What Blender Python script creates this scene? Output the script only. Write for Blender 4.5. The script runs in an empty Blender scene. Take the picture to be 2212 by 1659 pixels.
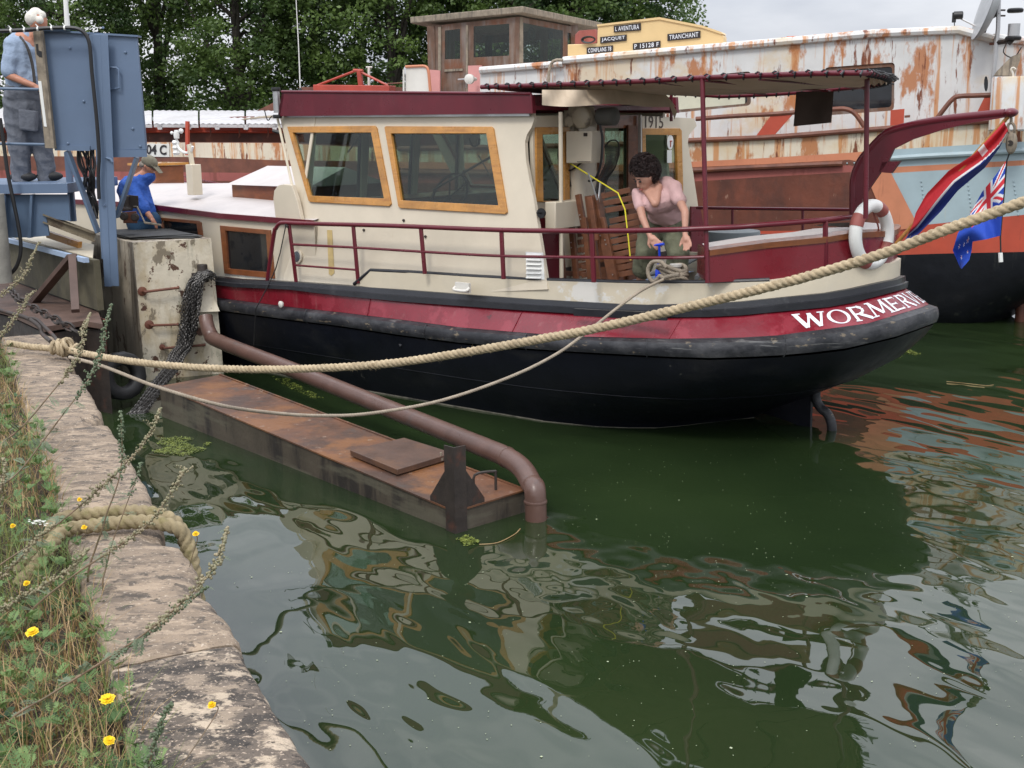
import bpy, bmesh, math, random
from mathutils import Vector, Matrix, Quaternion, noise
from mathutils.geometry import tessellate_polygon
R=math.radians
scene=bpy.context.scene
col=scene.collection
rnd=random.Random(7)

# ------------------------------------------------------------------ camera
F=2550.0; CX=1106.0; CY=829.5; PITCH=R(12.4); ROLL=R(-0.8); EYE=Vector((0,0,2.65))
_f=Vector((0,math.cos(PITCH),-math.sin(PITCH))); _r=Vector((1,0,0)); _u=_r.cross(_f)
_r2=_r*math.cos(ROLL)+_u*math.sin(ROLL); _u2=-_r*math.sin(ROLL)+_u*math.cos(ROLL)
cd=bpy.data.cameras.new('camera'); cam=bpy.data.objects.new('camera',cd); col.objects.link(cam)
cd.sensor_width=36; cd.lens=F/2212*36; cd.clip_start=0.1; cd.clip_end=1500
m=Matrix((_r2,_u2,-_f)).transposed().to_4x4(); m.translation=EYE; cam.matrix_world=m
scene.camera=cam

# ------------------------------------------------------------------ world, sun, exposure
w=bpy.data.worlds.new('World'); scene.world=w; w.use_nodes=True
nt=w.node_tree; nt.nodes.clear()
def N_(t,**k):
    n=nt.nodes.new(t)
    for a,b in k.items(): setattr(n,a,b)
    return n
out=N_('ShaderNodeOutputWorld'); bg=N_('ShaderNodeBackground'); tc=N_('ShaderNodeTexCoord')
sep=N_('ShaderNodeSeparateXYZ'); nt.links.new(tc.outputs['Generated'],sep.inputs[0])
mp=N_('ShaderNodeMapping'); mp.inputs['Scale'].default_value=(1.0,1.0,3.2); nt.links.new(tc.outputs['Generated'],mp.inputs[0])
nz=N_('ShaderNodeTexNoise'); nz.inputs['Scale'].default_value=2.6; nz.inputs['Detail'].default_value=7; nz.inputs['Roughness'].default_value=.55
nt.links.new(mp.outputs[0],nz.inputs['Vector'])
cr=N_('ShaderNodeValToRGB'); cr.color_ramp.elements[0].position=.36; cr.color_ramp.elements[0].color=(.50,.53,.60,1)
cr.color_ramp.elements[1].position=.66; cr.color_ramp.elements[1].color=(.84,.85,.89,1)
nt.links.new(nz.outputs['Fac'],cr.inputs[0])
# an overcast sky is brighter towards the zenith
mr=N_('ShaderNodeMapRange'); mr.inputs['From Min'].default_value=0.05; mr.inputs['From Max'].default_value=.9
mr.inputs['To Min'].default_value=.92; mr.inputs['To Max'].default_value=2.7; nt.links.new(sep.outputs['Z'],mr.inputs['Value'])
mu=N_('ShaderNodeMixRGB',blend_type='MULTIPLY'); mu.inputs[0].default_value=1
nt.links.new(cr.outputs[0],mu.inputs[1]); nt.links.new(mr.outputs[0],mu.inputs[2])
sky=N_('ShaderNodeTexSky'); sky.sky_type='NISHITA'; sky.sun_disc=False; sky.sun_elevation=R(52); sky.sun_rotation=R(200)
mx=N_('ShaderNodeMixRGB'); mx.inputs[0].default_value=.006
nt.links.new(mu.outputs[0],mx.inputs[1]); nt.links.new(sky.outputs[0],mx.inputs[2])
nt.links.new(mx.outputs[0],bg.inputs['Color']); bg.inputs['Strength'].default_value=.88
nt.links.new(bg.outputs[0],out.inputs[0])
sl=bpy.data.lights.new('sun','SUN'); sl.energy=1.3; sl.angle=R(14); sl.color=(1,.96,.9)
so=bpy.data.objects.new('sun',sl); col.objects.link(so)
so.rotation_euler=(R(38),0,R(-20)); so.location=(0,0,30)
scene.view_settings.view_transform='Standard'; scene.view_settings.look='None'
scene.view_settings.exposure=0.38; scene.view_settings.gamma=1
scene.cycles.max_bounces=8; scene.cycles.transparent_max_bounces=16

# ------------------------------------------------------------------ placing helpers
def ray(x,y): return _f+_r2*((x-CX)/F)+_u2*((CY-y)/F)
def onz(x,y,z=0.0):
    d=ray(x,y); return EYE+d*((z-EYE.z)/d.z)
def at(x,y,Y):
    d=ray(x,y); return EYE+d*(Y/d.y)
def onp(x,y,P0,n):
    d=ray(x,y); return EYE+d*((P0-EYE).dot(n)/d.dot(n))
A40=R(40)
BU=Vector((math.cos(A40),-math.sin(A40),0)); BN=Vector((-math.sin(A40),-math.cos(A40),0)); ZV=Vector((0,0,1))
def bp(u,v,z): return BU*u+BN*v+ZV*z
def bv(x,y,v): return onp(x,y,BN*v,BN)
def bu(x,y,u): return onp(x,y,BU*u,BU)
A20=R(20)
GU=Vector((math.cos(A20),-math.sin(A20),0)); GN=Vector((-math.sin(A20),-math.cos(A20),0))
def gv(x,y,v): return onp(x,y,GN*v,GN)
def lerp(a,b,t): return a+(b-a)*t
def interp(x,pts):
    if x<=pts[0][0]: return pts[0][1]
    for (a,b),(c,d) in zip(pts,pts[1:]):
        if x<=c: return b+(d-b)*(x-a)/(c-a) if c>a else d
    return pts[-1][1]
def smooth(pts,n=6,closed=False):
    pts=[Vector(p) for p in pts]; o=[]; L=len(pts)
    rng=range(L if closed else L-1)
    for i in rng:
        if closed: p0,p1,p2,p3=pts[i-1],pts[i],pts[(i+1)%L],pts[(i+2)%L]
        else: p0,p1,p2,p3=pts[max(i-1,0)],pts[i],pts[i+1],pts[min(i+2,L-1)]
        for k in range(n):
            t=k/n
            o.append(.5*((2*p1)+(p2-p0)*t+(2*p0-5*p1+4*p2-p3)*t*t+(3*p1-p0-3*p2+p3)*t**3))
    if not closed: o.append(pts[-1])
    return o

# ------------------------------------------------------------------ materials
MATS={}
def mat(name,base,rough=.5,metal=0,layers=(),bump=None,var=.12,vs=3.0,coat=0,spec=.5):
    if name in MATS: return MATS[name]
    m=bpy.data.materials.new(name); m.use_nodes=True; t=m.node_tree; n=t.nodes; b=n['Principled BSDF']
    tc=n.new('ShaderNodeTexCoord'); L=t.links.new
    def nz(scale,detail=5,seed=0,rgh=.6):
        mp=n.new('ShaderNodeMapping'); L(tc.outputs['Object'],mp.inputs[0])
        mp.inputs['Scale'].default_value=scale if hasattr(scale,'__len__') else (scale,)*3
        mp.inputs['Location'].default_value=(seed*3.7,seed*1.9,seed*5.3)
        x=n.new('ShaderNodeTexNoise'); x.inputs['Scale'].default_value=1; x.inputs['Detail'].default_value=detail; x.inputs['Roughness'].default_value=rgh
        L(mp.outputs[0],x.inputs['Vector']); return x.outputs['Fac']
    def rng(s,a,b_,c,d):
        q=n.new('ShaderNodeMapRange'); L(s,q.inputs['Value']); q.inputs['From Min'].default_value=a; q.inputs['From Max'].default_value=b_
        q.inputs['To Min'].default_value=c; q.inputs['To Max'].default_value=d; return q.outputs[0]
    v=nz(vs,6); f=rng(v,.3,.7,1-var,1+var)
    mu=n.new('ShaderNodeMixRGB'); mu.blend_type='MULTIPLY'; mu.inputs[0].default_value=1; mu.inputs[1].default_value=(*base,1); L(f,mu.inputs[2])
    cur=mu.outputs[0]
    for i,ly in enumerate(layers):
        c,sc,lo,hi=ly[:4]; seed=ly[4] if len(ly)>4 else i+1; mxf=ly[5] if len(ly)>5 else 1
        q=rng(nz(sc,8,seed,.65),lo,hi,0,mxf); x=n.new('ShaderNodeMixRGB'); L(q,x.inputs[0]); L(cur,x.inputs[1]); x.inputs[2].default_value=(*c,1); cur=x.outputs[0]
    L(cur,b.inputs['Base Color'])
    L(rng(nz(vs*2,4,9),.3,.7,max(rough-.08,.02),min(rough+.1,1)),b.inputs['Roughness'])
    b.inputs['Metallic'].default_value=metal; b.inputs['Coat Weight'].default_value=coat; b.inputs['Specular IOR Level'].default_value=spec
    if bump:
        bn=n.new('ShaderNodeBump'); bn.inputs['Distance'].default_value=bump[1]; bn.inputs['Strength'].default_value=1
        L(nz(bump[0],6,4),bn.inputs['Height']); L(bn.outputs[0],b.inputs['Normal'])
    MATS[name]=m; return m
RUST=(.22,.075,.025); DRUST=(.085,.04,.025)
M=dict(
 cream=mat('cream_paint',(.62,.55,.42),.42,bump=(14,.0015),var=.05,layers=[((.42,.30,.14),(9,9,.7),.66,.9,3,.5),((.5,.46,.38),(2,2,2),.5,.75,2,.5),((.7,.7,.68),(1.3,1.3,1.6),.62,.64,8,.7)]),
 wallc=mat('wheelhouse_cream_paint',(.60,.53,.415),.38,bump=(5,.002),var=.05,layers=[((.40,.27,.10),(11,11,.45),.70,.85,3,.6),((.48,.43,.34),(1.5,1.5,1.2),.5,.8,2,.5)]),
 cleanw=mat('white_enamel',(.62,.60,.55),.4,var=.08),
 roofw=mat('white_deck_paint',(.50,.46,.44),.55,var=.06,bump=(6,.004),layers=[((.42,.40,.39),(2.5,2.5,2.5),.56,.7,3,.7)]),
 burg=mat('burgundy_paint',(.11,.008,.017),.32,var=.15,bump=(9,.0015),layers=[((.22,.05,.05),(5,5,1.5),.6,.85,3,.5),((.4,.2,.2),(14,14,14),.74,.78,5)]),
 redh=mat('red_hull_paint',(.175,.010,.020),.24,var=.15,bump=(3,.004),layers=[((.26,.03,.045),(1.6,1.6,1.2),.54,.56,3,.6),((.27,.09,.09),(14,14,1.2),.58,.7,6,.5),((.05,.02,.02),(10,10,14),.66,.69,7,.7)]),  # lighter red patches paint the sky's reflection into the hull colour
 black=mat('black_hull_tar',(.005,.006,.010),.38,spec=.22,var=.3,bump=(7,.004),layers=[((.03,.03,.027),(1.2,1.2,4),.55,.8,3,.6),((.09,.09,.08),(7,7,7),.68,.72,5,.6)]),
 rub=mat('worn_black_rubbing_paint',(.022,.023,.027),.42,spec=.35,var=.3,vs=7,bump=(9,.008),layers=[((.08,.08,.085),(4,4,6),.48,.70,2,.8),((.20,.16,.11),(9,9,22),.61,.65,4,.8),((.16,.16,.155),(2,2,30),.62,.66,6,.6)]),
 blackt=mat('black_trim',(.013,.014,.018),.35,var=.3,bump=(10,.003),layers=[((.07,.07,.075),(6,6,6),.6,.75,2,.6)]),
 oak=mat('varnished_oak',(.47,.22,.048),.3,var=.25,vs=5,coat=.4,layers=[((.27,.10,.02),(3,3,26),.5,.7,2,.7),((.05,.03,.02),(9,9,9),.70,.73,4,.8)]),
 mahog=mat('varnished_mahogany',(.20,.065,.022),.35,var=.25,vs=7,coat=.3,layers=[((.10,.035,.015),(4,4,20),.5,.7,2,.7)]),
 teak=mat('oiled_teak',(.15,.055,.024),.55,var=.3,vs=9,layers=[((.07,.028,.014),(5,5,30),.5,.7,2,.6)]),
 oldwood=mat('weathered_brown_wood',(.13,.075,.05),.75,var=.3,vs=5,bump=(20,.004),layers=[((.20,.17,.15),(10,10,1.2),.45,.65,2,.9),((.17,.06,.025),(1.5,1.5,1.5),.52,.62,5,.8)]),
 greywood=mat('weathered_grey_wood',(.24,.20,.15),.85,var=.3,vs=12,bump=(25,.004),layers=[((.10,.085,.07),(25,25,2),.5,.65,2,.8)]),
 steelb=mat('blue_steel_paint',(.115,.165,.25),.42,var=.07,vs=2,bump=(4,.002),layers=[((.10,.15,.22),(4,4,1),.55,.8,3,.5),((.30,.17,.10),(16,16,9),.77,.80,6,.7)]),
 steeld=mat('blue_steel_braces',(.085,.13,.20),.45,var=.1,layers=[((.08,.10,.13),(5,5,1),.55,.7,3,.7),((.2,.1,.05),(14,14,9),.73,.77,6)]),
 rustplate=mat('rusted_pontoon_plate',(.125,.055,.028),.42,var=.3,vs=2.2,bump=(12,.004),layers=[((.055,.034,.026),(1.3,1.3,1.3),.46,.56,2,.85),((.20,.085,.03),(1.9,1.9,1.9),.50,.60,3,.8),((.06,.055,.05),(2.6,2.6,2.6),.60,.66,8,.6),((.28,.21,.16),(11,11,11),.63,.66,6,.7)]),
 rustside=mat('slimy_pontoon_side',(.065,.052,.037),.6,var=.3,vs=3,bump=(9,.005),layers=[((.018,.014,.012),(4,4,.7),.50,.58,2,.9),((.11,.10,.07),(.9,.9,6),.50,.60,4,.7)]),
 hatch=mat('dark_hatch_plate',(.085,.048,.034),.45,var=.3,vs=4,bump=(12,.003),layers=[((.13,.065,.035),(3,3,3),.5,.6,2,.7)]),
 pipe=mat('brown_pipe_paint',(.105,.058,.045),.34,var=.18,vs=4,bump=(22,.0025),layers=[((.075,.06,.055),(3,3,3),.58,.68,3,.7),((.30,.08,.03),(6,6,6),.72,.75,6)]),
 dark=mat('dark_steel',(.03,.022,.018),.6,var=.35,vs=8,bump=(14,.004),layers=[((.10,.035,.02),(5,5,5),.56,.7,2,.8)]),
 brownst=mat('rust_brown_steel',(.14,.05,.03),.6,var=.3,vs=5,bump=(14,.003),layers=[((.24,.08,.035),(4,4,4),.5,.7,2,.7)]),
 concrete=mat('grey_concrete',(.24,.23,.20),.9,var=.2,vs=6,bump=(20,.006)),
 rubber=mat('black_rubber',(.014,.014,.015),.6,var=.3,vs=8,bump=(12,.004)),
 rope=mat('manila_rope',(.38,.30,.19),.9,var=.2,vs=14,bump=(70,.004),layers=[((.26,.19,.11),(25,25,25),.52,.64,2,.6),((.56,.47,.32),(60,60,60),.56,.64,5,.7)]),
 ropey=mat('mossy_rope',(.25,.20,.115),.95,var=.25,vs=14,bump=(60,.005),layers=[((.16,.14,.05),(12,12,12),.5,.65,2,.7)]),
 ropeg=mat('grey_rope',(.30,.25,.19),.9,var=.2,vs=14,bump=(70,.003)),
 steel=mat('galvanised_steel',(.5,.5,.5),.35,metal=.8,var=.1),
 blackp=mat('black_plastic',(.012,.012,.013),.45,var=.2),
 white=mat('white_plastic',(.72,.72,.69),.4,var=.05),
 skin=mat('skin',(.47,.25,.18),.5,var=.1,vs=12,spec=.4),
 skinm=mat('tanned_skin',(.42,.19,.12),.5,var=.12,vs=12,spec=.4),
 hair=mat('dark_curly_hair',(.022,.010,.009),.5,var=.5,vs=40,bump=(60,.02)),
 hairw=mat('white_hair',(.66,.63,.56),.7,var=.15,vs=30,bump=(70,.008)),
 pink=mat('pink_shirt',(.56,.36,.35),.9,var=.08,vs=9,bump=(13,.012)),
 khaki=mat('khaki_linen',(.135,.14,.09),.95,var=.15,vs=9,bump=(11,.02)),
 shirtb=mat('pale_blue_shirt',(.27,.34,.45),.9,var=.1,vs=7,bump=(10,.02)),
 overall=mat('grey_work_trousers',(.13,.14,.165),.9,var=.2,vs=5,bump=(8,.03)),
 blues=mat('blue_shirt',(.022,.085,.36),.85,var=.15,vs=7,bump=(9,.03)),
 capm=mat('olive_cap',(.16,.145,.105),.9,var=.2,vs=15,bump=(30,.004)),
 stone=mat('quay_stone',(.255,.195,.14),.95,var=.25,vs=2.0,bump=(34,.016),layers=[((.14,.11,.085),(6,13,6),.48,.57,2,.8),((.39,.30,.215),(6,15,6),.53,.60,3,.75),((.07,.058,.048),(13,18,13),.56,.60,4,.8),((.54,.45,.35),(60,70,60),.60,.64,7,.8),((.10,.085,.07),(45,55,45),.60,.64,11,.7)]),
 stonel=mat('lichened_quay_stone',(.13,.104,.082),.95,var=.3,vs=3.0,bump=(38,.020),layers=[((.33,.26,.19),(8,15,8),.50,.56,2,.85),((.05,.043,.037),(11,15,11),.49,.545,4,.88),((.52,.42,.31),(6,8,6),.545,.59,3,.9),((.58,.46,.35),(75,90,75),.585,.62,7,.85),((.03,.025,.022),(24,30,24),.60,.63,9,.9)]),
 soil=mat('soil',(.045,.032,.02),.95,var=.4,vs=8,bump=(15,.03)),
)
def rustwhite(name,base,amt):
    return mat(name,base,.55,var=.08,bump=(10,.002),layers=[
     ((.60,.47,.29),(.9,.9,.9),.54-amt,.63-amt,2,.7),
     ((.50,.21,.06),(9,9,.45),.545-amt,.63-amt,3,.85),
     ((.40,.14,.035),(2.6,2.6,1.1),.58-amt,.64-amt,5,.9),
     ((.17,.05,.02),(9,9,1.4),.60-amt,.65-amt,6)])
M['bargew']=rustwhite('rust_streaked_white_paint',(.60,.60,.585),.005)
M['bargeb']=rustwhite('rust_bled_white_band',(.62,.55,.43),.035)
M['bargeblue']=mat('pale_blue_hull_paint',(.33,.42,.45),.5,var=.08,bump=(10,.002),layers=[((.45,.42,.30),(9,9,.7),.60,.75,3,.6),((.15,.06,.03),(16,16,10),.72,.75,5)])
M['salmon']=mat('faded_orange_paint',(.52,.20,.105),.55,var=.12,layers=[((.24,.08,.04),(9,9,1),.58,.7,3,.7)])
M['redor']=mat('red_lead_paint',(.42,.065,.033),.5,var=.12,layers=[((.2,.05,.03),(8,8,2),.6,.7,3,.7)])
M['rustwall']=mat('rusted_plate',(.135,.038,.02),.6,var=.25,vs=2,bump=(9,.006),layers=[((.07,.025,.017),(2,2,1),.48,.62,2,.8),((.30,.17,.12),(14,14,5),.66,.70,6,.8)])
M['redfaded']=mat('faded_red_plate',(.30,.085,.07),.55,var=.15,layers=[((.17,.045,.03),(7,7,1.5),.52,.66,2,.8)])
M['tar']=mat('barge_tar',(.007,.008,.011),.45,spec=.25,var=.3,bump=(5,.006),layers=[((.06,.065,.05),(7,7,.7),.58,.72,3,.7)])
M['yellow']=mat('pale_yellow_paint',(.68,.49,.24),.45,var=.05)
M['hatchg']=mat('aluminium_hatch_cover',(.47,.46,.46),.45,var=.1,vs=2,layers=[((.33,.31,.30),(1,12,1),.5,.6,2,.6)])
M['lblue']=mat('light_blue_paint',(.33,.42,.56),.5,var=.08)
M['leadred']=mat('red_steel_beam',(.36,.05,.03),.5,var=.2)
M['pinkp']=mat('faded_pink_paint',(.56,.26,.24),.55,var=.1)
M['blockp']=mat('flaking_cream_block',(.60,.54,.42),.6,var=.1,vs=3,bump=(10,.01),layers=[((.42,.33,.19),(3,3,1.5),.48,.62,2,.7),((.15,.12,.08),(6,6,3.5),.56,.60,3,.85),((.085,.038,.022),(5,5,5),.60,.62,5),((.10,.11,.06),(3,3,.9),.56,.66,7,.7)])
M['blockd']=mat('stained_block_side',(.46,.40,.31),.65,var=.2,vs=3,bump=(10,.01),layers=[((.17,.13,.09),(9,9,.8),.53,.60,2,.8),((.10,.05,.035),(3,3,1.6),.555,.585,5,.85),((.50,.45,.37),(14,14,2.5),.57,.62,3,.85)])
M['canvas']=mat('beige_awning_canvas',(.50,.40,.29),.9,var=.1,bump=(5,.01),layers=[((.33,.22,.12),(2,2,2),.55,.75,3,.6)])
M['tarp']=mat('dark_brown_cloth',(.075,.055,.045),.95,var=.15,bump=(7,.01))
M['olive']=mat('algae_stained_plate',(.085,.075,.045),.8,var=.3,vs=3,bump=(10,.006),layers=[((.04,.035,.025),(2,2,1),.5,.62,2,.8)])
M['glassd']=mat('dark_glass',(.012,.014,.017),.08,var=.2,coat=.5)
M['numr']=mat('lettering_black',(.02,.015,.015),.5,var=.1)
M['letw']=mat('lettering_white',(.70,.72,.76),.5,var=.05)
def glass():
    m=bpy.data.materials.new('window_glass'); m.use_nodes=True; t=m.node_tree; n=t.nodes; n.clear()
    o=n.new('ShaderNodeOutputMaterial'); mx=n.new('ShaderNodeMixShader'); a=n.new('ShaderNodeBsdfTransparent'); g=n.new('ShaderNodeBsdfGlossy')
    a.inputs[0].default_value=(.66,.73,.68,1); g.inputs['Roughness'].default_value=.02; fr=n.new('ShaderNodeLayerWeight'); fr.inputs[0].default_value=.5
    mr=n.new('ShaderNodeMapRange'); mr.inputs['From Min'].default_value=.4; mr.inputs['To Min'].default_value=.05; mr.inputs['To Max'].default_value=.7; t.links.new(fr.outputs['Facing'],mr.inputs['Value']); t.links.new(mr.outputs[0],mx.inputs[0]); t.links.new(a.outputs[0],mx.inputs[1]); t.links.new(g.outputs[0],mx.inputs[2]); t.links.new(mx.outputs[0],o.inputs[0])
    return m
M['glass']=glass()
def leafmat(name,c1,c2,sc=3.0,tr=.25,rough=.55):
    m=bpy.data.materials.new(name); m.use_nodes=True; t=m.node_tree; n=t.nodes; b=n['Principled BSDF']; L=t.links.new
    tc=n.new('ShaderNodeTexCoord'); x=n.new('ShaderNodeTexNoise'); x.inputs['Scale'].default_value=sc; x.inputs['Detail'].default_value=5
    L(tc.outputs['Object'],x.inputs['Vector']); r=n.new('ShaderNodeValToRGB'); r.color_ramp.elements[0].position=.35; r.color_ramp.elements[1].position=.65
    r.color_ramp.elements[0].color=(*c1,1); r.color_ramp.elements[1].color=(*c2,1); L(x.outputs['Fac'],r.inputs[0]); L(r.outputs[0],b.inputs['Base Color'])
    b.inputs['Roughness'].default_value=rough
    if tr:
        o=[q for q in n if q.type=='OUTPUT_MATERIAL'][0]; tl=n.new('ShaderNodeBsdfTranslucent'); L(r.outputs[0],tl.inputs[0]); mx=n.new('ShaderNodeMixShader'); mx.inputs[0].default_value=tr
        L(b.outputs[0],mx.inputs[1]); L(tl.outputs[0],mx.inputs[2]); L(mx.outputs[0],o.inputs[0])
    MATS[name]=m; return m
M['leaf']=leafmat('tree_leaves',(.026,.058,.015),(.155,.235,.055),.75,.35)  # pale and dark leaf tones paint in lit clumps and shaded depths
M['leaf2']=leafmat('weed_leaves',(.06,.13,.035),(.19,.29,.09),9)
M['mug']=leafmat('mugwort_buds',(.20,.20,.11),(.36,.30,.19),60,.15)
M['mugl']=leafmat('mugwort_leaves',(.10,.14,.075),(.19,.23,.14),30,.2)
M['stem']=leafmat('weed_stems',(.10,.08,.04),(.20,.13,.08),20,0)
M['grass']=leafmat('grass_blades',(.10,.16,.035),(.26,.28,.08),5)
M['straw']=leafmat('dry_grass',(.28,.16,.06),(.46,.33,.16),8)
M['algae']=leafmat('floating_algae',(.07,.10,.015),(.24,.28,.05),22,.1)
M['bark']=mat('tree_bark',(.05,.042,.033),.9,var=.3,vs=6,bump=(10,.02))
M['flow']=mat('yellow_petals',(.85,.58,.01),.6,var=.08)
M['floww']=mat('white_petals',(.75,.75,.68),.7,var=.08)

# ------------------------------------------------------------------ mesh builder
SPLIT={'door_frame','pink_panel','lacing','burgundy_skirting','cabinet_lip','rail_bracket','wall_bolt','cabinet_bolt','brass_screw','cover_bracket','cover_clamp','window_pane','brown_beam','eye','eyebrow','inner_post','sidelight_mount','console','bracket','hanging_cable','lamp_cap','mounting_bracket','hull_bracket','foredeck_rail','mid_rail','roof_beading','step_pin','weld_ring','wiper_arm','rope_on_cover','port_railing','winch_cable','cleat','box_catch'}
class MB:
    def __init__(s): s.v=[]; s.f=[]; s.m=[]; s.mi=0
    def add(s,vs,fs):
        b=len(s.v); s.v+= [Vector(q) for q in vs]; s.f+=[tuple(b+i for i in f) for f in fs]; s.m+=[s.mi]*len(fs); return s
    def hexa(s,q):  # 8 corners: bottom 4, top 4
        return s.add(q,[(3,2,1,0),(4,5,6,7),(0,1,5,4),(1,2,6,5),(2,3,7,6),(3,0,4,7)])
    def box(s,c,sx,sy,sz,X=Vector((1,0,0)),Y=None,Z=ZV):
        if Y is None: Y=Z.cross(X)
        c=Vector(c); q=[]
        for z in (-.5,.5):
            for a,b in ((-.5,-.5),(.5,-.5),(.5,.5),(-.5,.5)): q.append(c+X*(a*sx)+Y*(b*sy)+Z*(z*sz))
        return s.hexa(q)
    def bar(s,p,q,w,h,up=ZV):
        p=Vector(p);q=Vector(q); d=(q-p).normalized(); a=d.cross(up)
        if a.length<1e-4: a=d.cross(Vector((1,0,0)))
        a.normalize(); b=a.cross(d)
        c=[]
        for o in (p,q):
            for i,j in ((-.5,-.5),(.5,-.5),(.5,.5),(-.5,.5)): c.append(o+a*(i*w)+b*(j*h))
        return s.hexa(c)
    def tube(s,pts,r,n=10,closed=False,cap=True):
        pts=[Vector(p) for p in pts]; L=len(pts); vs=[];fs=[]; prev=None
        for i,p in enumerate(pts):
            if closed: d=(pts[(i+1)%L]-pts[i-1])
            else: d=pts[min(i+1,L-1)]-pts[max(i-1,0)]
            if d.length<1e-9: d=Vector((0,0,1))
            d.normalize()
            if prev is None:
                a=d.cross(ZV)
                if a.length<.05: a=d.cross(Vector((1,0,0)))
            else: a=prev-d*prev.dot(d)
            a.normalize(); prev=a; b=d.cross(a); rr=r(i/(L-1)) if callable(r) else r
            for k in range(n):
                t=2*math.pi*k/n; vs.append(p+(a*math.cos(t)+b*math.sin(t))*rr)
        for i in range(L if closed else L-1):
            j=(i+1)%L
            for k in range(n): fs.append((i*n+k,i*n+(k+1)%n,j*n+(k+1)%n,j*n+k))
        if cap and not closed: fs+= [tuple(range(n-1,-1,-1)),tuple((L-1)*n+k for k in range(n))]
        return s.add(vs,fs)
    def rope(s,pts,r,pitch,n=18,lob=.2,fuzz=0):
        pts=[Vector(p) for p in pts]
        # resample
        step=pitch/9; out=[pts[0]]; acc=0
        for a,b in zip(pts,pts[1:]):
            l=(b-a).length; t=step-acc
            while t<=l: out.append(a+(b-a)*(t/l)); t+=step
            acc=l-(t-step)
        L=len(out); vs=[];fs=[]; prev=None; dist=0
        for i,p in enumerate(out):
            d=(out[min(i+1,L-1)]-out[max(i-1,0)]).normalized()
            a=d.cross(ZV) if prev is None else prev-d*prev.dot(d)
            if a.length<.05: a=d.cross(Vector((1,0,0)))
            a.normalize(); prev=a; b=d.cross(a); ph=2*math.pi*dist/(pitch*3); dist+=step
            for k in range(n):
                t=2*math.pi*k/n; q=abs(math.sin(1.5*(t-ph)))
                rr=r*(1-lob+lob*1.15*q**.6)*(1+fuzz*noise.noise(p*40+Vector((k,0,0))))
                vs.append(p+(a*math.cos(t)+b*math.sin(t))*rr)
        for i in range(L-1):
            for k in range(n): fs.append((i*n+k,i*n+(k+1)%n,(i+1)*n+(k+1)%n,(i+1)*n+k))
        fs+= [tuple(range(n-1,-1,-1)),tuple((L-1)*n+k for k in range(n))]
        return s.add(vs,fs)
    def lathe(s,prof,c,ax=ZV,n=24):
        c=Vector(c); ax=Vector(ax).normalized(); a=ax.cross(Vector((1,0,0)))
        if a.length<.1: a=ax.cross(Vector((0,1,0)))
        a.normalize(); b=ax.cross(a); vs=[];fs=[]
        for r,h in prof:
            for k in range(n):
                t=2*math.pi*k/n; vs.append(c+ax*h+(a*math.cos(t)+b*math.sin(t))*r)
        for i in range(len(prof)-1):
            for k in range(n): fs.append((i*n+k,i*n+(k+1)%n,(i+1)*n+(k+1)%n,(i+1)*n+k))
        fs+= [tuple(range(n-1,-1,-1)),tuple((len(prof)-1)*n+k for k in range(n))]
        return s.add(vs,fs)
    def ball(s,c,rx,ry=None,rz=None,Q=None,n=14,k=9):
        ry=ry or rx; rz=rz or rx; c=Vector(c); vs=[];fs=[]
        for i in range(k+1):
            ph=math.pi*i/k
            for j in range(n):
                t=2*math.pi*j/n; p=Vector((rx*math.sin(ph)*math.cos(t),ry*math.sin(ph)*math.sin(t),rz*math.cos(ph)))
                if Q: p=Q@p
                vs.append(c+p)
        for i in range(k):
            for j in range(n): fs.append((i*n+j,(i+1)*n+j,(i+1)*n+(j+1)%n,i*n+(j+1)%n))
        return s.add(vs,fs)
    def capsule(s,p,q,r0,r1,n=12):
        p=Vector(p);q=Vector(q); L=[]
        K=7
        s.tube([lerp(p,q,i/K) for i in range(K+1)],lambda t:r0+(r1-r0)*t,n); s.ball(p,r0,n=n,k=8); s.ball(q,r1,n=n,k=8); return s
    def panel(s,loops,off):  # 3D planar loops (outer + holes), extruded by vector off
        loops=[[Vector(p) for p in l] for l in loops]; tri=tessellate_polygon(loops); fl=[p for l in loops for p in l]; K=len(fl)
        fs=[tuple(t) for t in tri]; fs+=[tuple(i+K for i in reversed(t)) for t in tri]; b=0
        for l in loops:
            n=len(l)
            for i in range(n): fs.append((b+i,b+(i+1)%n,b+(i+1)%n+K,b+i+K))
            b+=n
        return s.add(fl+[p+off for p in fl],fs)
    def grid(s,rows,closed=False):
        n=len(rows[0]); vs=[p for r in rows for p in r]; fs=[]
        for i in range(len(rows)-1):
            for j in range(n-1): fs.append((i*n+j,i*n+j+1,(i+1)*n+j+1,(i+1)*n+j))
        return s.add(vs,fs)
    def build(s,name,mats,parent=None,smooth_=40,bev=0,recalc=True):
        if name in SPLIT:
            par=list(range(len(s.v)))
            def find(a):
                while par[a]!=a: par[a]=par[par[a]]; a=par[a]
                return a
            for f in s.f:
                for i in f[1:]: par[find(i)]=find(f[0])
            grp={}
            for k,f in enumerate(s.f): grp.setdefault(find(f[0]),[]).append(k)
            if len(grp)>1:
                first=None
                for ks in grp.values():
                    b=MB(); mp={}
                    for k in ks:
                        for i in s.f[k]:
                            if i not in mp: mp[i]=len(b.v); b.v.append(s.v[i])
                        b.f.append(tuple(mp[i] for i in s.f[k])); b.m.append(s.m[k])
                    o=b._build(name,mats,parent,smooth_,bev,recalc); first=first or o
                return first
        return s._build(name,mats,parent,smooth_,bev,recalc)
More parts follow.
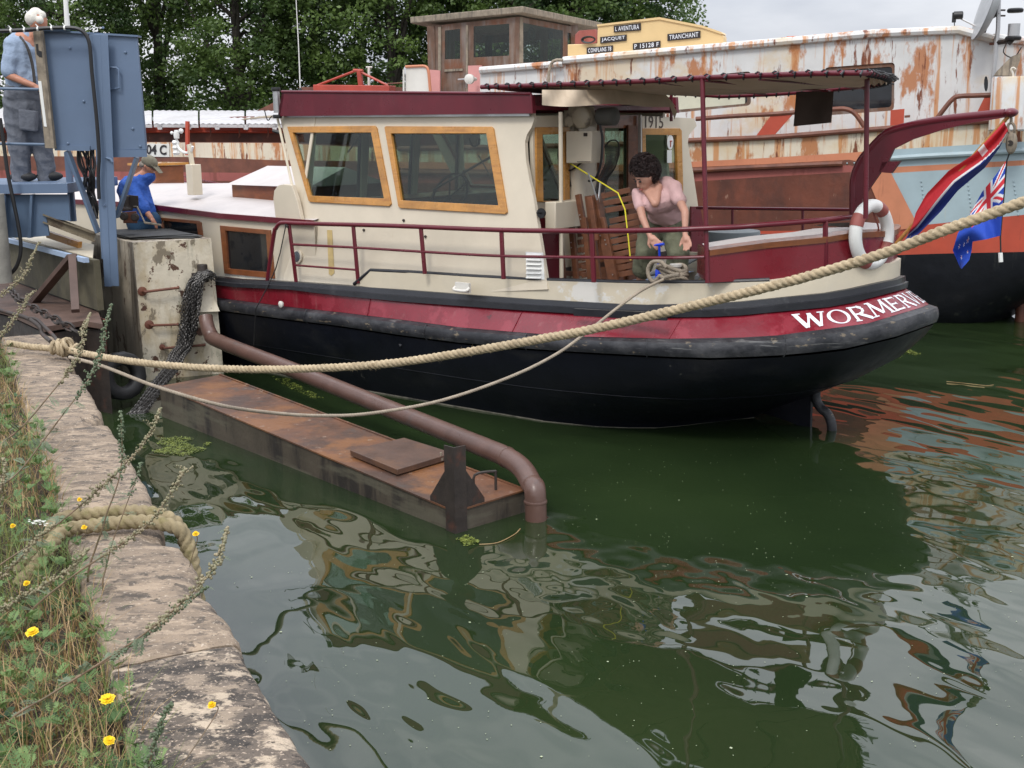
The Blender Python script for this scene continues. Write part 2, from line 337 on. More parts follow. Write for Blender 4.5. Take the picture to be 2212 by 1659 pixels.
    def _build(s,name,mats,parent=None,smooth_=40,bev=0,recalc=True):
        me=bpy.data.meshes.new(name); root=parent
        while root is not None and root.parent is not None: root=root.parent
        off=Vector(root.location) if root is not None else Vector((0,0,0))
        me.from_pydata([tuple(p-off) for p in s.v],[],s.f); me.update()
        if not isinstance(mats,(list,tuple)): mats=[mats]
        for m_ in mats: me.materials.append(m_)
        if len(mats)>1: me.polygons.foreach_set('material_index',s.m)
        if recalc and len(s.f)<60000:
            bm=bmesh.new(); bm.from_mesh(me); bmesh.ops.recalc_face_normals(bm,faces=bm.faces); bm.to_mesh(me); bm.free()
        if smooth_:
            me.shade_smooth(); me.set_sharp_from_angle(angle=R(smooth_))
        o=bpy.data.objects.new(name,me); col.objects.link(o)
        if parent is not None: o.parent=parent
        if bev:
            b=o.modifiers.new('bevel','BEVEL'); b.width=bev; b.segments=2; b.limit_method='ANGLE'; b.angle_limit=R(40)
        return o
def blob(name,prims,mt,parent,vox=.012,it=4,fold=0):
    """one continuous skin from overlapping tapered shapes"""
    b=MB()
    for p in prims:
        if p[0]=='c': b.capsule(*p[1:])
        else: b.ball(p[1],*p[2:])
    root=parent
    while root is not None and root.parent is not None: root=root.parent
    off=Vector(root.location) if root is not None else Vector((0,0,0))
    me=bpy.data.meshes.new('tmp'); me.from_pydata([tuple(q-off) for q in b.v],[],b.f)
    o=bpy.data.objects.new('tmp',me); col.objects.link(o)
    r=o.modifiers.new('r','REMESH'); r.mode='VOXEL'; r.voxel_size=vox; s_=o.modifiers.new('s','SMOOTH'); s_.iterations=it; s_.factor=.5
    dg=bpy.context.evaluated_depsgraph_get(); dg.update(); me2=bpy.data.meshes.new_from_object(o.evaluated_get(dg)); bpy.data.objects.remove(o)
    me2.name=name; me2.materials.clear(); me2.materials.append(mt); me2.shade_smooth()
    if fold:   # creases in the cloth
        nv=len(me2.vertices); co=[0.0]*(nv*3); me2.vertices.foreach_get('co',co); no=[tuple(v.normal) for v in me2.vertices]
        for i in range(nv):
            x,y,z=co[3*i]+off.x,co[3*i+1]+off.y,co[3*i+2]+off.z
            a=1-abs(noise.noise(Vector((x*5+z*7,y*5,z*3-x*4)))*2.4); b=1-abs(noise.noise(Vector((x*11,y*11+3,z*5+x*6)))*2.2); d=fold*(max(a,-.4)*.7+b*.3-.6)
            for k in range(3): co[3*i+k]+=no[i][k]*d
        me2.vertices.foreach_set('co',co); me2.update()
    n=bpy.data.objects.new(name,me2); col.objects.link(n); n.parent=parent; return n
def tag(o,label,cat,group=None,kind=None):
    if label: o['label']=label
    if cat: o['category']=cat
    if group: o['group']=group
    if kind: o['kind']=kind
    return o
def thing(name,loc,label,cat,group=None):
    o=bpy.data.objects.new(name,None); o.empty_display_size=.2; col.objects.link(o); o.location=loc
    return tag(o,label,cat,group)
def struct(o): o['kind']='structure'; return o
def text_mb(mb,body,fn,bold=.0,space=1.0):
    """flat lettering; fn maps (0..1, 0..1) of the text box to a 3D point"""
    c=bpy.data.curves.new('t','FONT'); c.body=body; c.offset=bold; c.space_character=space; c.resolution_u=3
    o=bpy.data.objects.new('t',c); col.objects.link(o); dg=bpy.context.evaluated_depsgraph_get(); dg.update()
    me=bpy.data.meshes.new_from_object(o.evaluated_get(dg)); bpy.data.objects.remove(o)
    xs=[v.co.x for v in me.vertices]; ys=[v.co.y for v in me.vertices]; x0,x1,y0,y1=min(xs),max(xs),min(ys),max(ys)
    mb.add([fn((v.co.x-x0)/(x1-x0),(v.co.y-y0)/(y1-y0)) for v in me.vertices],[tuple(p.vertices) for p in me.polygons]); bpy.data.meshes.remove(me)
def quadmap(a,b,c,d,off):  # lower-left, lower-right, upper-right, upper-left
    return lambda s,t: lerp(lerp(a,b,s),lerp(d,c,s),t)+off
# ================================================================== SETTING
def water():
    m=bpy.data.materials.new('canal_water'); m.use_nodes=True; t=m.node_tree; n=t.nodes; b=n['Principled BSDF']; L=t.links.new
    tc=n.new('ShaderNodeTexCoord')
    def nz(sc,det,rg=.5,dist=0,loc=(0,0,0),rot=0):
        mp=n.new('ShaderNodeMapping'); mp.vector_type='TEXTURE'; L(tc.outputs['Object'],mp.inputs[0]); mp.inputs['Scale'].default_value=tuple(1/k for k in sc); mp.inputs['Location'].default_value=loc; mp.inputs['Rotation'].default_value=(0,0,rot)
        x=n.new('ShaderNodeTexNoise'); x.inputs['Scale'].default_value=1; x.inputs['Detail'].default_value=det; x.inputs['Roughness'].default_value=rg; x.inputs['Distortion'].default_value=dist
        L(mp.outputs[0],x.inputs['Vector']); return x.outputs['Fac']
    def math_(op,a,b_):
        q=n.new('ShaderNodeMath'); q.operation=op
        for i,k in enumerate((a,b_)):
            if isinstance(k,(int,float)): q.inputs[i].default_value=k
            else: L(k,q.inputs[i])
        return q.outputs[0]
    def rng(s,a,b_,c,d):
        q=n.new('ShaderNodeMapRange'); q.interpolation_type='SMOOTHSTEP'; L(s,q.inputs['Value'])
        for k,v in zip(('From Min','From Max','To Min','To Max'),(a,b_,c,d)): q.inputs[k].default_value=v
        return q.outputs[0]
    cr=n.new('ShaderNodeValToRGB'); cr.color_ramp.elements[0].color=(.010,.019,.007,1); cr.color_ramp.elements[1].color=(.021,.036,.012,1)
    cr.color_ramp.elements[0].position=.3; cr.color_ramp.elements[1].position=.7; L(nz((.35,.35,1),3),cr.inputs[0]); L(cr.outputs[0],b.inputs['Base Color'])
    b.inputs['Roughness'].default_value=.015; b.inputs['IOR'].default_value=1.5; b.inputs['Specular IOR Level'].default_value=.76
    # ripples die away in the lee of the pontoon and grow towards open water
    sp=n.new('ShaderNodeSeparateXYZ'); L(tc.outputs['Object'],sp.inputs[0])
    dx=math_('SUBTRACT',sp.outputs[0],1.5); dy=math_('SUBTRACT',sp.outputs[1],8.0)
    d2=math_('ADD',math_('MULTIPLY',dx,dx),math_('MULTIPLY',math_('MULTIPLY',dy,dy),.55)); d=math_('SQRT',d2,0)
    d=math_('ADD',d,math_('MULTIPLY',math_('SUBTRACT',nz((.8,.8,1),3),.5),2.2))
    mask=rng(d,.5,2.5,.17,1)
    big=nz((.75,1.5,1),1,.4,.4,rot=R(-50)); sm=nz((1.9,4.6,1),.6,.4,.35,(4,2,0),rot=R(-60))
    h=math_('ADD',math_('MULTIPLY',big,.8),math_('MULTIPLY',sm,.27)); h=math_('MULTIPLY',h,mask); h=math_('MULTIPLY',h,rng(nz((.45,.45,1),2,.5,0,(7,3,0)),.36,.60,.30,1.1))
    bp_=n.new('ShaderNodeBump'); bp_.inputs['Distance'].default_value=.050; bp_.inputs['Strength'].default_value=1; L(h,bp_.inputs['Height']); L(bp_.outputs[0],b.inputs['Normal'])
    g=MB(); g.add([(-300,-60,0),(300,-60,0),(300,36,0),(-300,36,0)],[(0,1,2,3)])
    return struct(g.build('water',m,smooth_=0))
water()
g=MB(); g.add([(-600,36,-.4),(600,36,-.4),(600,38,1.2),(-600,38,1.2),(600,1200,1.6),(-600,1200,1.6)],[(0,1,2,3),(3,2,4,5)])
struct(g.build('far_bank',mat('bank_grass',(.05,.075,.025),.95,var=.4,vs=.5),smooth_=0))
g=MB(); g.add([(-2,36,.02),(2,36,.02),(2,36.1,.02),(-2,36.1,.02)],[(0,1,2,3)])

# quay frame: q(s,o,z) s metres along the edge from the camera, o metres towards land
Q0=Vector((.79,0,0)); QD=Vector((-.429,.903,0)); QL=Vector((-.903,-.429,0))
def q(s,o,z): return Q0+QD*s+QL*o+ZV*z
QT=1.05; QEND=10.5
t=thing('quay_wall',q(4,.2,0),'pitted tan stone quay wall edging the grass at the lower left','quay wall')
g=MB(); g.hexa([q(-8,.04,-1),q(QEND,.04,-1),q(QEND,.5,-1),q(-8,.5,-1),q(-8,.04,QT-.27),q(QEND,.04,QT-.27),q(QEND,.5,QT-.27),q(-8,.5,QT-.27)])
g.build('wall',M['concrete'],t)
bounds=[-8,-5,-2,.9,2.4,3.9,5.55,7.1,8.75,QEND]
for i,(a,b) in enumerate(zip(bounds,bounds[1:])):
    g=MB(); ns=max(6,int((b-a)/.035)) if b>1 else 8; no=14; rows=[]
    prof=[(0,-.3)]+[(0,-.22),(0,-.14),(0,-.07),(.006,-.03),(.02,-.008),(.05,0)]+[(.05+.34*k/8,0) for k in range(1,9)]+[(.40,-.01),(.41,-.05),(.41,-.3)]
    for k in range(ns+1):
        s=a+.006+(b-a-.012)*k/ns; row=[]
        wob=.022*noise.noise(Vector((s*1.1,i*3.1,0)))+.010*noise.noise(Vector((s*9,3,0)))+.006*noise.noise(Vector((s*27,1,0)))
        chip=max(0,noise.noise(Vector((s*3.1,7.7,i)))-.25)*.16
        e=min(k,ns-k)/ns*(b-a); er=.012*max(0,1-e/.03)
        for (o,z) in prof:
            p=q(s,o+ (wob+chip if o<.1 else .5*wob*(1 if o>.38 else 0)),QT+z-er-(chip*.4 if o<.06 and z>-.1 else 0))
            p+=ZV*(.006*noise.noise(p*4)+.004*noise.noise(p*22))+QL*(.006*noise.noise(p*14))
            row.append(p)
        rows.append(row)
    g.grid(rows); g.add(rows[0],[tuple(range(len(prof)))]); g.add(rows[-1],[tuple(range(len(prof)-1,-1,-1))])
    g.build('coping_stone',M['stonel'] if a<3.5 else M['stone'],t,smooth_=50)
# grassy ground behind the coping
g=MB(); rows=[]
for i in range(60):
    s=-30+ (i/59)**.8*40.2 if i<59 else QEND; row=[]
    for j in range(26):
        o=.40+ (j/25)**2.2*60; z=1.0+(.06*noise.noise(Vector((s*.9,o*1.1,0)))+.03*noise.noise(Vector((s*3,o*3,4)))) - (.05 if j==0 else 0)
        row.append(q(s,o,z))
    rows.append(row)
g.grid(rows); struct(g.build('ground',M['soil'],smooth_=60))

# ---------------------------------------------------------------- trees beyond the barge
def crown_mesh(seed,h,rx,n):
    r=random.Random(seed); vs=[];fs=[]; cl=[]
    for k in range(210):
        while True:
            a,b,c=[r.uniform(-1,1) for _ in range(3)]
            d=a*a+b*b+c*c
            if .18<d<1: break
        s_=1-.35*abs(c)**3
        cl.append((Vector((a*rx*s_,b*rx*.9*s_,h*.56+c*h*.46)),r.uniform(.38,.85)*rx*.36))
    def leaf(p,sz):
        d=Vector((r.gauss(0,1),r.gauss(0,1),r.gauss(.5,.8))).normalized(); a=d.cross(Vector((r.gauss(0,1),r.gauss(0,1),r.gauss(0,1)))).normalized(); b=d.cross(a)
        i=len(vs); vs.extend([p+a*sz,p+b*sz*.62,p-a*sz,p-b*sz*.62]); fs.append((i,i+1,i+2,i+3))
    for k in range(n):
        c,cr_=cl[r.randrange(len(cl))]; d=Vector((r.gauss(0,1),r.gauss(0,1),r.gauss(0,1))).normalized()*cr_*r.random()**.35
        d.z*=.7; leaf(c+d,r.uniform(.05,.092))
    g=MB(); g.add(vs,fs); return g,cl
def tree_proto(seed,h,rx,n,label):
    t=thing('deciduous_tree',(0,0,0),label,'tree','row of tall trees on the far bank')
    g,cl=crown_mesh(seed,h,rx,n); c=g.build('crown',M['leaf'],t,smooth_=0,recalc=False)
    r=random.Random(seed); g=MB(); g.tube([(0,0,-.2),(.05,0,h*.2),(-.06,.05,h*.45),(0,0,h*.8)],lambda u:.24*(1-u)+.05,9)
    for k in range(14):
        z=h*r.uniform(.14,.6); e=cl[r.randrange(len(cl))][0]; g.tube(smooth([(0,0,z),(e.x*.4,e.y*.4,z+.35*(max(e.z,z)-z)+.3),(e.x,e.y,max(e.z,z+.4))],4),lambda u:.08*(1-u)+.02,6)
    g.build('trunk',M['bark'],t); return t
protos=[tree_proto(s,h,rx,n,'x') for s,h,rx,n in ((1,11.5,2.5,26000),(2,10.5,2.9,29000),(3,12,2.3,25000))]
spots=[(-60,41,0,'leftmost tall tree, seen beyond the man standing at the blue cabinet'),(150,40,1,'tall leafy tree rising straight behind the blue steel cabinet'),
(350,42,2,'tall leafy tree just to the right of the blue cabinet'),(520,40,0,'tall tree behind the long grey hatch covers, left of the whip aerial'),
(690,41,1,'tall tree directly behind the thin whip aerial'),(850,40,2,'tall tree above the red triangular deck beam'),
(990,41.5,0,'tall tree behind the left end of the wooden barge wheelhouse roof'),(1120,40,1,'tall tree seen above the wooden barge wheelhouse'),
(1240,42,2,'tall tree above the yellow board with name plates'),(1345,44,1,'rightmost tall tree, its crown edge standing against the open sky')]
for i,(px,Y,k,lab) in enumerate(spots):
    src=protos[k]; first=not src.get('used')
    if first: o=src; src['used']=1
    else:
        o=src.copy(); col.objects.link(o)
        for ch in src.children: c=ch.copy(); col.objects.link(c); c.parent=o
    p=at(px,230,Y); o.location=(p.x,Y,1.1); o.rotation_euler=(0,0,i*1.9); s=1+.08*math.sin(i*5); o.scale=(s,s,.95+.1*math.cos(i*3)); o['label']=lab
for p_ in protos:
    if 'used' in p_: del p_['used']
for i in range(len(spots)): pass
for o in col.objects:
    if 'used' in o: del o['used']
# second, denser screen of foliage low behind the trunks
g=MB(); r=random.Random(5)
for k in range(26000):
    x=r.uniform(-24,5.2); z=1.2+4.6*r.random()**1.3*(.6+.4*noise.noise(Vector((x*.5,0,0)))); y=47+r.uniform(-1,1.5)
    d=Vector((r.gauss(0,1),r.gauss(0,1),r.gauss(0,1))).normalized(); a=d.cross(ZV).normalized(); b=d.cross(a); p=Vector((x,y,z)); s=r.uniform(.09,.16)
    if noise.noise(p*.8)<-.12: continue
    g.add([p+a*s,p+b*s*.7,p-a*s,p-b*s*.7],[(0,1,2,3)])
tag(g.build('hedge',M['leaf'],smooth_=0,recalc=False),'dark hedge growing along the bank behind the row of tree trunks','hedge')

# ================================================================== BARGE
B=thing('cargo_barge',gv(1000,600,-16.2)*1.0,'long rusty white and brown cargo barge with pale blue stern, behind the red boat','barge')
B.location=(1.5,16.6,0)
STX=[-200,0,200,400,600,700,860,1000,1060,1200,1300,1400,1500,1580,1659,1750,1834,1880,1925,1960,2020,2090,2150,2212,2262]
Lw0=[(-200,305),(600,309),(860,322),(1300,314),(1500,304),(1659,298),(1870,282),(2021,270),(2262,254)]
Lw1=[(-200,336),(400,339),(600,346),(860,349),(1060,352),(1300,357),(1500,349),(1659,341),(1834,330),(1925,323),(2212,306),(2262,303)]
Lw2=[(-200,352),(600,360),(1060,366),(1300,370),(1500,361),(1659,354),(1834,345),(1925,361),(2212,346),(2262,343)]
Lw3=[(-200,366),(600,374),(1300,383),(1500,374),(1659,365),(1834,357),(1925,374),(2212,357),(2262,354)]
Lw4=[(-200,384),(600,392),(1300,400),(1500,392),(1659,382),(1834,372),(1925,384),(2212,367),(2262,364)]
Lw5=[(-200,500),(1500,500),(1925,497),(1956,490),(2212,464),(2262,459)]
Lw6=[(-200,560),(1500,560),(1925,552),(1981,549),(2212,544),(2262,541)]
mats=[M['bargeb'],M['salmon'],M['brownst'],M['redfaded'],M['rustwall'],M['bargeblue'],M['redor'],M['tar']]
def barge_pt(x,y): return gv(x,y,-16.2)
def arc(p,k,L=2.0,inn=0):   # wrap the stern round
    a=R(90)*k; return p+GU*(L*math.sin(a))-GN*(L*(1-math.cos(a))*1.1)
g=MB()
lines=[Lw0,Lw1,Lw2,Lw3,Lw4,Lw5,Lw6]
for li in range(7):
    for i,(xa,xb) in enumerate(zip(STX,STX[1:])):
        right=xa>=1925
        if li<6: mi=[0,1 if xa>=860 and not right else 2,2,3,4,6][li]
        else: mi=7
        if right: mi=[0,5,1,5,5,6,7][li]
        g.mi=mi
        if li<6: q4=[barge_pt(xa,interp(xa,lines[li])),barge_pt(xb,interp(xb,lines[li])),barge_pt(xb,interp(xb,lines[li+1])),barge_pt(xa,interp(xa,lines[li+1]))]
        else:
            def bot(x):
                top=barge_pt(x,interp(x,Lw6)); z=-.4 if x<2100 else lerp(-.4,.2,min(1,(x-2100)/162)); return [Vector((top.x,top.y,lerp(top.z,z,k)))-GN*(k**3*lerp(.5,1.2,max(0,min(1,(x-1900)/362)))) for k in (0,.2,.4,.55,.7,.8,.9,1)]
            ca,cb=bot(xa),bot(xb)
            for k in range(7): g.add([ca[k],cb[k],cb[k+1],ca[k+1]],[(0,1,2,3)])
            continue
        g.add(q4,[(0,1,2,3)])
    # rounded stern
    xe=STX[-1]; g.mi=[0,5,1,5,5,6,7][li]
    if li<6: c0=[barge_pt(xe,interp(xe,lines[li])),barge_pt(xe,interp(xe,lines[li+1]))]
    else: c0=bot(xe)
    for k in range(8):
        A_=[arc(p,k/8) for p in c0]; B_=[arc(p,(k+1)/8) for p in c0]
        for j in range(len(c0)-1): g.add([A_[j],B_[j],B_[j+1],A_[j+1]],[(0,1,2,3)])
me_hull=g
# the far side and deck close the hull
top=[barge_pt(x,interp(x,Lw0)) for x in STX]; g.mi=2
for a,b in zip(top,top[1:]): g.add([a,b,b-GN*4.6,a-GN*4.6],[(0,1,2,3)])
e=[arc(top[-1],k/8) for k in range(9)]
for a,b in zip(e,e[1:]): g.add([a,b,top[-1]-GN*2.3],[(0,1,2)])
g.mi=7
for a,b in zip(top,top[1:]): g.add([a-GN*4.6,b-GN*4.6,Vector((b.x,b.y,-.4))-GN*4.6,Vector((a.x,a.y,-.4))-GN*4.6],[(0,1,2,3)])
hl=g.build('hull',mats,B,smooth_=0,recalc=False)
bm=bmesh.new(); bm.from_mesh(hl.data); bmesh.ops.remove_doubles(bm,verts=bm.verts,dist=.001); bm.to_mesh(hl.data); bm.free(); hl.data.shade_smooth(); hl.data.set_sharp_from_angle(angle=R(35))
g=MB(); P=gv(2204,690,-16.9); g.box(Vector((P.x+.25,P.y,.1)),.55,.06,1.0,GU); g.tube([Vector((P.x,P.y,-.5)),Vector((P.x,P.y,.9))],.07,10); g.build('rudder',M['brownst'],B)
g=MB(); g.panel([[gv(*p,-16.19) for p in ((1880,400),(1895,372),(1922,368),(1985,491),(1922,499))]],GN*.006); g.build('orange_stripe',M['salmon'],B,smooth_=0)
g=MB(); g.tube(smooth([gv(x,y,-16.16) for x,y in ((1912,343),(2000,337),(2120,331),(2212,325),(2262,322))],4),.033,8); g.build('half_round_rail',M['bargeblue'],B)
# rivet rows on the pale blue shell plating
g=MB()
for x0 in (1990,2090,2190):
    for k in range(9): g.ball(gv(x0+k*1.2,392+k*9,-16.195),.012,n=6,k=4)
for k in range(22): g.ball(gv(1560+k*15,368-k*.85,-16.195),.012,n=6,k=4)
g.build('rivet_row',M['bargeblue'],B)
g=MB(); g.tube([gv(x,interp(x,Lw0)-1,-16.17) for x in range(860,2263,60)],.034,8); g.build('gunwale_rail',M['brownst'],B)
g=MB(); g.tube([gv(x,interp(x,[(860,372),(1300,377),(1500,368),(1659,360),(1850,352)]),-16.16) for x in range(860,1860,60)],.036,8); g.build('rubbing_bar',M['brownst'],B)
# deckhouse with window openings
hs=[(1037,150),(1216,136),(1217,128),(1400,112),(1563,98),(1659,90),(1884,70),(2071,62),(2146,82),(2146,300),(1900,318),(1500,340),(1037,340)]
def rr(x0,y0,x1,y1,sk=0,sr=0,r_=8):  # rounded, sheared outline
    o=[]
    for cx,cy,a0 in ((x1-r_,y0+r_,-90),(x1-r_,y1-r_,0),(x0+r_,y1-r_,90),(x0+r_,y0+r_,180)):
        for k in range(4):
            a=R(a0+k*30); X=cx+r_*math.cos(a); Yy=cy+r_*math.sin(a); o.append((X+sr*(Yy-y0),Yy+sk*(X-x0)))
    return o
w1=rr(1398,176,1622,250,-.10); w2=rr(1781,146,1933,250,-.075,-.02); w3=[(2130+4.5*math.cos(a),181+17*math.sin(a)) for a in [k*math.pi/6 for k in range(12)]]
HP=-16.6
g=MB(); g.panel([[gv(*p,HP) for p in l] for l in (hs,w1,w2,w3)],-GN*.05)
rt=[gv(*p,HP) for p in hs[:9]]
for a,b in zip(rt,rt[1:]): g.add([a,b,b-GN*3.4+ZV*.05,a-GN*3.4+ZV*.05],[(0,1,2,3)])
c=gv(2146,82,HP); cb=gv(2146,300,HP)
aft=[c+(GU*1.5-GN*.9)*k-ZV*.16*k for k in (0,.5,1)]
for a,b in zip(aft,aft[1:]): g.add([a,b,Vector((b.x,b.y,cb.z)),Vector((a.x,a.y,cb.z))],[(0,1,2,3)])
g.add([aft[2],aft[2]-GN*2.5,Vector((aft[2].x,aft[2].y,cb.z))-GN*2.5,Vector((aft[2].x,aft[2].y,cb.z))],[(0,1,2,3)])
g.add([gv(1037,150,HP),gv(1037,340,HP),gv(1037,340,HP)-GN*3.4,gv(1037,150,HP)-GN*3.4],[(0,1,2,3)])
house=g.build('deckhouse',M['bargew'],B,smooth_=30)
g=MB(); g.tube([gv(x,y+2,HP+.02) for x,y in hs[:2]],.05,8); g.tube([gv(x,y+3,HP+.02) for x,y in hs[2:9]],.055,8); g.tube([p+ZV*.0 for p in aft],.055,8); g.build('roof_edge',M['bargew'],house)
for nm,lp,dy in (('window',w1,0),('window',w2,0)):
    g=MB(); inner=[((x-sum(a for a,b in lp)/len(lp))*.93+sum(a for a,b in lp)/len(lp),(y-sum(b for a,b in lp)/len(lp))*.84+sum(b for a,b in lp)/len(lp)) for x,y in lp]
    g.panel([[gv(*p,HP-.02) for p in lp],[gv(*p,HP-.02) for p in inner]],-GN*.13); f=g.build('window',M['oldwood'],B,smooth_=30)
    g=MB(); g.panel([[gv(*p,HP-.12) for p in inner]],-GN*.01); g.build('pane',M['glassd'],f,smooth_=0)
g=MB()
for k in range(13): g.bar(gv(1410,190+k*4.6,HP-.10)+GN*.012,gv(1610,171+k*4.6,HP-.10)+GN*.012,.012,.03)
g.build('window_blind',mat('cream_blind',(.55,.54,.42),.6),B,smooth_=0)
g=MB(); g.panel([[gv(*p,HP-.04) for p in w3]],-GN*.01); g.build('porthole',M['glassd'],B,smooth_=0)
# brown tubular rails and red brackets
g=MB()
g.tube(smooth([gv(x,y,-16.2) for x,y in ((1503,257),(1580,251),(1659,247),(1714,243),(1799,236),(1829,236),(1849,248),(1869,277))],4),.03,8)
g.tube(smooth([gv(x,y,-16.2) for x,y in ((2016,266),(2036,240),(2056,216),(2072,208),(2120,206),(2212,202),(2262,200))],4),.03,8)
g.build('handrail',M['brownst'],B)
g=MB()
for pts in (((2126,211),(2176,209),(2154,245),(2106,252)),((1665,251),(1713,247),(1674,291),(1632,296)),((1924,238),(1954,235),(1952,270),(1923,273))):
    g.panel([[gv(*p,-16.22) for p in pts]],GN*.03)
g.build('rail_bracket',M['redor'],B,smooth_=0)
g=MB(); g.bar(gv(1954,252,-16.2),gv(1966,251,-16.2),.03,.03); g.bar(gv(2126,214,-16.55),gv(2150,213,-16.5),.02,.05); g.bar(gv(2138,95,-16.55),gv(2160,94,-16.5),.03,.03); g.build('bracket',M['brownst'],B)
g=MB(); g.box(gv(1711,86,-17),.14,.14,.09,GU); g.build('vent_box',M['redor'],B,bev=.01)
# grey-brown scoop and white tank at the aft corner
g=MB(); g.panel([[gv(*p,-16.0) for p in ((2147,163),(2155,152),(2185,122),(2206,114),(2204,130),(2190,164))]],-GN*.22); g.build('canvas_scoop',M['greywood'],B)
g=MB(); P=gv(2185,166,-15.9); g.lathe([(.21,0),(.22,-.02),(.22,-.62),(.20,-.64)],P); g.tube(smooth([gv(x,y,-15.75) for x,y in ((2189,168),(2188,158),(2184,150),(2189,146),(2194,150))],3),.012,6); g.build('white_tank',M['bargew'],B)
# yellow sign panel with its five name plates
YP=-17.0
yp=[(1226,96),(1290,94),(1291,53),(1424,39),(1516,57),(1556,70),(1563,78),(1563,100),(1380,117),(1226,132)]
g=MB(); g.panel([[gv(*p,YP) for p in yp]],-GN*.25); yb=g.build('name_board',M['yellow'],B,smooth_=0,bev=.01)
g=MB(); g.panel([[gv(*p,YP+.02) for p in ((1289,53),(1424,37),(1517,55),(1558,69),(1562,74),(1556,73),(1516,60),(1424,42),(1290,57))]],-GN*.29); g.build('board_edge',M['yellow'],yb,smooth_=0)
def px3a(x,y): return (1106+x*.25,y*.25)
for body,bx in (('L AVENTURA',((882,280),(1115,262),(1115,200),(882,225))),('JACQUET',((765,377),(992,352),(992,298),(765,320))),('CONFLANS 78',((648,467),(874,447),(874,392),(648,412))),
  ('P 15128 F',((1047,433),(1284,410),(1284,352),(1047,375))),('TRANCHANT',((1345,355),(1629,327),(1629,265),(1345,295)))):
    c4=[gv(*px3a(*p),YP+.004) for p in bx]; g=MB(); g.panel([c4],GN*.018); pl=g.build('name_plate',M['numr'],yb,smooth_=0)
    mx_,my=.06,.17; f=quadmap(*c4,GN*.022); g=MB(); text_mb(g,body,lambda s,t,f=f:f(mx_+s*(1-2*mx_),my+t*(1-2*my)),.012,1.15); g.build('lettering',M['letw'],pl,smooth_=0)
# dull red box and black hose coil left of the board
g=MB(); g.panel([[gv(*p,-17.3) for p in ((1241,96),(1242,75),(1250,66),(1288,63),(1290,94))]],-GN*.3); g.build('red_locker',M['redfaded'],B,bev=.01)
g=MB()
for k in range(4): g.tube([gv(1272,86,-16.98)+GU*(.085+.006*k)*math.cos(a)+ZV*(.035+.004*k)*math.sin(a)+GN*.01*k for a in [j*math.pi/9 for j in range(18)]],.008,6,closed=True)
g.build('hose_coil',M['blackp'],B)
g=MB(); g.rope(smooth([gv(x,y,-16.45) for x,y in ((1185,180),(1186,155),(1192,136),(1202,130),(1216,130))],6),.022,.06); g.build('rope_end',M['ropeg'],B)
# wooden wheelhouse
WP=at(1121,140,18.6); wa=Vector((-.80,.60,0)); wn1=Vector((-.60,-.80,0)); wb=Vector((.62,.785,0)); wn2=Vector((.785,-.62,0))
def a1(x,y): return onp(x,y,WP,wn1)
def a2(x,y): return onp(x,y,WP,wn2)
W_=None
g=MB(); door_gl=[(997-553,0)]
l_out=[(933,56),(1121,36),(1121,215),(933,215)]
g.panel([[a1(*p) for p in l_out],[a1(*p) for p in ((996,66),(1031,63),(1031,140),(996,140))],[a1(*p) for p in ((1063,56),(1099,51),(1099,123),(1063,123))]][:1]+[[a1(*p) for p in ((961,66),(994,62),(994,127),(961,128))],[a1(*p) for p in ((1023,57),(1100,51),(1100,120),(1023,124))]],-wn1*.05)
g.panel([[a2(*p) for p in ((1121.5,36),(1240,58),(1240,215),(1121.5,215))],[a2(*p) for p in ((1129,49),(1216,66),(1216,134),(1129,135))],[a2(*p) for p in ((1226,70),(1237,73),(1237,132),(1226,133))]],-wn2*.05)
# back walls so that the cabin is closed; open upper half
bk=a1(933,140); rt_=a2(1240,140)
wh=g.build('wooden_wheelhouse',M['oldwood'],B,smooth_=0)
g=MB()
p0,p1,p2=a1(895,50),a1(1126,28),a2(1290,60)
z0,z1,z2=a1(895,46).z,a1(1127,24).z,a2(1290,58).z
p3=p0+(p2-p1); tp=[Vector((p0.x,p0.y,z0)),Vector((p1.x,p1.y,z1)),Vector((p2.x,p2.y,z2)),Vector((p3.x,p3.y,z0+z2-z1-.1))]
tp[0]+=wn1*.1; tp[1]+=wn1*.1+wn2*.1; tp[2]+=wn2*.1
g.hexa([p-ZV*.035 for p in tp]+[p+ZV*.06 for p in tp]); g.build('plank_roof',M['greywood'],wh,bev=.01)
g=MB(); g.panel([[a1(*p) for p in ((961,66),(994,62),(994,127),(961,128))]],-wn1*.01); g.panel([[a1(*p) for p in ((1023,57),(1100,51),(1100,120),(1023,124))]],-wn1*.01)
g.panel([[a2(*p) for p in ((1129,49),(1216,66),(1216,134),(1129,135))]],-wn2*.01); g.panel([[a2(*p) for p in ((1226,70),(1237,73),(1237,132),(1226,133))]],-wn2*.01)
g.build('window_pane',M['glass'],wh,smooth_=0)
g=MB()
for fn,n_,pts in ((a1,wn1,((948,58),(954,58),(954,205),(948,205))),(a1,wn1,((1008,54),(1012,54),(1012,205),(1008,205))),(a1,wn1,((961,150),(1001,148),(1001,153),(961,155))),(a2,wn2,((1121.5,36),(1128,37),(1128,215),(1121.5,215)))):
    g.panel([[fn(*p) for p in pts]],n_*.02)
g.build('door_frame',M['greywood'],wh,smooth_=0)
g=MB(); g.tube([a1(1008,171)+wn1*.05,a1(994,172)+wn1*.05],.012,6); g.bar(a1(1010,160)+wn1*.025,a1(1010,190)+wn1*.025,.03,.01); g.build('door_handle',M['steel'],wh)
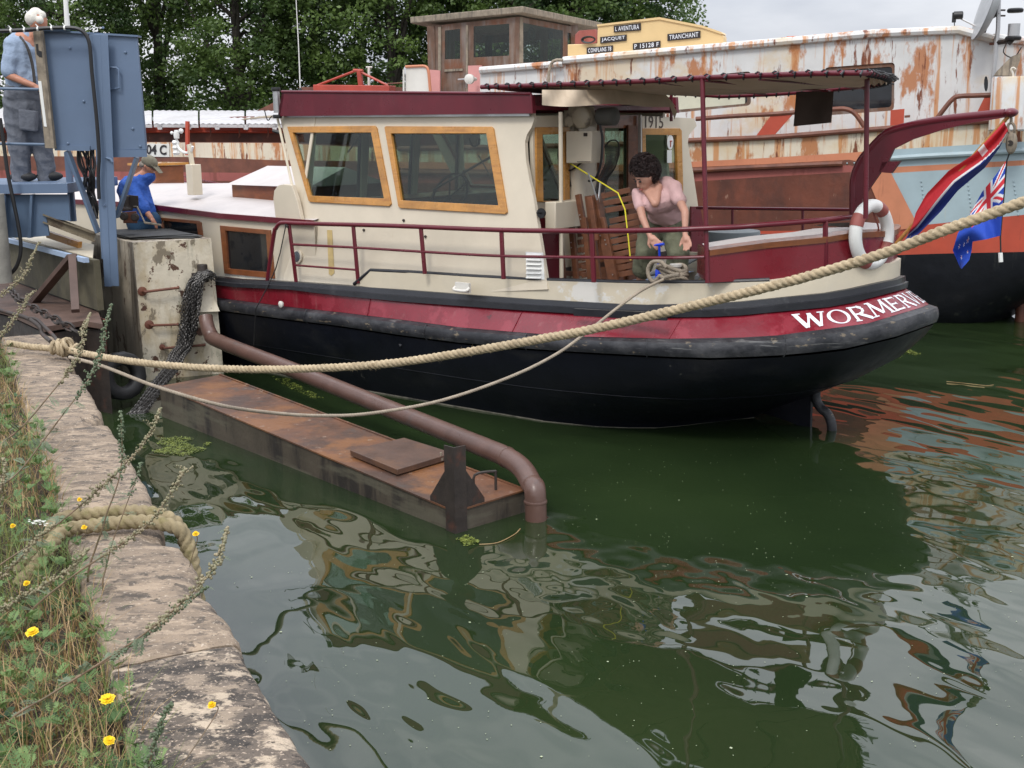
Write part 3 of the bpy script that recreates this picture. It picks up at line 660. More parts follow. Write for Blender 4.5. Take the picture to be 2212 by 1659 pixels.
# far walls of the cabin seen through its panes
g=MB(); ca,cbb=a1(933,140),a2(1240,140); cc=ca+(cbb-WP)
for s0,s1 in ((ca,cc),(cc,cbb)):
    for za,zb in ((2.5,3.35),(4.0,4.2)):
        g.hexa([Vector((p.x,p.y,za)) for p in (s0,s1,s1+Vector((0,.05,0)),s0+Vector((0,.05,0)))]+[Vector((p.x,p.y,zb)) for p in (s0,s1,s1+Vector((0,.05,0)),s0+Vector((0,.05,0)))])
    for k in (0,.33,.66,1): p=lerp(s0,s1,k); g.box((p.x,p.y,3.45),.12,.12,1.5)
g.box(lerp(WP,cc,.45)+ZV*(3.3-WP.z),.5,.3,.35,wa); g.build('cabin_interior',M['oldwood'],wh,smooth_=0)
g=MB()
for cx,cy,r_ in ((1162,72,.085),(1204,77,.055)):
    P=a2(cx,cy)-wn2*.12
    for k in range(3): g.tube([P+wb*(r_*(1-.25*k))*math.cos(a)+ZV*(r_*1.1*(1-.2*k))*math.sin(a) for a in [j*math.pi/9 for j in range(18)]],.006,5,closed=True)
    g.tube(smooth([P,P-ZV*.15+wb*.03,P-ZV*.35-wb*.05],4),.006,5)
g.build('hanging_cable',M['blackp'],wh)
# pink steps / funnel panels next to the wheelhouse
g=MB(); g.panel([[gv(*p,-17.2) for p in ((876,215),(876,146),(880,143),(918,143),(925,150),(931,215))]],-GN*.05); g.build('white_screen',M['cleanw'],B,smooth_=0)
g=MB(); g.tube(smooth([gv(x,y,-17.19) for x,y in ((876,144),(900,143),(918,143),(925,152),(928,180),(931,215))],3),.022,6); g.build('orange_edging',M['salmon'],B)
g=MB(); g.tube([gv(872,150,-17.15),gv(872,215,-17.15)],.016,6); g.build('screen_pipe',M['cleanw'],B)
g=MB(); g.panel([[gv(*p,-17.7) for p in ((922,150),(950,152),(950,215),(922,215))]],-GN*.04); g.panel([[gv(*p,-17.6) for p in ((1011,142),(1040,141),(1040,215),(1011,215))]],-GN*.04); g.build('pink_panel',M['pinkp'],B,smooth_=0)
g=MB(); P=gv(1016,171,-17.3); g.lathe([(.05,-.04),(.075,0),(.075,.06),(.04,.08)],P,GN); g.tube([P,gv(1027,171,-17.5)],.03,8); g.build('deck_lamp',M['cleanw'],B)
# red beam with its triangular stay
g=MB(); g.bar(gv(684,192,-18),gv(848,194,-18),.25,.13); g.build('red_beam',M['leadred'],B,bev=.01)
g=MB(); g.bar(gv(776,153,-18),gv(780,188,-18),.06,.07); g.tube([gv(684,185,-18),gv(770,152,-18)],.02,6); g.tube([gv(772,152,-18),gv(838,185,-18)],.02,6); g.tube([gv(764,152,-18),gv(784,153,-18)],.03,6); g.build('beam_stay',M['leadred'],B)
g=MB(); g.bar(gv(652,196,-18.4),gv(684,196,-18.4),.2,.12); g.bar(gv(848,196,-18.4),gv(874,197,-18.4),.2,.12); g.tube([gv(835,181,-18.4),gv(873,179,-18.4)],.012,5)
g.panel([[gv(*p,-18.2) for p in ((553,240),(600,217),(604,224),(600,243))]],-GN*.05); g.build('brown_beam',M['brownst'],B)
g=MB(); g.tube([gv(797,188,-18.3),gv(797,146,-18.3)],.022,7); g.tube([gv(791,145,-18.3),gv(804,145,-18.3)],.014,6); g.build('vent_pipe',M['cleanw'],B)
# hatch covers in sections
xs=[-200,-60,90,230,330,430,530,630,730,830,930,1030]
for a,b in zip(xs,xs[1:]):
    g=MB(); E0,E1=gv(a+2,268,-16.5),gv(b-2,269,-16.5); T0,T1=gv(a+2,239,-18.3),gv(b-2,240,-18.3)
    rows=[]; K=14
    for k in range(5):
        t=k/4; rows.append([lerp(lerp(E0,E1,j/K),lerp(T0,T1,j/K),t)+ZV*(.10*math.sin(t*math.pi/2)*0+.012*(j%2)+.06*math.sin(t*math.pi)) for j in range(K+1)])
    g.grid(rows); g.panel([[E0,E1,E1-ZV*.05,E0-ZV*.05]],-GN*.01)
    g.build('hatch_cover',M['hatchg'],B,smooth_=30)
g=MB()
for x in list(range(345,1000,62)): g.panel([[gv(*p,-16.5) for p in ((x-7,269),(x+7,269),(x+4,280),(x-4,280))]],-GN*.03)
g.build('cover_bracket',M['hatchg'],B,smooth_=0)
g=MB(); g.panel([[gv(*p,-16.9) for p in ((-200,262),(1040,262),(1040,320),(-200,320))]],-GN*.1); g.build('hold_coaming',M['redor' if 0 else 'rustwall'],B,smooth_=0)
g=MB(); g.tube([gv(-200,284,-16.85),gv(1030,286,-16.85)],.02,6); g.panel([[gv(*p,-16.87) for p in ((-200,272),(1030,272),(1030,283),(-200,283))]],GN*.01); g.build('coaming_strake',M['redor'],B)
g=MB()
for x in range(360,1000,62): g.tube([gv(x+32,272,-16.7),gv(x+34,292,-16.7),gv(x+31,298,-16.7)],.012,5)
g.build('cover_clamp',M['brownst'],B)
g=MB(); g.panel([[gv(*p,-16.19) for p in ((300,310),(366,311),(366,339),(300,338))]],GN*.004); pl=g.build('number_panel',M['cleanw'],B,smooth_=0)
g=MB(); f=quadmap(*[gv(*p,-16.18) for p in ((309,333),(360,335),(360,313),(309,312))],GN*.004); text_mb(g,'104 C',f,.03); g.build('lettering',M['numr'],pl,smooth_=0)
g=MB(); g.bar(gv(405,262,-16.1),gv(405,335,-16.1),.05,.05); g.build('red_post',M['redor'],B)
g=MB()
for k in range(5): g.tube(smooth([gv(x,y+k*.7,-17.2+.1*k) for x,y in ((500,262),(530,255),(570,251),(610,250),(650,247))],4),.012,5)
g.build('rope_on_cover',M['ropeg'],B)
g=MB(); g.tube(smooth([gv(x,y,-17) for x,y in ((410,270),(450,266),(500,259),(550,258))],4),.05,8); g.build('rolled_tarp',M['rustwall'],B)

# things standing on the barge roof
t=thing('satellite_dish',gv(2150,110,-16.3),'grey satellite dish tilted on a pole at the corner of the barge deckhouse','satellite dish')
g=MB(); g.tube([gv(2159,-60,-16.35),gv(2156,60,-16.35),gv(2152,100,-16.35),gv(2142,200,-16.35)],.028,8); g.build('mast',M['steel'],t)
P=gv(2128,16,-16.4); ax=(GU*-.85+ZV*.25+GN*.15).normalized(); g=MB()
g.lathe([(.40,.0),(.36,-.045),(.28,-.09),(.15,-.12),(.0,-.13),(.0,-.115),(.15,-.105),(.28,-.075),(.36,-.03),(.40,.012)],P,ax,36); g.build('dish',mat('grey_dish_enamel',(.40,.41,.42),.4),t)
g=MB(); g.bar(gv(2140,34,-16.4),gv(2158,24,-16.35),.05,.08); g.bar(gv(2125,70,-16.42),gv(2142,12,-16.42),.06,.05); g.bar(gv(2155,22,-16.35),gv(2172,22,-16.35),.02,.02); g.bar(gv(2155,34,-16.35),gv(2172,34,-16.35),.02,.02); g.build('mounting_bracket',M['dark'],t)
g=MB(); g.tube([gv(2130,68,-16.6),gv(2071,38,-16.6)],.012,6); g.build('feed_arm',M['steel'],t)
g=MB(); P=gv(2070,33,-16.6); g.lathe([(.035,-.06),(.05,-.05),(.05,.05),(.03,.06)],P,GU); g.box(gv(2061,38,-16.6),.05,.05,.12,GU); g.tube([gv(2061,44,-16.6),gv(2062,56,-16.6),gv(2065,68,-16.6)],.006,5); g.build('feed_head',M['blackp'],t)
t=thing('navigation_lamp',gv(2195,85,-16.2),'black and clear stern lamp on a bracket at the aft corner of the barge deckhouse','lamp')
g=MB(); P=gv(2190,66,-16.2); 
for hh in (0,.15): g.lathe([(.085,hh-.015),(.095,hh),(.095,hh+.02),(.08,hh+.035)],P+ZV*(-.10 if hh==0 else .075))
g.build('lamp_cap',M['blackp'],t); g=MB(); g.lathe([(.07,-.07),(.07,.08)],P+ZV*.0); g.build('lens',M['steel'],t)
g=MB(); g.bar(P-ZV*.1,P-ZV*.16-GU*.05,.05,.05); g.tube(smooth([P-ZV*.1-GU*.05,P-ZV*.25-GU*.1,P-ZV*.32+GU*.02,P-ZV*.2+GU*.1],4),.008,5); g.tube([gv(2155,92,-16.35),gv(2180,88,-16.25)],.03,7); g.build('bracket',M['dark'],t)
# ================================================================== RED, BLACK AND CREAM BOAT
VC=-9.45
T=thing('motor_barge',bp(-9,VC,0),'cream wheelhouse boat with red and black hull and burgundy railings, WORMERVEER on its stern','boat')
def zfit(u,v,pts,z0=1.0):
    P=bp(u,v,0); dx=P-EYE; z=z0
    for _ in range(6):
        q_=bp(u,v,z)-EYE; d=q_.dot(_f); x=CX+F*q_.dot(_r2)/d; y=interp(x,pts)
        lo,hi=-1.0,4.5
        for k in range(26):
            mz=(lo+hi)/2; q_=bp(u,v,mz)-EYE; yy=CY-F*q_.dot(_u2)/q_.dot(_f)
            if yy>y: lo=mz
            else: hi=mz
        z=lo
    return z
C_rubt=[(465,645),(553,656),(615,664),(803,684),(953,706),(1106,719),(1256,730),(1460,735),(1659,731),(1884,701),(1984,671),(2036,655)]
C_rubb=[(465,672),(553,684),(728,706),(878,729),(1053,751),(1290,766),(1515,778),(1659,774),(1809,761),(1934,731),(2022,699)]
C_red=[(465,618),(553,623),(620,624),(803,646),(1106,668),(1381,685),(1569,683),(1659,674),(1809,660),(1909,634),(1941,625)]
C_band=[(465,596),(553,609),(628,609),(803,621),(1106,644),(1381,659),(1569,655),(1659,646),(1809,631),(1909,609),(1941,603)]
C_coam=[(765,580),(1106,603),(1381,611),(1531,610),(1659,606),(1783,590),(1918,568)]
US=[-18.2,-18,-17.4,-16.5,-15.5,-14.4,-13,-11.5,-10.5,-9.6,-8.8,-8,-7.2,-6.5]
TS=[90-7.5*k for k in range(13)]
def stations(hm,hs_,u1,Lu,curve=None,zoff=0,wl=None,zc=None):
    """starboard half, bow tip to stern tip"""
    o=[]
    for u in US:
        h=interp(u,[(-9.5,hm),(u1,hs_)]); f=1.0
        if u<-14.4: f=math.sqrt(max(0,1-((-14.4-u)/3.8)**2.2))
        v=VC+h*f; sheer=0 if u>-11 else .012*(u+11)**2*.6
        z=zfit(max(u,-10.4),VC+h,curve)+sheer if curve else zc
        o.append(Vector((u,v,z+zoff)))
    for t in TS:
        a=R(t); u=u1+Lu*math.cos(a); v=VC+hs_*math.sin(a)
        o.append(Vector((u,v,(zfit(u,v,curve) if curve else zc)+zoff)))
    return o
def mirror(st): return st+[Vector((p.x,2*VC-p.y,p.z)) for p in reversed(st[:-1])]
def W3(p): return bp(p.x,p.y,p.z)
rubt=stations(1.62,1.62,-5.9,2.38,C_rubt); rubb=stations(1.62,1.62,-5.9,2.38,C_rubb)
redt=stations(1.58,1.38,-5.9,2.12,C_red); bandt=stations(1.55,1.36,-5.9,2.12,C_band)
redb=[Vector((p.x-(.05 if p.x>-5.9 else 0),lerp(p.y,VC,.03),p.z)) for p in rubt]
# waterline half
wlp=[(-6.5,-8.18),(-6.2,-8.26),(-6,-8.32),(-5.75,-8.45),(-5.55,-8.6),(-5.42,-8.78),(-5.33,-8.95),(-5.24,-9.1),(-5.17,-9.22),(-5.12,-9.32),(-5.08,-9.38),(-5.06,-9.42),(-5.05,-9.45)]
wl=[]
for u in US:
    f=1.0 if u>-14.4 else math.sqrt(max(0,1-((-14.4-u)/3.6)**2)) if u>-18 else 0
    wl.append(Vector((max(u,-17.9),VC+interp(u,[(-8.5,1.37),(-6.5,1.27)])*f,0)))
for a,b in wlp: wl.append(Vector((a,b,0)))
def blend(a,b,k,z): return Vector((lerp(a.x,b.x,k),lerp(a.y,b.y,k),z))
g=MB(); L0=mirror(rubb); LW=mirror(wl); rows=[]
for kz,kk in ((0,0),(.12,.05),(.3,.16),(.5,.36),(.7,.62),(.88,.86),(1,1)):
    rows.append([W3(blend(a,b,kk if i>0 else kk,lerp(a.z-.0,0,kz))) for i,(a,b) in enumerate(zip(L0,LW))])
rows.append([W3(Vector((lerp(p.x,-9,.03),lerp(p.y,VC,.15),-.5))) for p in LW])
g.grid(rows); hull=g.build('hull',M['black'],T,smooth_=50)
# slightly paler scum line
g=MB(); g.grid([[W3(Vector((p.x,p.y,0)))+ (W3(p)-W3(Vector((lerp(p.x,-9,.01),VC,0)))).normalized()*.006+ZV*h for p in LW[3:-3]] for h in (-.05,.055)]); g.build('waterline_scum',mat('scum_line',(.13,.12,.095),.8,var=.4,vs=6,layers=[((.02,.022,.02),(3,3,12),.5,.6,2,.9)]),hull)
# rubbing rail : half-round section
g=MB(); A_=mirror(rubt); B_=mirror(rubb); rows=[]
n=len(A_)
for k in range(9):
    t=k/8; row=[]
    for i in range(n):
        a,b=A_[i],B_[i]; c=Vector((-9,VC,0)); out_=Vector((a.x-(-5.9),a.y-VC,0)) if a.x>-5.9 else Vector((0,a.y-VC,0))
        if out_.length<1e-3: out_=Vector((-1,0,0)) if a.x<-10 else Vector((1,0,0))
        out_.normalize(); p=lerp(a,b,t)+out_*(.035*math.sin(t*math.pi)**.6 - (.06 if k in(0,8) else 0))
        row.append(W3(p))
    rows.append(row)
g.grid(rows); g.build('rubbing_rail',M['rub'],T,smooth_=50)
g=MB(); g.grid([[W3(p) for p in mirror(redb)],[W3(p) for p in mirror([lerp(a,b,.5) for a,b in zip(redb,redt)])],[W3(p) for p in mirror(redt)]]); bul=g.build('bulwark',M['redh'],T,smooth_=50)
# black capping band, two steps
def outw(p,d):
    o=Vector((p.x+5.9,p.y-VC,0)) if p.x>-5.9 else Vector((0,p.y-VC,0))
    if o.length<1e-3: o=Vector((1,0,0)) if p.x>-9 else Vector((-1,0,0))
    o.normalize(); return p+o*d
g=MB(); R0=mirror(redt); R1=mirror(bandt)
g.grid([[W3(outw(a,-.03)) for a in R0],[W3(outw(a,.028)) for a in R0],[W3(outw(lerp(a,b,.5),.034)) for a,b in zip(R0,R1)],[W3(outw(lerp(a,b,.55),.012)) for a,b in zip(R0,R1)],[W3(outw(b,.006)) for b in R1],[W3(outw(b,-.07)) for b in R1]])
g.build('capping_rail',M['blackt'],T,smooth_=35)
# plate seams on the bulwark, hull and rubbing rail
rS=random.Random(6)
def at_u(L,u):
    for a,b in zip(L,L[1:]):
        if a.x<=u<=b.x or (a.x<=u and b.x>=u): return lerp(a,b,(u-a.x)/(b.x-a.x) if b.x>a.x else 0)
    return L[-1]
for u in (-8.45,-6.6,-5.05):
    g=MB(); a,b=outw(at_u(redb,u),.004),outw(at_u(redt,u),.004); g.bar(W3(a),W3(b),.004,.006); g.build('plate_seam',M['redh'],bul)
for u in (-9.3,-7.6,-6.4,-5.2,-4.2):
    g=MB(); pts=[]; a,b=at_u(rubt,u),at_u(rubb,u)
    for k in range(9): t=k/8; pts.append(W3(outw(lerp(a,b,t),.040*max(math.sin(t*math.pi),0)**.6-.004)))
    g.tube(pts,.006,5); g.build('rail_weld',M['rub'],T)
for kz in (.5,):
    g=MB(); pts=[]
    for a,b in zip(rubb[6:],wl[6:]):
        kk=interp(kz,[(0,0),(.12,.05),(.3,.16),(.5,.36),(.7,.62),(.88,.86),(1,1)]); pts.append(W3(outw(blend(a,b,kk,lerp(a.z,0,kz)),.001)))
    g.tube(pts,.0035,5); g.build('plate_lap',M['black'],hull)
# decks
dk=[W3(Vector((p.x,lerp(p.y,VC,.03),p.z-.05))) for p in mirror(bandt) ]
g=MB(); half=len(bandt)
for i in range(half-1):
    a,b=bandt[i],bandt[i+1]; 
    if a.x<-7.0: g.add([W3(Vector((a.x,a.y-.02,a.z-.03))),W3(Vector((b.x,b.y-.02,b.z-.03))),W3(Vector((b.x,2*VC-b.y+.02,b.z-.03))),W3(Vector((a.x,2*VC-a.y+.02,a.z-.03)))],[(0,1,2,3)])
g.build('side_deck',M['lblue'],T,smooth_=0)
g=MB(); st=[p for p in bandt if p.x>-7.3]
for a,b in zip(st,st[1:]): g.add([bp(a.x,a.y-.05,.90),bp(b.x,b.y-.05 if b.y>VC+.05 else VC,.90),bp(b.x,2*VC-b.y+.05 if b.y>VC+.05 else VC,.90),bp(a.x,2*VC-a.y+.05,.90)],[(0,1,2,3)])
g.build('aft_deck',mat('grey_deck_paint',(.17,.18,.19),.7,var=.15,layers=[((.10,.02,.02),(1.5,1.5,1.5),.5,.6,2,.7)]),T,smooth_=0)
# cream bulwark extension (coaming) with black tube on its edge
cst=[p for p in stations(1.50,1.34,-5.9,2.08,C_coam)]
cb_=[p for p in stations(1.50,1.34,-5.9,2.08,C_band)]
sel=[i for i,p in enumerate(cst) if p.x>-8.45]
ST=W3; s0=bv(765,616,VC+1.5); s1=bv(798,584,VC+1.5)
topc=[s1]+[W3(cst[i]) for i in sel]; botc=[s0]+[W3(cb_[i]-Vector((0,0,.02))) for i in sel]
def mir(p):  # world point mirrored to port
    u=p.dot(BU); v=p.dot(BN); return bp(u,2*VC-v,p.z)
topa=topc+[mir(p) for p in reversed(topc[:-1])]; bota=botc+[mir(p) for p in reversed(botc[:-1])]
def inward(p,d):
    u=p.dot(BU); v=p.dot(BN); q_=outw(Vector((u,v,p.z)),-d); return W3(q_)
g=MB(); g.grid([[p for p in bota],[p for p in topa],[inward(p,.035) for p in topa],[inward(p,.035)-ZV*.25 for p in bota]]); g.build('coaming',M['cream'],T,smooth_=40)
nn=next(i for i,p in enumerate(topc) if p.dot(BU)>-4.75)
g=MB(); g.tube([s0+ZV*.01]+[inward(p,.017) for p in topc[:nn+2]],.019,8); g.build('coaming_edge',M['blackt'],T)
# burgundy stern locker following the stern above the coaming
bi=[i for i,p in enumerate(topc) if p.dot(BU)>-4.72]
st_=[inward(topc[i],.03) for i in bi]; st_=[inward(bv(1531,611,-8.18),.0)]+st_
C_lock=[(1531,541),(1659,524),(1779,513),(1841,503),(1918,500)]
lt=[]
for p in st_:
    u=p.dot(BU); v=p.dot(BN); lt.append(bp(u,v,zfit(u,v,C_lock)))
g=MB(); lo=[p-ZV*.0 for p in st_]+[mir(p) for p in reversed(st_[:-1])]; hi=lt+[mir(p) for p in reversed(lt[:-1])]
g.grid([lo,hi]); inn=[inward(p,.55) for p in lt]; g.add([lo[0],hi[0],inward(hi[0],.55),inward(lo[0],.55)],[(0,1,2,3)]); lk=g.build('stern_locker',M['burg'] if 0 else mat('dark_red_locker',(.16,.008,.016),.28,var=.1,coat=.3),T,smooth_=40)
g=MB(); hi2=[p+ZV*.003 for p in hi]
g.grid([[inward(p,-.012)-ZV*.045 for p in hi2],[inward(p,-.015) for p in hi2],[inward(p,.10)+ZV*.012 for p in hi2],[inward(p,.10)-ZV*.02 for p in hi2]]); g.build('locker_rim',M['mahog'],lk,smooth_=40)
g=MB(); g.grid([[inward(p,.10)+ZV*.004 for p in hi],[inward(p,.34)+ZV*.02 for p in hi]]); g.build('locker_lid',M['roofw'],lk,smooth_=40)
# stern lettering
G={'W':[((-.02,1),(.26,0),.17),((.26,0),(.50,.95),.09),((.50,.95),(.74,0),.17),((.74,0),(1.02,1),.09)],
'R':[((.12,0),(.12,1),.17),((.12,.97),(.55,.97),.07),((.55,.97),(.80,.80),.15),((.80,.80),(.74,.58),.16),((.74,.58),(.5,.47),.11),((.5,.47),(.12,.47),.07),((.42,.48),(.98,0),.17)],
'M':[((.04,0),(.14,1),.08),((.14,1),(.5,.12),.16),((.5,.12),(.86,1),.08),((.86,1),(.98,0),.16)],
'E':[((.15,0),(.15,1),.17),((.15,.96),(.85,.96),.08),((.15,.5),(.68,.5),.08),((.15,.04),(.9,.04),.08),((.85,.98),(.85,.8),.05),((.9,.02),(.9,.22),.05),((.68,.6),(.68,.4),.05)],
'V':[((-.02,1),(.5,0),.17),((.5,0),(1.02,1),.09)]}
SER={'W':[(-.12,.18,1),(.84,1.12,1),(.42,.6,.97)],'R':[(-.05,.3,0),(-.05,.2,1),(.84,1.1,0)],'M':[(-.08,.18,0),(.84,1.12,0),(-.02,.2,1),(.8,1.0,1)],'E':[(-.02,.3,0),(-.02,.3,1)],'V':[(-.12,.18,1),(.84,1.12,1)]}
def red_pt(t,h):
    def ev(L): 
        k=(90-abs(t))/7.5; i=min(int(k),11); f=k-i; p=lerp(L[len(US)+i],L[len(US)+i+1],f); return Vector((p.x,2*VC-p.y,p.z)) if t<0 else p
    return W3(outw(lerp(ev(redb),ev(redt),h),.006))
g=MB(); word='WORMERVEER'; t0=39.5; tot=-63.0; wd={'W':1.25,'M':1.2,'O':1.1}; ws=[wd.get(c,.92) for c in word]; gap=.17; tw=sum(ws)+gap*9; pos=0; lay=0
for ch,wi in zip(word,ws):
    def mp_(x,y,pos=pos,wi=wi):
        t=t0+tot*((pos+x*wi)/tw); return red_pt(t,.17+.62*y)
    if ch=='O':
        K=28; a_=[];b_=[]
        for k in range(K+1):
            an=2*math.pi*k/K; a_.append(mp_(.5+.52*math.cos(an),.5+.53*math.sin(an))); b_.append(mp_(.5+.36*math.cos(an)*1.0,.5+.46*math.sin(an)))
        g.grid([a_,b_])
    else:
        for (x0,y0),(x1,y1),wq in G[ch]:
            asp=.75; d=Vector((x1-x0,(y1-y0)*asp)); d.normalize(); nx,ny=-d.y*wq/2,d.x*wq/2/asp; K=5; lay+=1
            g.grid([[mp_(lerp(x0,x1,k/K)+sg*nx,lerp(y0,y1,k/K)+sg*ny)+BN*.0004*(lay%5) for k in range(K+1)] for sg in (-1,1)])
        for x0,x1,y in SER[ch]:
            lay+=1; g.grid([[mp_(lerp(x0,x1,k/3),y+dy)+BN*.0004*(lay%5) for k in range(4)] for dy in (-.035,.035)])
    pos+=wi+gap
g.build('lettering',M['letw'],bul,smooth_=0)
# trunk cabin (foredeck house)
C_tr=[(100,420),(340,450),(553,470),(620,478)]
ua,ub=-15.6,-9.42; vS=VC+1.36; vP=VC-1.36
def ztr(u): return zfit(max(u,-12.6),vS,C_tr)
zt=ztr(-11.0); 
def tcp(x,y): return bv(x,y,vS)
tl=[bp(ua,vS,.95),bp(ub,vS,.95),bp(ub,vS,ztr(ub)),bp(-11,vS,zt),bp(-12.5,vS,ztr(-12.5)),bp(ua,vS,ztr(-12.5)+.03)]
wA=[tcp(*p) for p in ((352,475),(428,482),(433,515),(356,510))]; wB=[tcp(*p) for p in ((484,494),(583,506),(589,592),(492,583))]
g=MB(); g.panel([tl,wA,wB],-BN*.04); g.panel([[mir(p) for p in tl]],BN*.04)
for u in (ua,ub): 
    g.add([bp(u,vS,.95),bp(u,vP,.95),bp(u,vP,ztr(u)),bp(u,vS,ztr(u))],[(0,1,2,3)])
tc_=g.build('trunk_cabin',M['wallc'],T,smooth_=0)
g=MB(); rows=[]
for k in range(13):
    t=k/12; v=lerp(vS+.03,vP-.03,t); rows.append([bp(u,v,(ztr(u) if u>-12.5 else ztr(-12.5)+.03)+.16*math.sin(math.pi*t)+.02*noise.noise(Vector((u*1.5,v*1.5,0)))) for u in [ua+(ub-ua)*j/14 for j in range(15)]])
g.grid(rows); g.build('cabin_roof',M['roofw'],tc_,smooth_=60)
g=MB(); g.panel([[bp(u,vS+.035,(ztr(u) if u>-12.5 else ztr(-12.5)+.03)+dz) for u,dz in ((ua,-.045),(-12.5,-.045),(-11,-.045),(ub,-.045),(ub,.012),(-11,.012),(-12.5,.012),(ua,.012))]],-BN*.035); g.build('roof_moulding',M['burg'],tc_,smooth_=0)
def frame(parent,outer,inner,mt,off_,th=.03,proud=.018,name='window',pane='glass',pn='pane'):
    g=MB(); g.panel([[p+off_*proud for p in outer],[p+off_*proud for p in inner]],-off_*th); f=g.build(name,mt,parent,smooth_=0,bev=.004)
    if pane:
        g=MB(); g.panel([[p-off_*.008 for p in inner]],-off_*.004); g.build(pn,M[pane],f,smooth_=0)
    return f
def px(fn,pts): return [fn(*p) for p in pts]
frame(tc_,px(tcp,((340,469),(430,477),(436,481),(440,516),(346,514))),px(tcp,((352,476),(427,483),(431,514),(357,511))),M['mahog'],BN,pane='glassd')
frame(tc_,px(tcp,((477,487),(586,497),(595,602),(487,591))),px(tcp,((489,498),(577,506),(583,588),(495,580))),M['mahog'],BN,pane='glassd')
# wheelhouse side walls (lean inwards)
Pb=bp(-8,VC+1.40,1.1); Pt=bp(-8,VC+1.12,2.78); wn=(BU.cross(Pt-Pb)).normalized()
if wn.dot(BN)<0: wn=-wn
def ws_(x,y): return onp(x,y,Pb,wn)
wo=[(600,252),(603,246),(1150,243),(1153,260),(1147,276),(1138,292),(1134,310),(1136,345),(1143,385),(1152,425),(1163,492),(1181,606),(1182,622),(600,640),(655,474),(653,470)]
wo=[(603,246),(1151,243),(1154,258),(1148,275),(1138,291),(1134,308),(1136,345),(1143,385),(1152,425),(1163,492),(1181,606),(1183,625),(630,650),(612,600),(655,474)]
w1o=[(623,274),(812,272),(816,277),(847,441),(843,446),(673,437),(669,434)]; w1i=[(635,287),(804,287),(832,429),(673,423)]
w2o=[(833,276),(836,273),(1064,274),(1068,278),(1098,459),(1093,463),(867,450),(863,446)]; w2i=[(847,289),(1053,289),(1079,444),(869,433)]
h1=[(629,281),(810,280),(839,437),(671,430)]; h2=[(840,281),(1060,281),(1088,453),(866,441)]
g=MB(); lp=[px(ws_,wo),px(ws_,h1),px(ws_,h2)]
g.panel(lp,-wn*.04); lm=[[mir(p) for p in l] for l in lp]; lm[0]=[p-BU*max(0,p.dot(BU)+6.77) for p in lm[0]]; wm=mir(wn*1.0)-mir(Vector((0,0,0))); g.panel(lm,-wm*.04)
# forward wall with two openings
uf=-9.72
def fwp(v,z,k=.0): return bp(uf-.0+.12*(2.78-z)*-1+.1,v,z)
fo=[fwp(VC+1.38,1.2),fwp(VC+1.13,2.76),fwp(VC-1.13,2.76),fwp(VC-1.38,1.2)]
fh=[[fwp(VC+s*b+sg,z) for b,z in ((0,0),)] for s in () for sg in ()]
holes=[]
for c_ in (-.80,0,.80): holes.append([fwp(VC+c_-.36,1.86),fwp(VC+c_-.31 if c_<0 else VC+c_-.35,2.62),fwp(VC+c_+.31 if c_>0 else VC+c_+.35,2.62),fwp(VC+c_+.36,1.86)])
g.panel([fo]+holes,BU*.04); wh=g.build('wheelhouse',M['wallc'],T,smooth_=0)
for h in holes:
    c_=sum(h,Vector())/4; frame(wh,[c_+(p-c_)*1.1 for p in h],[c_+(p-c_)*.93 for p in h],M['dark'],-BU)
frame(wh,px(ws_,w1o),px(ws_,w1i),M['oak'],wn,.05,.02); frame(wh,px(ws_,w2o),px(ws_,w2i),M['oak'],wn,.05,.02)
for o_,i_ in ((w1o,w1i),(w2o,w2i)): frame(wh,[mir(p) for p in px(ws_,o_)],[mir(p) for p in px(ws_,i_)],M['mahog'],wm,.05,.02)
# roof slab with deep burgundy fascia
ro_s=VC+1.20
def rp(x,y): return bv(x,y,ro_s)
a,b,c,d=rp(609,200),rp(1147,205),rp(1150,245),rp(600,251)
g=MB(); q8=[d,c,b,a]
g.panel([q8],-BN*.05); g.panel([[mir(p) for p in q8]],BN*.05)
for z0,z1 in (((a-ZV*.09),(b-ZV*.09)),):
    g.hexa([z0-ZV*.04-BN*.05,z1-ZV*.04-BN*.05,mir(z1)-ZV*.04+BN*.05,mir(z0)-ZV*.04+BN*.05,z0-BN*.05,z1-BN*.05,mir(z1)+BN*.05,mir(z0)+BN*.05])
e0,e1=c,mir(c); g.panel([[d,a,mir(a),mir(d)]],BU*.04)
# cambered aft edge
rows=[]
for k in range(13):
    t=k/12; p=lerp(c-BN*.05,e1+BN*.05,t)-BU*.10+ZV*.065; cam_=.05*math.sin(math.pi*t); rows.append([p+ZV*(cam_-.01),p+ZV*(.075+cam_)])
g.grid([[r_[0] for r_ in rows],[r_[1] for r_ in rows]]); g.grid([[r_[1]-ZV*.0 for r_ in rows],[r_[1]-BU*.6 for r_ in rows]])
rf=g.build('wheelhouse_roof',M['burg'],T,smooth_=0)
g=MB(); g.tube([a+ZV*.01,b+ZV*.01],.014,8); g.tube([b+ZV*.01,c],.012,8); g.build('roof_beading',M['burg'],rf)
g=MB(); g.bar(ws_(623,252)+wn*.02,ws_(1148,249)+wn*.02,.02,.022); g.build('drip_rail',M['steel'],wh)
g=MB(); P=rp(604,218)-BU*.05; 
for dz in (-.16,.12): g.lathe([(.045,0),(.05,.02),(.045,.04)],P+ZV*(dz-.02))
g.build('sidelight_mount',M['blackp'],rf); g=MB(); g.lathe([(.036,-.12),(.036,.11)],P); g.build('sidelight_lens',M['steel'],rf)
g=MB(); g.tube(smooth([ws_(603,256),ws_(596,252)+wn*.05,ws_(588,262)+wn*.06,ws_(584,240)+wn*.08],4),.006,5); g.tube([ws_(608,287)+wn*.02,ws_(598,284)+wn*.05],.02,6); g.build('cable',M['blackp'],wh)
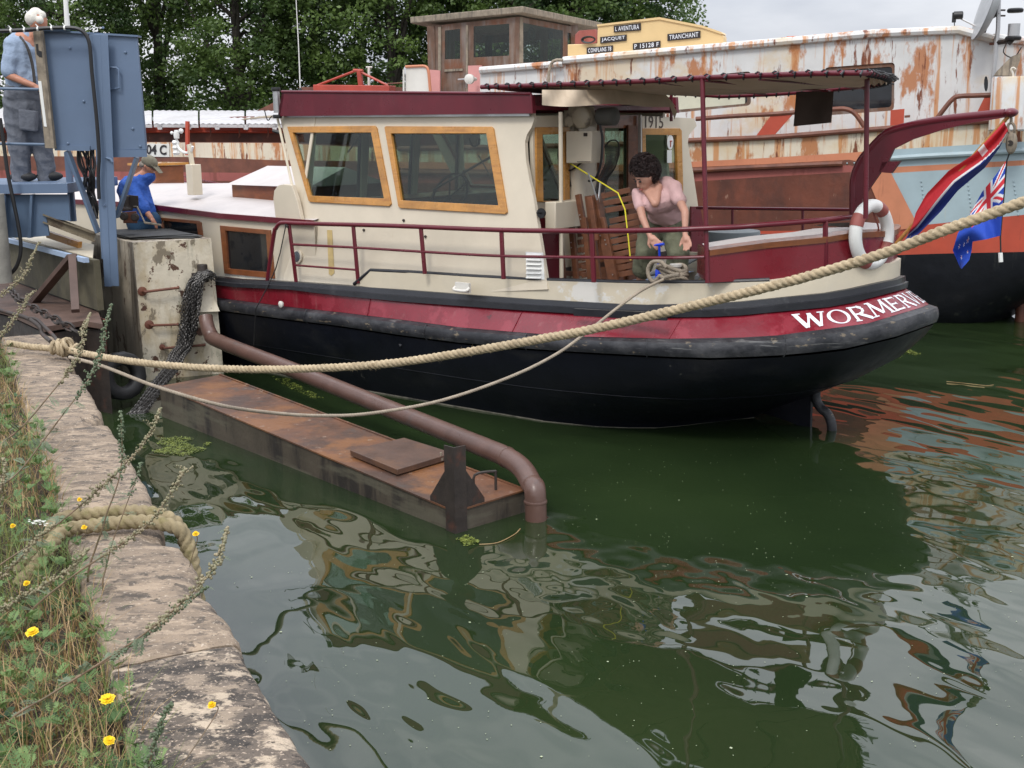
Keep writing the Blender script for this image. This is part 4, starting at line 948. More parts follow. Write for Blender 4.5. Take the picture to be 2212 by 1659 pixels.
g=MB(); g.tube([ws_(604,256)+wn*.03,ws_(635,398)+wn*.03,ws_(651,462)+wn*.03],.014,7); g.build('drain_pipe',M['cream'],wh)
g=MB(); g.lathe([(.02+.006*(k%2),k*.012) for k in range(9)],ws_(651,478)+wn*.03-ZV*.05); g.build('hose_end',M['steel'],wh)
g=MB(); g.panel([px(tcp,((595,471),(590,430),(592,412),(600,401),(612,398),(630,400),(641,432),(651,476)))],-BN*.05); g.build('spray_board',M['cleanw'] if 0 else M['wallc'],T,smooth_=0,bev=.006)
# small fittings on the wall
g=MB()
for x,y in ((873,476),(787,497),(920,511)): g.lathe([(.012,0),(.014,.012),(.008,.02)],ws_(x,y),wn,10)
g.build('wall_bolt',M['dark'],wh)
P=ws_(645,555); g=MB(); g.lathe([(.062,0),(.075,.012),(.075,.025),(.058,.03)],P,wn,24); ph=g.build('porthole',M['wallc'],wh); g=MB(); g.lathe([(.057,.031),(.052,.034)],P,wn,24); g.build('porthole_glass',mat('grey_glass',(.09,.10,.11),.25),ph)
g=MB(); g.panel([px(lambda x,y:ws_(x,y)+wn*.004,((707,497),(718,497),(723,590),(716,596),(711,592)))],wn*.001); g.build('rust_run',mat('yellow_rust_run',(.47,.35,.15),.5,var=.15,vs=12),wh,smooth_=0)
g=MB()
for k in range(6):
    y=547+k*9.6; g.hexa([ws_(1140,y+6)+wn*.004,ws_(1171,y+7)+wn*.004,ws_(1171,y+7)+wn*.03,ws_(1140,y+6)+wn*.03,ws_(1139,y)+wn*.004,ws_(1170,y+1)+wn*.004,ws_(1170,y+3)+wn*.012,ws_(1139,y+2)+wn*.012])
g.panel([px(lambda x,y:ws_(x,y)+wn*.002,((1136,544),(1174,546),(1177,604),(1138,602)))],wn*.003); g.build('louvre_vent',M['white'],wh,smooth_=0)
# wheelhouse interior
g=MB(); g.hexa([bp(u,v,z) for z in (1.28,1.33) for u,v in ((-9.6,VC+1.2),(-6.7,VC+1.2),(-6.7,VC-1.2),(-9.6,VC-1.2))]); g.build('cabin_floor',M['dark'],wh,smooth_=0)
g=MB(); g.box(bp(-9.0,VC-.1,1.62),.6,2.0,.6,BU); g.box(bp(-7.3,VC-.75,1.60),1.0,.5,.55,BU); g.build('console',M['mahog'],wh,bev=.02)
g=MB(); g.box(bp(-8.4,VC-.6,1.72),.9,.6,.22,BU); g.build('blue_seat',mat('navy_cushion',(.012,.02,.07),.9),wh,bev=.03)
g=MB(); P=bp(-8.45,VC+.35,1.92); ax=(BU*-.93+ZV*.36).normalized(); a_=BN; b_=ax.cross(a_)
g.tube([P+(a_*math.cos(k*math.pi/16)+b_*math.sin(k*math.pi/16))*.26 for k in range(32)],.014,8,closed=True)
for k in range(5): g.tube([P,P+(a_*math.cos(k*1.257)+b_*math.sin(k*1.257))*.26],.009,6)
g.tube([P,P-BU*.3-ZV*.3],.03,8); g.build('steering_wheel',M['dark'],wh)
g=MB(); g.bar(bp(-7.9,VC-.3,1.4),bp(-7.9,VC-.3,2.75),.07,.07); g.bar(bp(-7.65,VC+.15,1.4),bp(-7.85,VC+.15,2.75),.05,.05); g.build('inner_post',M['dark'],wh)
g=MB(); g.tube([ws_(735,290)-wn*.25,ws_(712,322)-wn*.25],.008,5); g.tube([ws_(1060,315)-wn*.2,ws_(905,405)-wn*.2],.012,6); g.tube([ws_(1010,330)-wn*.15,ws_(1075,445)-wn*.15],.006,5)
g.tube(smooth([ws_(x,y)-wn*.2 for x,y in ((983,292),(988,306),(996,309),(1003,303),(1006,292))],4),.009,6); g.build('wiper_arm',M['dark'],wh)
g=MB(); g.box(bp(-7.2,VC+.2,1.62),.5,.5,.05,BU); g.bar(bp(-7.0,VC+.4,1.3),bp(-7.0,VC+.4,1.62),.05,.05); g.bar(bp(-7.0,VC,1.3),bp(-7.0,VC,2.0),.05,.05); g.bar(bp(-7.42,VC+.4,1.3),bp(-7.42,VC+.4,1.62),.05,.05); g.build('stool',M['mahog'],wh,smooth_=0)
# aft bulkhead
UB_=-6.72
def bk(x,y,d=0): return bu(x,y,UB_+d)
bo=[(1150,250),(1300,248),(1430,252),(1500,256),(1505,272),(1488,292),(1486,310),(1497,370),(1506,430),(1513,480),(1520,640),(1160,640)]
hl=[(1168,288),(1218,286),(1218,437),(1168,437)]; hd=[(1296,262),(1354,262),(1354,600),(1296,600)]; hr=[(1389,288),(1462,290),(1466,440),(1391,438)]
g=MB(); g.panel([px(bk,bo),px(bk,hl),px(bk,hd),px(bk,hr)],-BU*.04); bh=g.build('aft_bulkhead',M['wallc'],T,smooth_=0)
frame(bh,px(bk,((1155,275),(1228,274),(1228,436),(1157,436))),px(bk,((1169,291),(1216,289),(1216,434),(1171,434))),M['oak'],BU,pane='glass')
frame(bh,px(bk,((1384,277),(1466,277),(1470,282),(1474,446),(1386,444))),px(bk,((1392,291),(1459,292),(1462,436),(1394,434))),M['oak'],BU,pane='glass')
f=frame(bh,px(bk,((1290,247),(1384,249),(1388,606),(1290,606))),px(bk,((1303,277),(1354,277),(1354,560),(1303,560))),M['mahog'],BU,.05,.02,name='door',pane='glass')
g=MB(); g.panel([px(lambda x,y:bk(x,y,.03),((1354,270),(1374,272),(1376,605),(1354,605)))],BU*.02); g.build('sliding_leaf',M['teak'],f,smooth_=0)
g=MB(); g.bar(bk(1382,248,.05),bk(1384,440,.05),.035,.02); g.build('door_post',M['cleanw'],bh)
g=MB(); P=bk(1448,307,.012); g.add([P+BN*.06*math.cos(a)+ZV*.075*math.sin(a) for a in [k*math.pi/12 for k in range(24)]],[tuple(range(24))]); g.panel([px(lambda x,y:bk(x,y,.012),((1441,324),(1451,324),(1451,352),(1441,352)))],BU*.001); st_k=g.build('window_sticker',M['white'],bh,smooth_=0)
g=MB(); g.tube([P+BU*.002-BN*.03+ZV*.01,P+BU*.002+BN*.01+ZV*.01],.006,4); g.tube([P+BU*.002-BN*.0+ZV*.01,P+BU*.002-BN*.0-ZV*.05],.006,4); g.build('sticker_mark',M['leadred'],st_k)
g=MB(); f=quadmap(*[bk(x,y,.004) for x,y in ((1394,276),(1433,277),(1433,251),(1394,250))],Vector((0,0,0))); text_mb(g,'1915',f,.0,.95); g.build('lettering',mat('number_brown',(.055,.03,.02),.5),bh,smooth_=0)
g=MB(); g.panel([px(lambda x,y:bk(x,y,.03),((1163,470),(1205,472),(1212,606),(1184,606)))],BU*.02); g.panel([px(lambda x,y:bk(x,y,.03),((1490,446),(1509,446),(1530,560),(1490,560)))],BU*.02); g.build('burgundy_skirting',M['burg'],bh,smooth_=0)
# winch post with gearbox, control box, white pole
def wv(x,y): return bv(x,y,-8.95)
wp=thing  # (alias keeps helper names short)
P0=wv(1249,600); top=wv(1247,330)
g=MB(); r0=.075; g.lathe([(r0,0),(r0,top.z-.95)],Vector((P0.x,P0.y,.92)),ZV,28); g.lathe([(.11,0),(.11,.03)],Vector((P0.x,P0.y,.90))); 
P1=wv(1234,335); g.tube([wv(1236,345),wv(1235,262)],.045,14); post=g.build('winch_post',M['wallc'],T)
g=MB(); g.hexa([wv(1251,351)+BN*.02,wv(1305,351)+BN*.02,wv(1305,351)+BN*.2,wv(1251,351)+BN*.2,wv(1251,283)+BN*.02,wv(1307,282)+BN*.02,wv(1307,282)+BN*.2,wv(1251,283)+BN*.2]); cb2=g.build('control_box',M['wallc'],post,bev=.006)
g=MB(); g.bar(wv(1275,348)+BN*.202,wv(1304,348)+BN*.202,.004,.006); g.bar(wv(1290,290)+BN*.205,wv(1297,290)+BN*.205,.01,.03); g.build('box_catch',M['dark'],cb2)
g=MB(); g.hexa([wv(1240,273),wv(1290,273),wv(1290,273)+BN*.16,wv(1240,273)+BN*.16,wv(1240,230),wv(1284,230),wv(1284,230)+BN*.16,wv(1240,230)+BN*.16]); g.lathe([(.10,0),(.10,.06),(.07,.08)],wv(1282,254)+BN*.14,BN,20); g.lathe([(.05,0),(.05,.03)],wv(1256,262)+BN*.16,BN,14); g.panel([px(wv,((1238,228),(1252,228),(1252,300),(1238,300)))],BN*.02)
g.build('winch_gearbox',mat('grimy_cream',(.36,.31,.23),.5,var=.2,layers=[((.12,.10,.08),(9,9,9),.55,.65,2,.8)]),post,bev=.008)
g=MB(); g.lathe([(.075,0),(.08,.02),(.08,.17),(.05,.19)],wv(1302,252)+BN*.05,BU,18); g.build('winch_motor',mat('grimy_grey',(.10,.10,.09),.6,var=.3),post)
g=MB(); g.tube(smooth([wv(x,y)+BN*.1 for x,y in ((1310,270),(1315,300),(1312,350),(1300,385),(1285,390))],5),.011,6); g.tube(smooth([wv(x,y)+BN*.1 for x,y in ((1232,300),(1220,330),(1226,355),(1242,367),(1256,362),(1270,350))],5),.009,6); g.build('winch_cable',M['blackp'],post)
g=MB(); g.bar(wv(1232,325)+BN*.09,wv(1246,345)+BN*.12,.02,.02); g.bar(wv(1240,382)+BN*.08,wv(1244,402)+BN*.08,.02,.01); g.build('cleat',M['dark'],post)
g=MB(); g.tube([bu(1211,242,-6.5),bu(1213,600,-6.5)],.02,10); g.build('white_pole',M['wallc'],T)
g=MB(); g.box(bu(1208,462,-6.6)+BU*.06,.12,.42,.24,BU); cbx=g.build('cockpit_locker',M['wallc'],T,bev=.008)
g=MB(); g.lathe([(.03,0),(.03,.02),(.045,.025),(.045,.04)],bu(1174,460,-6.5),BN,12); g.tube([bu(1160,460,-6.5),bu(1176,460,-6.5)],.008,6); g.build('locker_knob',M['blackp'],cbx)
# railing
def rv(x,y): return bv(x,y,VC+1.5)
def rvs(x,y):   # follow the round of the stern
    vv=interp(x,[(1400,VC+1.5),(1531,VC+1.30),(1659,VC+1.02),(1790,VC+.62),(1850,VC+.25)]); return bv(x,y,vv)
g=MB(); topl=[(577,610),(592,505),(596,494),(603,484),(615,481),(660,483),(853,488),(1085,497),(1278,499),(1431,497),(1531,493),(1600,490),(1659,485),(1784,475),(1846,468)]
g.tube(smooth([rvs(x,y) for x,y in topl],5),.022,10); rl=g.build('railing',M['burg'],T)
g=MB(); g.tube(smooth([rvs(x,y) for x,y in ((630,528),(770,535),(915,544),(1083,553),(1278,556),(1431,557),(1521,555))],4),.013,8); g.tube([rv(638,573),rv(770,583)],.011,8)
g.build('mid_rail',M['burg'],rl)
for (x0,y0),(x1,y1) in (((624,482),(640,611)),((763,487),(774,612)),((909,491),(918,592)),((1083,498),(1088,603)),((1278,499),(1283,610)),((1783,477),(1783,590))):
    g=MB(); g.bar(rvs(x0,y0),rvs(x1,y1),.022,.04,BU); g.build('rail_post',M['burg'],rl,bev=.004)
g=MB(); vp=VC-1.3
g.tube([bv(x,y,vp) for x,y in ((1505,449),(1659,451),(1839,453))],.016,8); g.tube([bv(x,y,vp) for x,y in ((1530,508),(1659,508),(1760,509))],.012,8)
for x in (1582,1734): g.tube([bv(x,450,vp),bv(x,530,vp)],.014,8)
g.build('port_railing',M['burg'],T)
# awning: bent tube frame, laced canvas
AV=-8.22; AP=-10.35
near=[bv(x,y,AV) for x,y in ((1040,188),(1106,186),(1200,183),(1300,179),(1400,175),(1517,168),(1640,163),(1760,159),(1862,158))]
zA=near[-1].z
AP=-10.2; uE=near[-1].dot(BU); ring=smooth([bv(x,y,v) for x,y,v in ((1876,158,-8.3),(1895,161,-8.55),(1912,166,-8.9),(1919,172,-9.35),(1908,179,-9.8),(1884,184,-10.1))],3)
u0=near[0].dot(BU); far_=[bv(x,y,AP) for x,y in ((1869,186),(1800,193),(1719,200),(1659,204),(1556,208),(1448,200),(1300,197),(1170,194))]
g=MB(); fr=near+ring+far_; g.tube(fr,.021,10)
P1a,P1b=bv(1517,166,AV),rvs(1528,611); g.tube([P1a,P1b],.019,10); P2a=bv(1873,160,-8.35); P2b=bv(1870,472,-8.75); P2a=bv(1873,160,-8.75); g.tube([P2a,P2b],.019,10)
g.tube([bv(1450,192,AP),bv(1450,262,AP)],.016,8)
for k in (1,3,5): 
    i=k+1; g.tube([near[i],min(far_,key=lambda p:abs(p.dot(BU)-near[i].dot(BU)))],.012,8)
g.tube([P1a-ZV*.03,far_[1]-ZV*.02],.010,6); g.tube([near[6]-ZV*.03,far_[0]-ZV*.02],.008,6)
af=g.build('awning_frame',M['burg'],T)
g=MB(); rows=[]; nn_=26
def edge_at(L,t):
    k=t*(len(L)-1); i=min(int(k),len(L)-2); return lerp(L[i],L[i+1],k-i)
hr_=len(ring)//2; E1=near+ring[:hr_+1]; E2=list(reversed(far_))+list(reversed(ring[hr_:]))
for i in range(nn_+1):
    t=i/nn_; a=edge_at(E1,t); b=edge_at(E2,t); rows.append([lerp(a,b,.03+.94*j/12)-ZV*(.035*math.sin(math.pi*j/12)*(1+.5*math.sin(i*1.7)))+ZV*.005 for j in range(13)])
g.grid(rows); cv=g.build('canvas',M['canvas'],af,smooth_=60)
g=MB(); r=random.Random(3)
def lacing(L,step):
    pts=smooth(L,10); acc=0
    for p,q_ in zip(pts,pts[1:]):
        acc+=(q_-p).length
        if acc>step:
            acc=0; d=(q_-p).normalized(); s_=d.cross(ZV).normalized()
            hx=[p+d*(.05*(k/8)-.02)+(s_*math.cos(k*2*math.pi/8+.6)+ZV*math.sin(k*2*math.pi/8+.6))*(.027) for k in range(9)]
            g.tube(hx+[hx[-1]+s_*r.uniform(.03,.07)-ZV*r.uniform(0,.03)],.0065,5)
lacing(near+ring+far_,.105); g.build('lacing',M['blackp'],af)
g=MB(); rows=[]
for i in range(25):
    t=i/24; x=lerp(1171,1430,t); rows.append([bu(lerp(x,x+30*t,j/6),lerp(194,lerp(227,229,t)+(3*math.sin(t*9)),j/6),-6.1+.02*math.sin(i*1.1+j*.5)+.05*j/6) for j in range(7)])
g.grid(rows); g.add([bu(1426,194,-6.1),bu(1463,240,-6.0),bu(1457,258,-6.0),bu(1448,232,-6.05)],[(0,1,2,3)]); g.build('rolled_canvas_flap',M['canvas'],af,smooth_=60)
# sun cloth hanging from the port side
g=MB(); rows=[]
for i in range(13):
    t=i/12; rows.append([bv(lerp(lerp(1720,1801,t),lerp(1714,1796,t),j/8),lerp(lerp(198,197,t),lerp(273,265,t),j/8),AP+.1+.015*math.sin(t*7+j*.3)) for j in range(9)])
g.grid(rows); g.build('hanging_sun_cloth',M['tarp'],af,smooth_=60)
# davit
dav=[(1841,470),(1841,415),(1843,380),(1856,347),(1876,322),(1906,292),(1929,280),(1984,267),(2059,255),(2171,243),(2174,253),(2100,265),(2039,279),(1971,301),(1931,321),(1919,347),(1900,375),(1880,404),(1862,432),(1862,470)]
g=MB(); g.panel([[bv(*p,VC+.02) for p in dav]],-BN*.03); 
g.panel([[bv(*p,VC+.02) for p in ((1905,350),(1944,348),(1925,374),(1898,372))]],-BN*.04)
g.tube(smooth([bv(x,y,VC) for x,y in ((1843,470),(1843,415),(1845,382),(1858,349),(1878,324),(1907,294),(1930,281),(1985,267),(2060,255),(2171,244))],4),.032,10)
g.tube([bv(1850,600,VC),bv(1850,465,VC)],.045,12); g.ball(bv(2184,243,VC),.05,.075,.035,Q=BU.to_track_quat('X','Z')); g.build('davit',M['burg'],T,smooth_=40)
# fairlead, black plank, rudder skeg, exhaust
g=MB(); P=bv(1000,621,VC+1.52); g.box(P,.17,.03,.09,BU); g.tube(smooth([P+BU*x+ZV*z+BN*y for x,y,z in ((-.085,.01,.0),(-.075,.04,-.02),(0,.045,-.025),(.075,.04,-.02),(.085,.01,0))],4),.014,8); g.build('fairlead',M['cleanw'],T)
g=MB(); P=bv(609,657,VC+1.66); g.lathe([(.03,0),(.035,.02),(.02,.03)],P,BN); g.build('freeing_port_cap',M['cleanw'],T)
g=MB(); g.bar(bv(1241,674,VC+1.535),bv(1440,684,VC+1.52),.03,.06); g.build('fender_plank',M['blackt'],T)
g=MB(); g.panel([[bv(*p,VC+.02) for p in ((1640,890),(1700,852),(1765,815),(1752,840),(1750,925),(1730,922),(1707,912),(1690,906))]],-BN*.04); g.build('skeg',M['black'],hull,smooth_=0)
g=MB(); g.tube(smooth([bv(x,y,VC) for x,y in ((1771,815),(1763,840),(1763,862),(1772,880),(1788,895),(1796,915),(1797,940))],5),.042,12); g.build('rudder_stock',M['rub'],hull)
# fendering pad and hook at the shoulder
g=MB(); g.panel([px(rv,((553,735),(603,707),(610,727),(560,759)))],-BN*.06); g.tube([rv(876,735)+BN*.08,rv(884,745)+BN*.1],.02,6); g.build('hull_bracket',M['rub'],hull)
g=MB(); g.tube(smooth([rv(623,483)+BN*.03,rv(605,580)+BN*.06,rv(585,662)+BN*.2],3),.006,5); g.tube([rv(585,662)+BN*.2,rv(580,740)+BN*.2],.006,5); g.tube([rv(x,485+2*k) +BN*.025 for k,x in enumerate((620,627,620,627))],.008,5); g.build('lanyard',M['blackp'],T)
t_=thing('whip_aerial',bv(649,199,VC+.4),'thin whip aerial standing on the front of the burgundy wheelhouse roof','aerial')
g=MB(); g.tube([bv(649,203,VC+.4),bv(645,100,VC+.4),bv(638,-30,VC+.4)],lambda t:.0075-.003*t,6); g.build('rod',M['white'],t_)
g=MB(); g.lathe([(.02,0),(.02,.05),(.01,.07)],bv(649,203,VC+.4)); g.build('aerial_base',M['blackp'],t_)
# foredeck fittings
def fd(x,y,v): return bv(x,y,v)
g=MB(); P=fd(421,410,VC+.9); top=fd(408,312,VC+.9); g.box(P+ZV*.12,.13,.13,.36,BU); g.bar(P+ZV*.2,top,.045,.045); g.build('weather_post',M['cream'],T,bev=.006)
g=MB(); d1=fd(422,298,VC+.9); 
g.tube(smooth([fd(x,y,VC+.9) for x,y in ((381,300),(385,318),(395,328),(405,330),(413,326),(416,316))],4),.016,7); g.lathe([(.03,-.05),(.035,0),(.02,.05)],fd(381,290,VC+.9)); g.ball(fd(391,283,VC+.9),.03); g.ball(fd(371,287,VC+.9),.02); g.tube([fd(371,287,VC+.9),fd(391,283,VC+.9)],.006,5)
g.lathe([(.045,k*.03) if k%2 else (.03,k*.03) for k in range(7)],fd(381,330,VC+.9)-ZV*.03); g.build('weather_sensor',M['white'],T)
g=MB(); b4=[fd(505,414,VC+.55),fd(600,416,VC+.9),fd(640,396,VC-.2),fd(560,392,VC-.5)]
b4=[bp(-11.7,VC+.65,0),bp(-10.3,VC+.65,0),bp(-10.3,VC-.45,0),bp(-11.7,VC-.45,0)]
zr=ztr(-11)+.16
for p in b4: p.z=zr
g.hexa([p-ZV*.05 for p in b4]+[p+ZV*.12 for p in b4]); sky_=g.build('skylight',M['mahog'],T,smooth_=0)
g=MB(); m0,m1=lerp(b4[0],b4[3],.5)+ZV*.32,lerp(b4[1],b4[2],.5)+ZV*.32; e=.05
q_=[p+ZV*.12 for p in b4]; q_[0]+=BN*e-BU*e; q_[1]+=BN*e+BU*e; q_[2]+=-BN*e+BU*e; q_[3]+=-BN*e-BU*e
g.add(q_+[m0,m1],[(0,1,5,4),(2,3,4,5),(0,4,3),(1,2,5)]); g.build('skylight_cover',M['roofw'],sky_,smooth_=0)
g=MB(); P=bp(-14.3,VC-.1,ztr(-12.5)+.28); g.box(P,.5,.45,.26,BU); hb_=g.build('companion_hatch',M['mahog'],T,bev=.01)
g=MB(); P2=P+ZV*.14; g.hexa([P2+BU*a_+BN*b_+ZV*c_ for c_ in (0,.03) for a_,b_ in ((-.32,-.28),(.30,-.28),(.30,.28),(-.32,.28))]); g.build('hatch_lid',M['oak'],hb_,smooth_=0)
g=MB()
for dv in (0,.25): g.tube(smooth([fd(x,y,VC-.9+dv) for x,y in ((300,356),(360,372),(450,392),(560,412))],4),.012,6)
g.tube([fd(340,372,VC-1.1),fd(440,405,VC-1.1)],.014,6)
for x,y in ((375,378),(430,390),(480,398)): g.tube([fd(x,y,VC-1.0),fd(x,y+14,VC-1.0)],.012,6)
g.build('foredeck_rail',M['burg'],T)
# ================================================================== LEFT SIDE: mooring block, steelwork, pontoon
YB=12.5
N0=at(287,524,YB); zt_=N0.z; R0_=onz(456,515,zt_); L0_=onz(196,504,zt_); K0=R0_+L0_-N0
T2=thing('mooring_block',Vector((N0.x,N0.y,0)),'tall flaking cream steel mooring block with rungs, black sheeting on its top','mooring block')
def lowc(p,x,y): return at(x,y,p.y-.05)
nb=Vector((N0.x+.03,N0.y-.05,-.4)); rb=Vector((R0_.x+.06,R0_.y-.04,-.4)); lb=Vector((L0_.x-.02,L0_.y-.02,-.4)); kb=rb+lb-nb
g=MB(); K=10
def face(a,b,c,d):
    g.grid([[lerp(lerp(a,b,i/K),lerp(d,c,i/K),j/K) for i in range(K+1)] for j in range(K+1)])
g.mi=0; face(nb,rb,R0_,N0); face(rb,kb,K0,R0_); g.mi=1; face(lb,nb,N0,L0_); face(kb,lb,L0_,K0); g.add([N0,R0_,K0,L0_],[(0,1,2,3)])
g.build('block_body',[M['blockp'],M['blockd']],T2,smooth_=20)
rn=(R0_-N0).normalized(); rN=Vector((rn.y,-rn.x,0)); 
if rN.y>0: rN=-rN
def bf(x,y,d=.0): return onp(x,y,N0+rN*.02,rN)+rN*d
g=MB(); g.hexa([bf(428,672,.0),bf(471,670,.0),bf(471,670,.09),bf(428,672,.09),bf(428,610,.0),bf(457,608,.0),bf(461,640,.02),bf(428,640,.02)]); g.build('side_plinth',M['blockp'],T2,smooth_=0)
for (x0,y0),(x1,y1) in (((307,629),(385,620)),((322,701),(384,699)),((350,750),(442,743))):
    g=MB(); g.tube([bf(x0,y0,0),bf(x0+2,y0,.07),bf(x1-2,y1,.07),bf(x1,y1,0)],.014,8); g.lathe([(.045,0),(.05,.01),(.02,.02)],bf(x0,y0),rN,12); g.build('rung',M['brownst'],T2)
g=MB(); P=bf(436,592,.05); g.lathe([(.055,-.08),(.055,.10),(.05,.11)],P); g.bar(bf(412,592,.05),bf(456,590,.05),.03,.03); g.build('hook_peg',M['dark'],T2)
g=MB(); r=random.Random(2)
for k in range(7):
    c=[lerp(lerp(N0,R0_,a),lerp(L0_,K0,a),b)+ZV*(.006+.004*k) for a,b in ((r.uniform(0,.15),r.uniform(.05,.3)),(r.uniform(.8,1),r.uniform(.02,.2)),(r.uniform(.8,1),r.uniform(.8,1)),(r.uniform(0,.3),r.uniform(.7,1)))]
    g.hexa(c+[p+ZV*.005 for p in c])
g.build('roofing_sheet',mat('black_bitumen_sheet',(.045,.045,.042),.7,var=.3,vs=6,bump=(9,.01)),T2,smooth_=0)
tw_=thing('hand_winch',lerp(N0,K0,.5)+ZV*.03,'small rusty winch with twin dark drums and a lever, on top of the mooring block','winch')
Yw=12.95
g=MB(); g.hexa([at(266,482,Yw),at(297,482,Yw),at(297,482,Yw+.25),at(266,482,Yw+.25),at(268,458,Yw),at(295,456,Yw),at(295,456,Yw+.25),at(268,458,Yw+.25)]); g.build('body',M['redor'] if 0 else M['brownst'],tw_,bev=.006)
for x,y in ((269,467),(293,469)):
    g=MB(); g.lathe([(.02,0),(.045,.01),(.045,.03),(.03,.035),(.03,.05)],at(x,y,Yw-.02),Vector((0,-1,0)),16); g.build('drum',M['dark'],tw_)
g=MB(); g.lathe([(.075,0),(.075,.03),(.05,.04),(.05,.16),(.03,.17)],at(272,455,Yw+.1)); g.hexa([at(276,450,Yw+.1),at(300,450,Yw+.1),at(300,450,Yw+.2),at(276,450,Yw+.2),at(276,421,Yw+.1),at(299,423,Yw+.1),at(299,423,Yw+.2),at(276,421,Yw+.2)]); g.build('gear_housing',M['dark'],tw_,bev=.006)
g=MB(); g.tube([at(289,446,Yw-.03),at(296,446,Yw-.03),at(313,481,Yw-.1)],.009,6); g.tube([at(313,481,Yw-.1),at(348,486,Yw-.12)],.012,6); g.build('lever',M['greywood'],tw_)
# ---- blue steelwork
YC=12.3
T3=thing('blue_steel_stand',at(150,420,YC),'blue-grey steel stand with tall cabinet, braces and platform, carrying the man in grey trousers','steel stand')
g=MB(); c4=[(91,66),(295,79),(316,324),(118,324)]; th=Vector((0,.05,0))
front=[at(*p,YC) for p in c4]; g.hexa([front[3],front[2],front[2]+th,front[3]+th,front[0],front[1],front[1]+th,front[0]+th]); cab=g.build('cabinet',M['steelb'],T3,bev=.006)
g=MB(); g.panel([[at(*p,YC-.012) for p in ((236,323),(316,324),(317,339),(238,340))]],Vector((0,.02,0))); g.panel([[at(*p,YC-.012) for p in ((118,314),(194,315),(194,326),(118,325))]],Vector((0,.012,0)))
g.panel([[at(*p,YC-.03) for p in ((88,63),(298,76),(298,80),(88,67))]],Vector((0,.12,0))); g.build('cabinet_lip',M['steelb'],cab,smooth_=0)
g=MB()
for x,y in ((151,104),(271,113),(287,278),(147,310),(303,316),(181,219),(223,60)): g.lathe([(.013,0),(.013,.012),(.006,.016)],at(x,y,YC),Vector((0,-1,0)),8)
g.build('cabinet_bolt',M['steelb'],cab)
g=MB(); g.tube([at(x,y,YC-.04 if i not in(0,5) else YC) for i,(x,y) in enumerate(((218,144),(220,144),(251,146),(256,150),(258,190),(225,196)))],.010,8); g.build('cabinet_handle',M['steelb'],cab)
g=MB(); g.bar(at(212,75,YC-.05),at(236,618,YC-.05),.07,.10,Vector((0,1,0))); g.bar(at(222,75,YC-.09),at(247,618,YC-.09),.012,.10,Vector((1,0,0))); g.bar(at(203,75,YC-.06),at(229,560,YC-.06),.012,.09,Vector((1,0,0)))
g.build('column',M['steelb'],T3,bev=.003)
for (x0,y0),(x1,y1) in (((146,326),(212,503)),((296,340),(252,470))):
    g=MB(); g.bar(at(x0,y0,YC+.05),at(x1,y1,YC+.05),.03,.105,Vector((0,1,0))); g.build('diagonal_brace',M['steeld'],T3,bev=.003)
g=MB(); g.bar(at(236,448,YC-.07),at(225,442,YC-.11),.02,.02); g.tube([at(230,341,YC-.1),at(240,344,YC-.14),at(243,350,YC-.14)],.012,6); g.build('step_pin',M['steelb'],T3)
zpl=at(70,397,YC).z
g=MB(); a=at(-160,397,YC); b=at(145,397,YC); g.hexa([Vector((a.x,YC,zpl-.10)),Vector((b.x,YC,zpl-.10)),Vector((b.x,YC+1.6,zpl-.10)),Vector((a.x,YC+1.6,zpl-.10)),Vector((a.x,YC,zpl)),Vector((b.x,YC,zpl)),Vector((b.x,YC+1.6,zpl)),Vector((a.x,YC+1.6,zpl))]); plt=g.build('platform',M['steelb'],T3,bev=.004)
g=MB(); g.panel([[at(*p,YC+.08) for p in ((-160,420),(148,420),(152,478),(100,470),(106,509),(62,513),(-160,516))]],Vector((0,.03,0))); g.build('side_plate',M['steeld'],plt,smooth_=0)
for x0,x1 in ((66,62),(8,4),(-70,-75)):
    g=MB(); g.panel([[at(*p,YC+.02) for p in ((x0-1,420),(x0+4,420),(x1+4,514),(x1-3,514))]],Vector((0,.08,0))); g.build('stiffener',M['steeld'],plt,smooth_=0)
g=MB(); g.bar(at(146,328,YC+.3),at(158,478,YC+.3),.06,.05,Vector((0,1,0))); g.build('post',M['steelb'],T3)
g=MB()
for pts in (((-160,188),(85,193)),((-160,308),(97,312)),((-160,74),(66,66),(150,63))): g.tube([at(*p,YC-.05) for p in pts],.014,8)
g.build('handrail',M['steeld'],T3)
g=MB(); g.bar(at(94,470,YC+.1),at(205,512,12.5),.03,.10); g.bar(at(94,463,YC+.1),at(205,504,12.5),.10,.014); g.bar(at(94,479,YC+.1),at(205,521,12.5),.10,.014); g.build('rusty_beam',mat('grimy_beam',(.16,.13,.085),.7,var=.3,vs=5,bump=(9,.005),layers=[((.06,.035,.02),(5,5,5),.5,.6,2,.8)]),T3,smooth_=0)
g=MB(); c4=[at(*p,YC-.10) for p in ((70,63),(90,64),(118,321),(97,320))]; g.panel([c4],Vector((0,.06,0))); bd=g.build('timber_board',M['greywood'],T3,bev=.004)
g=MB(); g.panel([[at(*p,YC-.106) for p in ((82,175),(89,175),(101,274),(95,273))]],Vector((0,.004,0))); g.build('white_strip',M['white'],bd,smooth_=0)
g=MB(); g.panel([[at(*p,YC-.104) for p in ((77,95),(82,95),(83,109),(90,111),(91,124),(85,123),(79,117))]],Vector((0,.003,0))); g.build('hinge_recess',M['blackp'],bd,smooth_=0)
g=MB(); g.lathe([(.10,0),(.105,.9)],at(4,600,12.1)-ZV*.05,ZV,20); tag(g.build('concrete_pier',M['concrete']),'round grey concrete pier beneath the blue platform','pier')
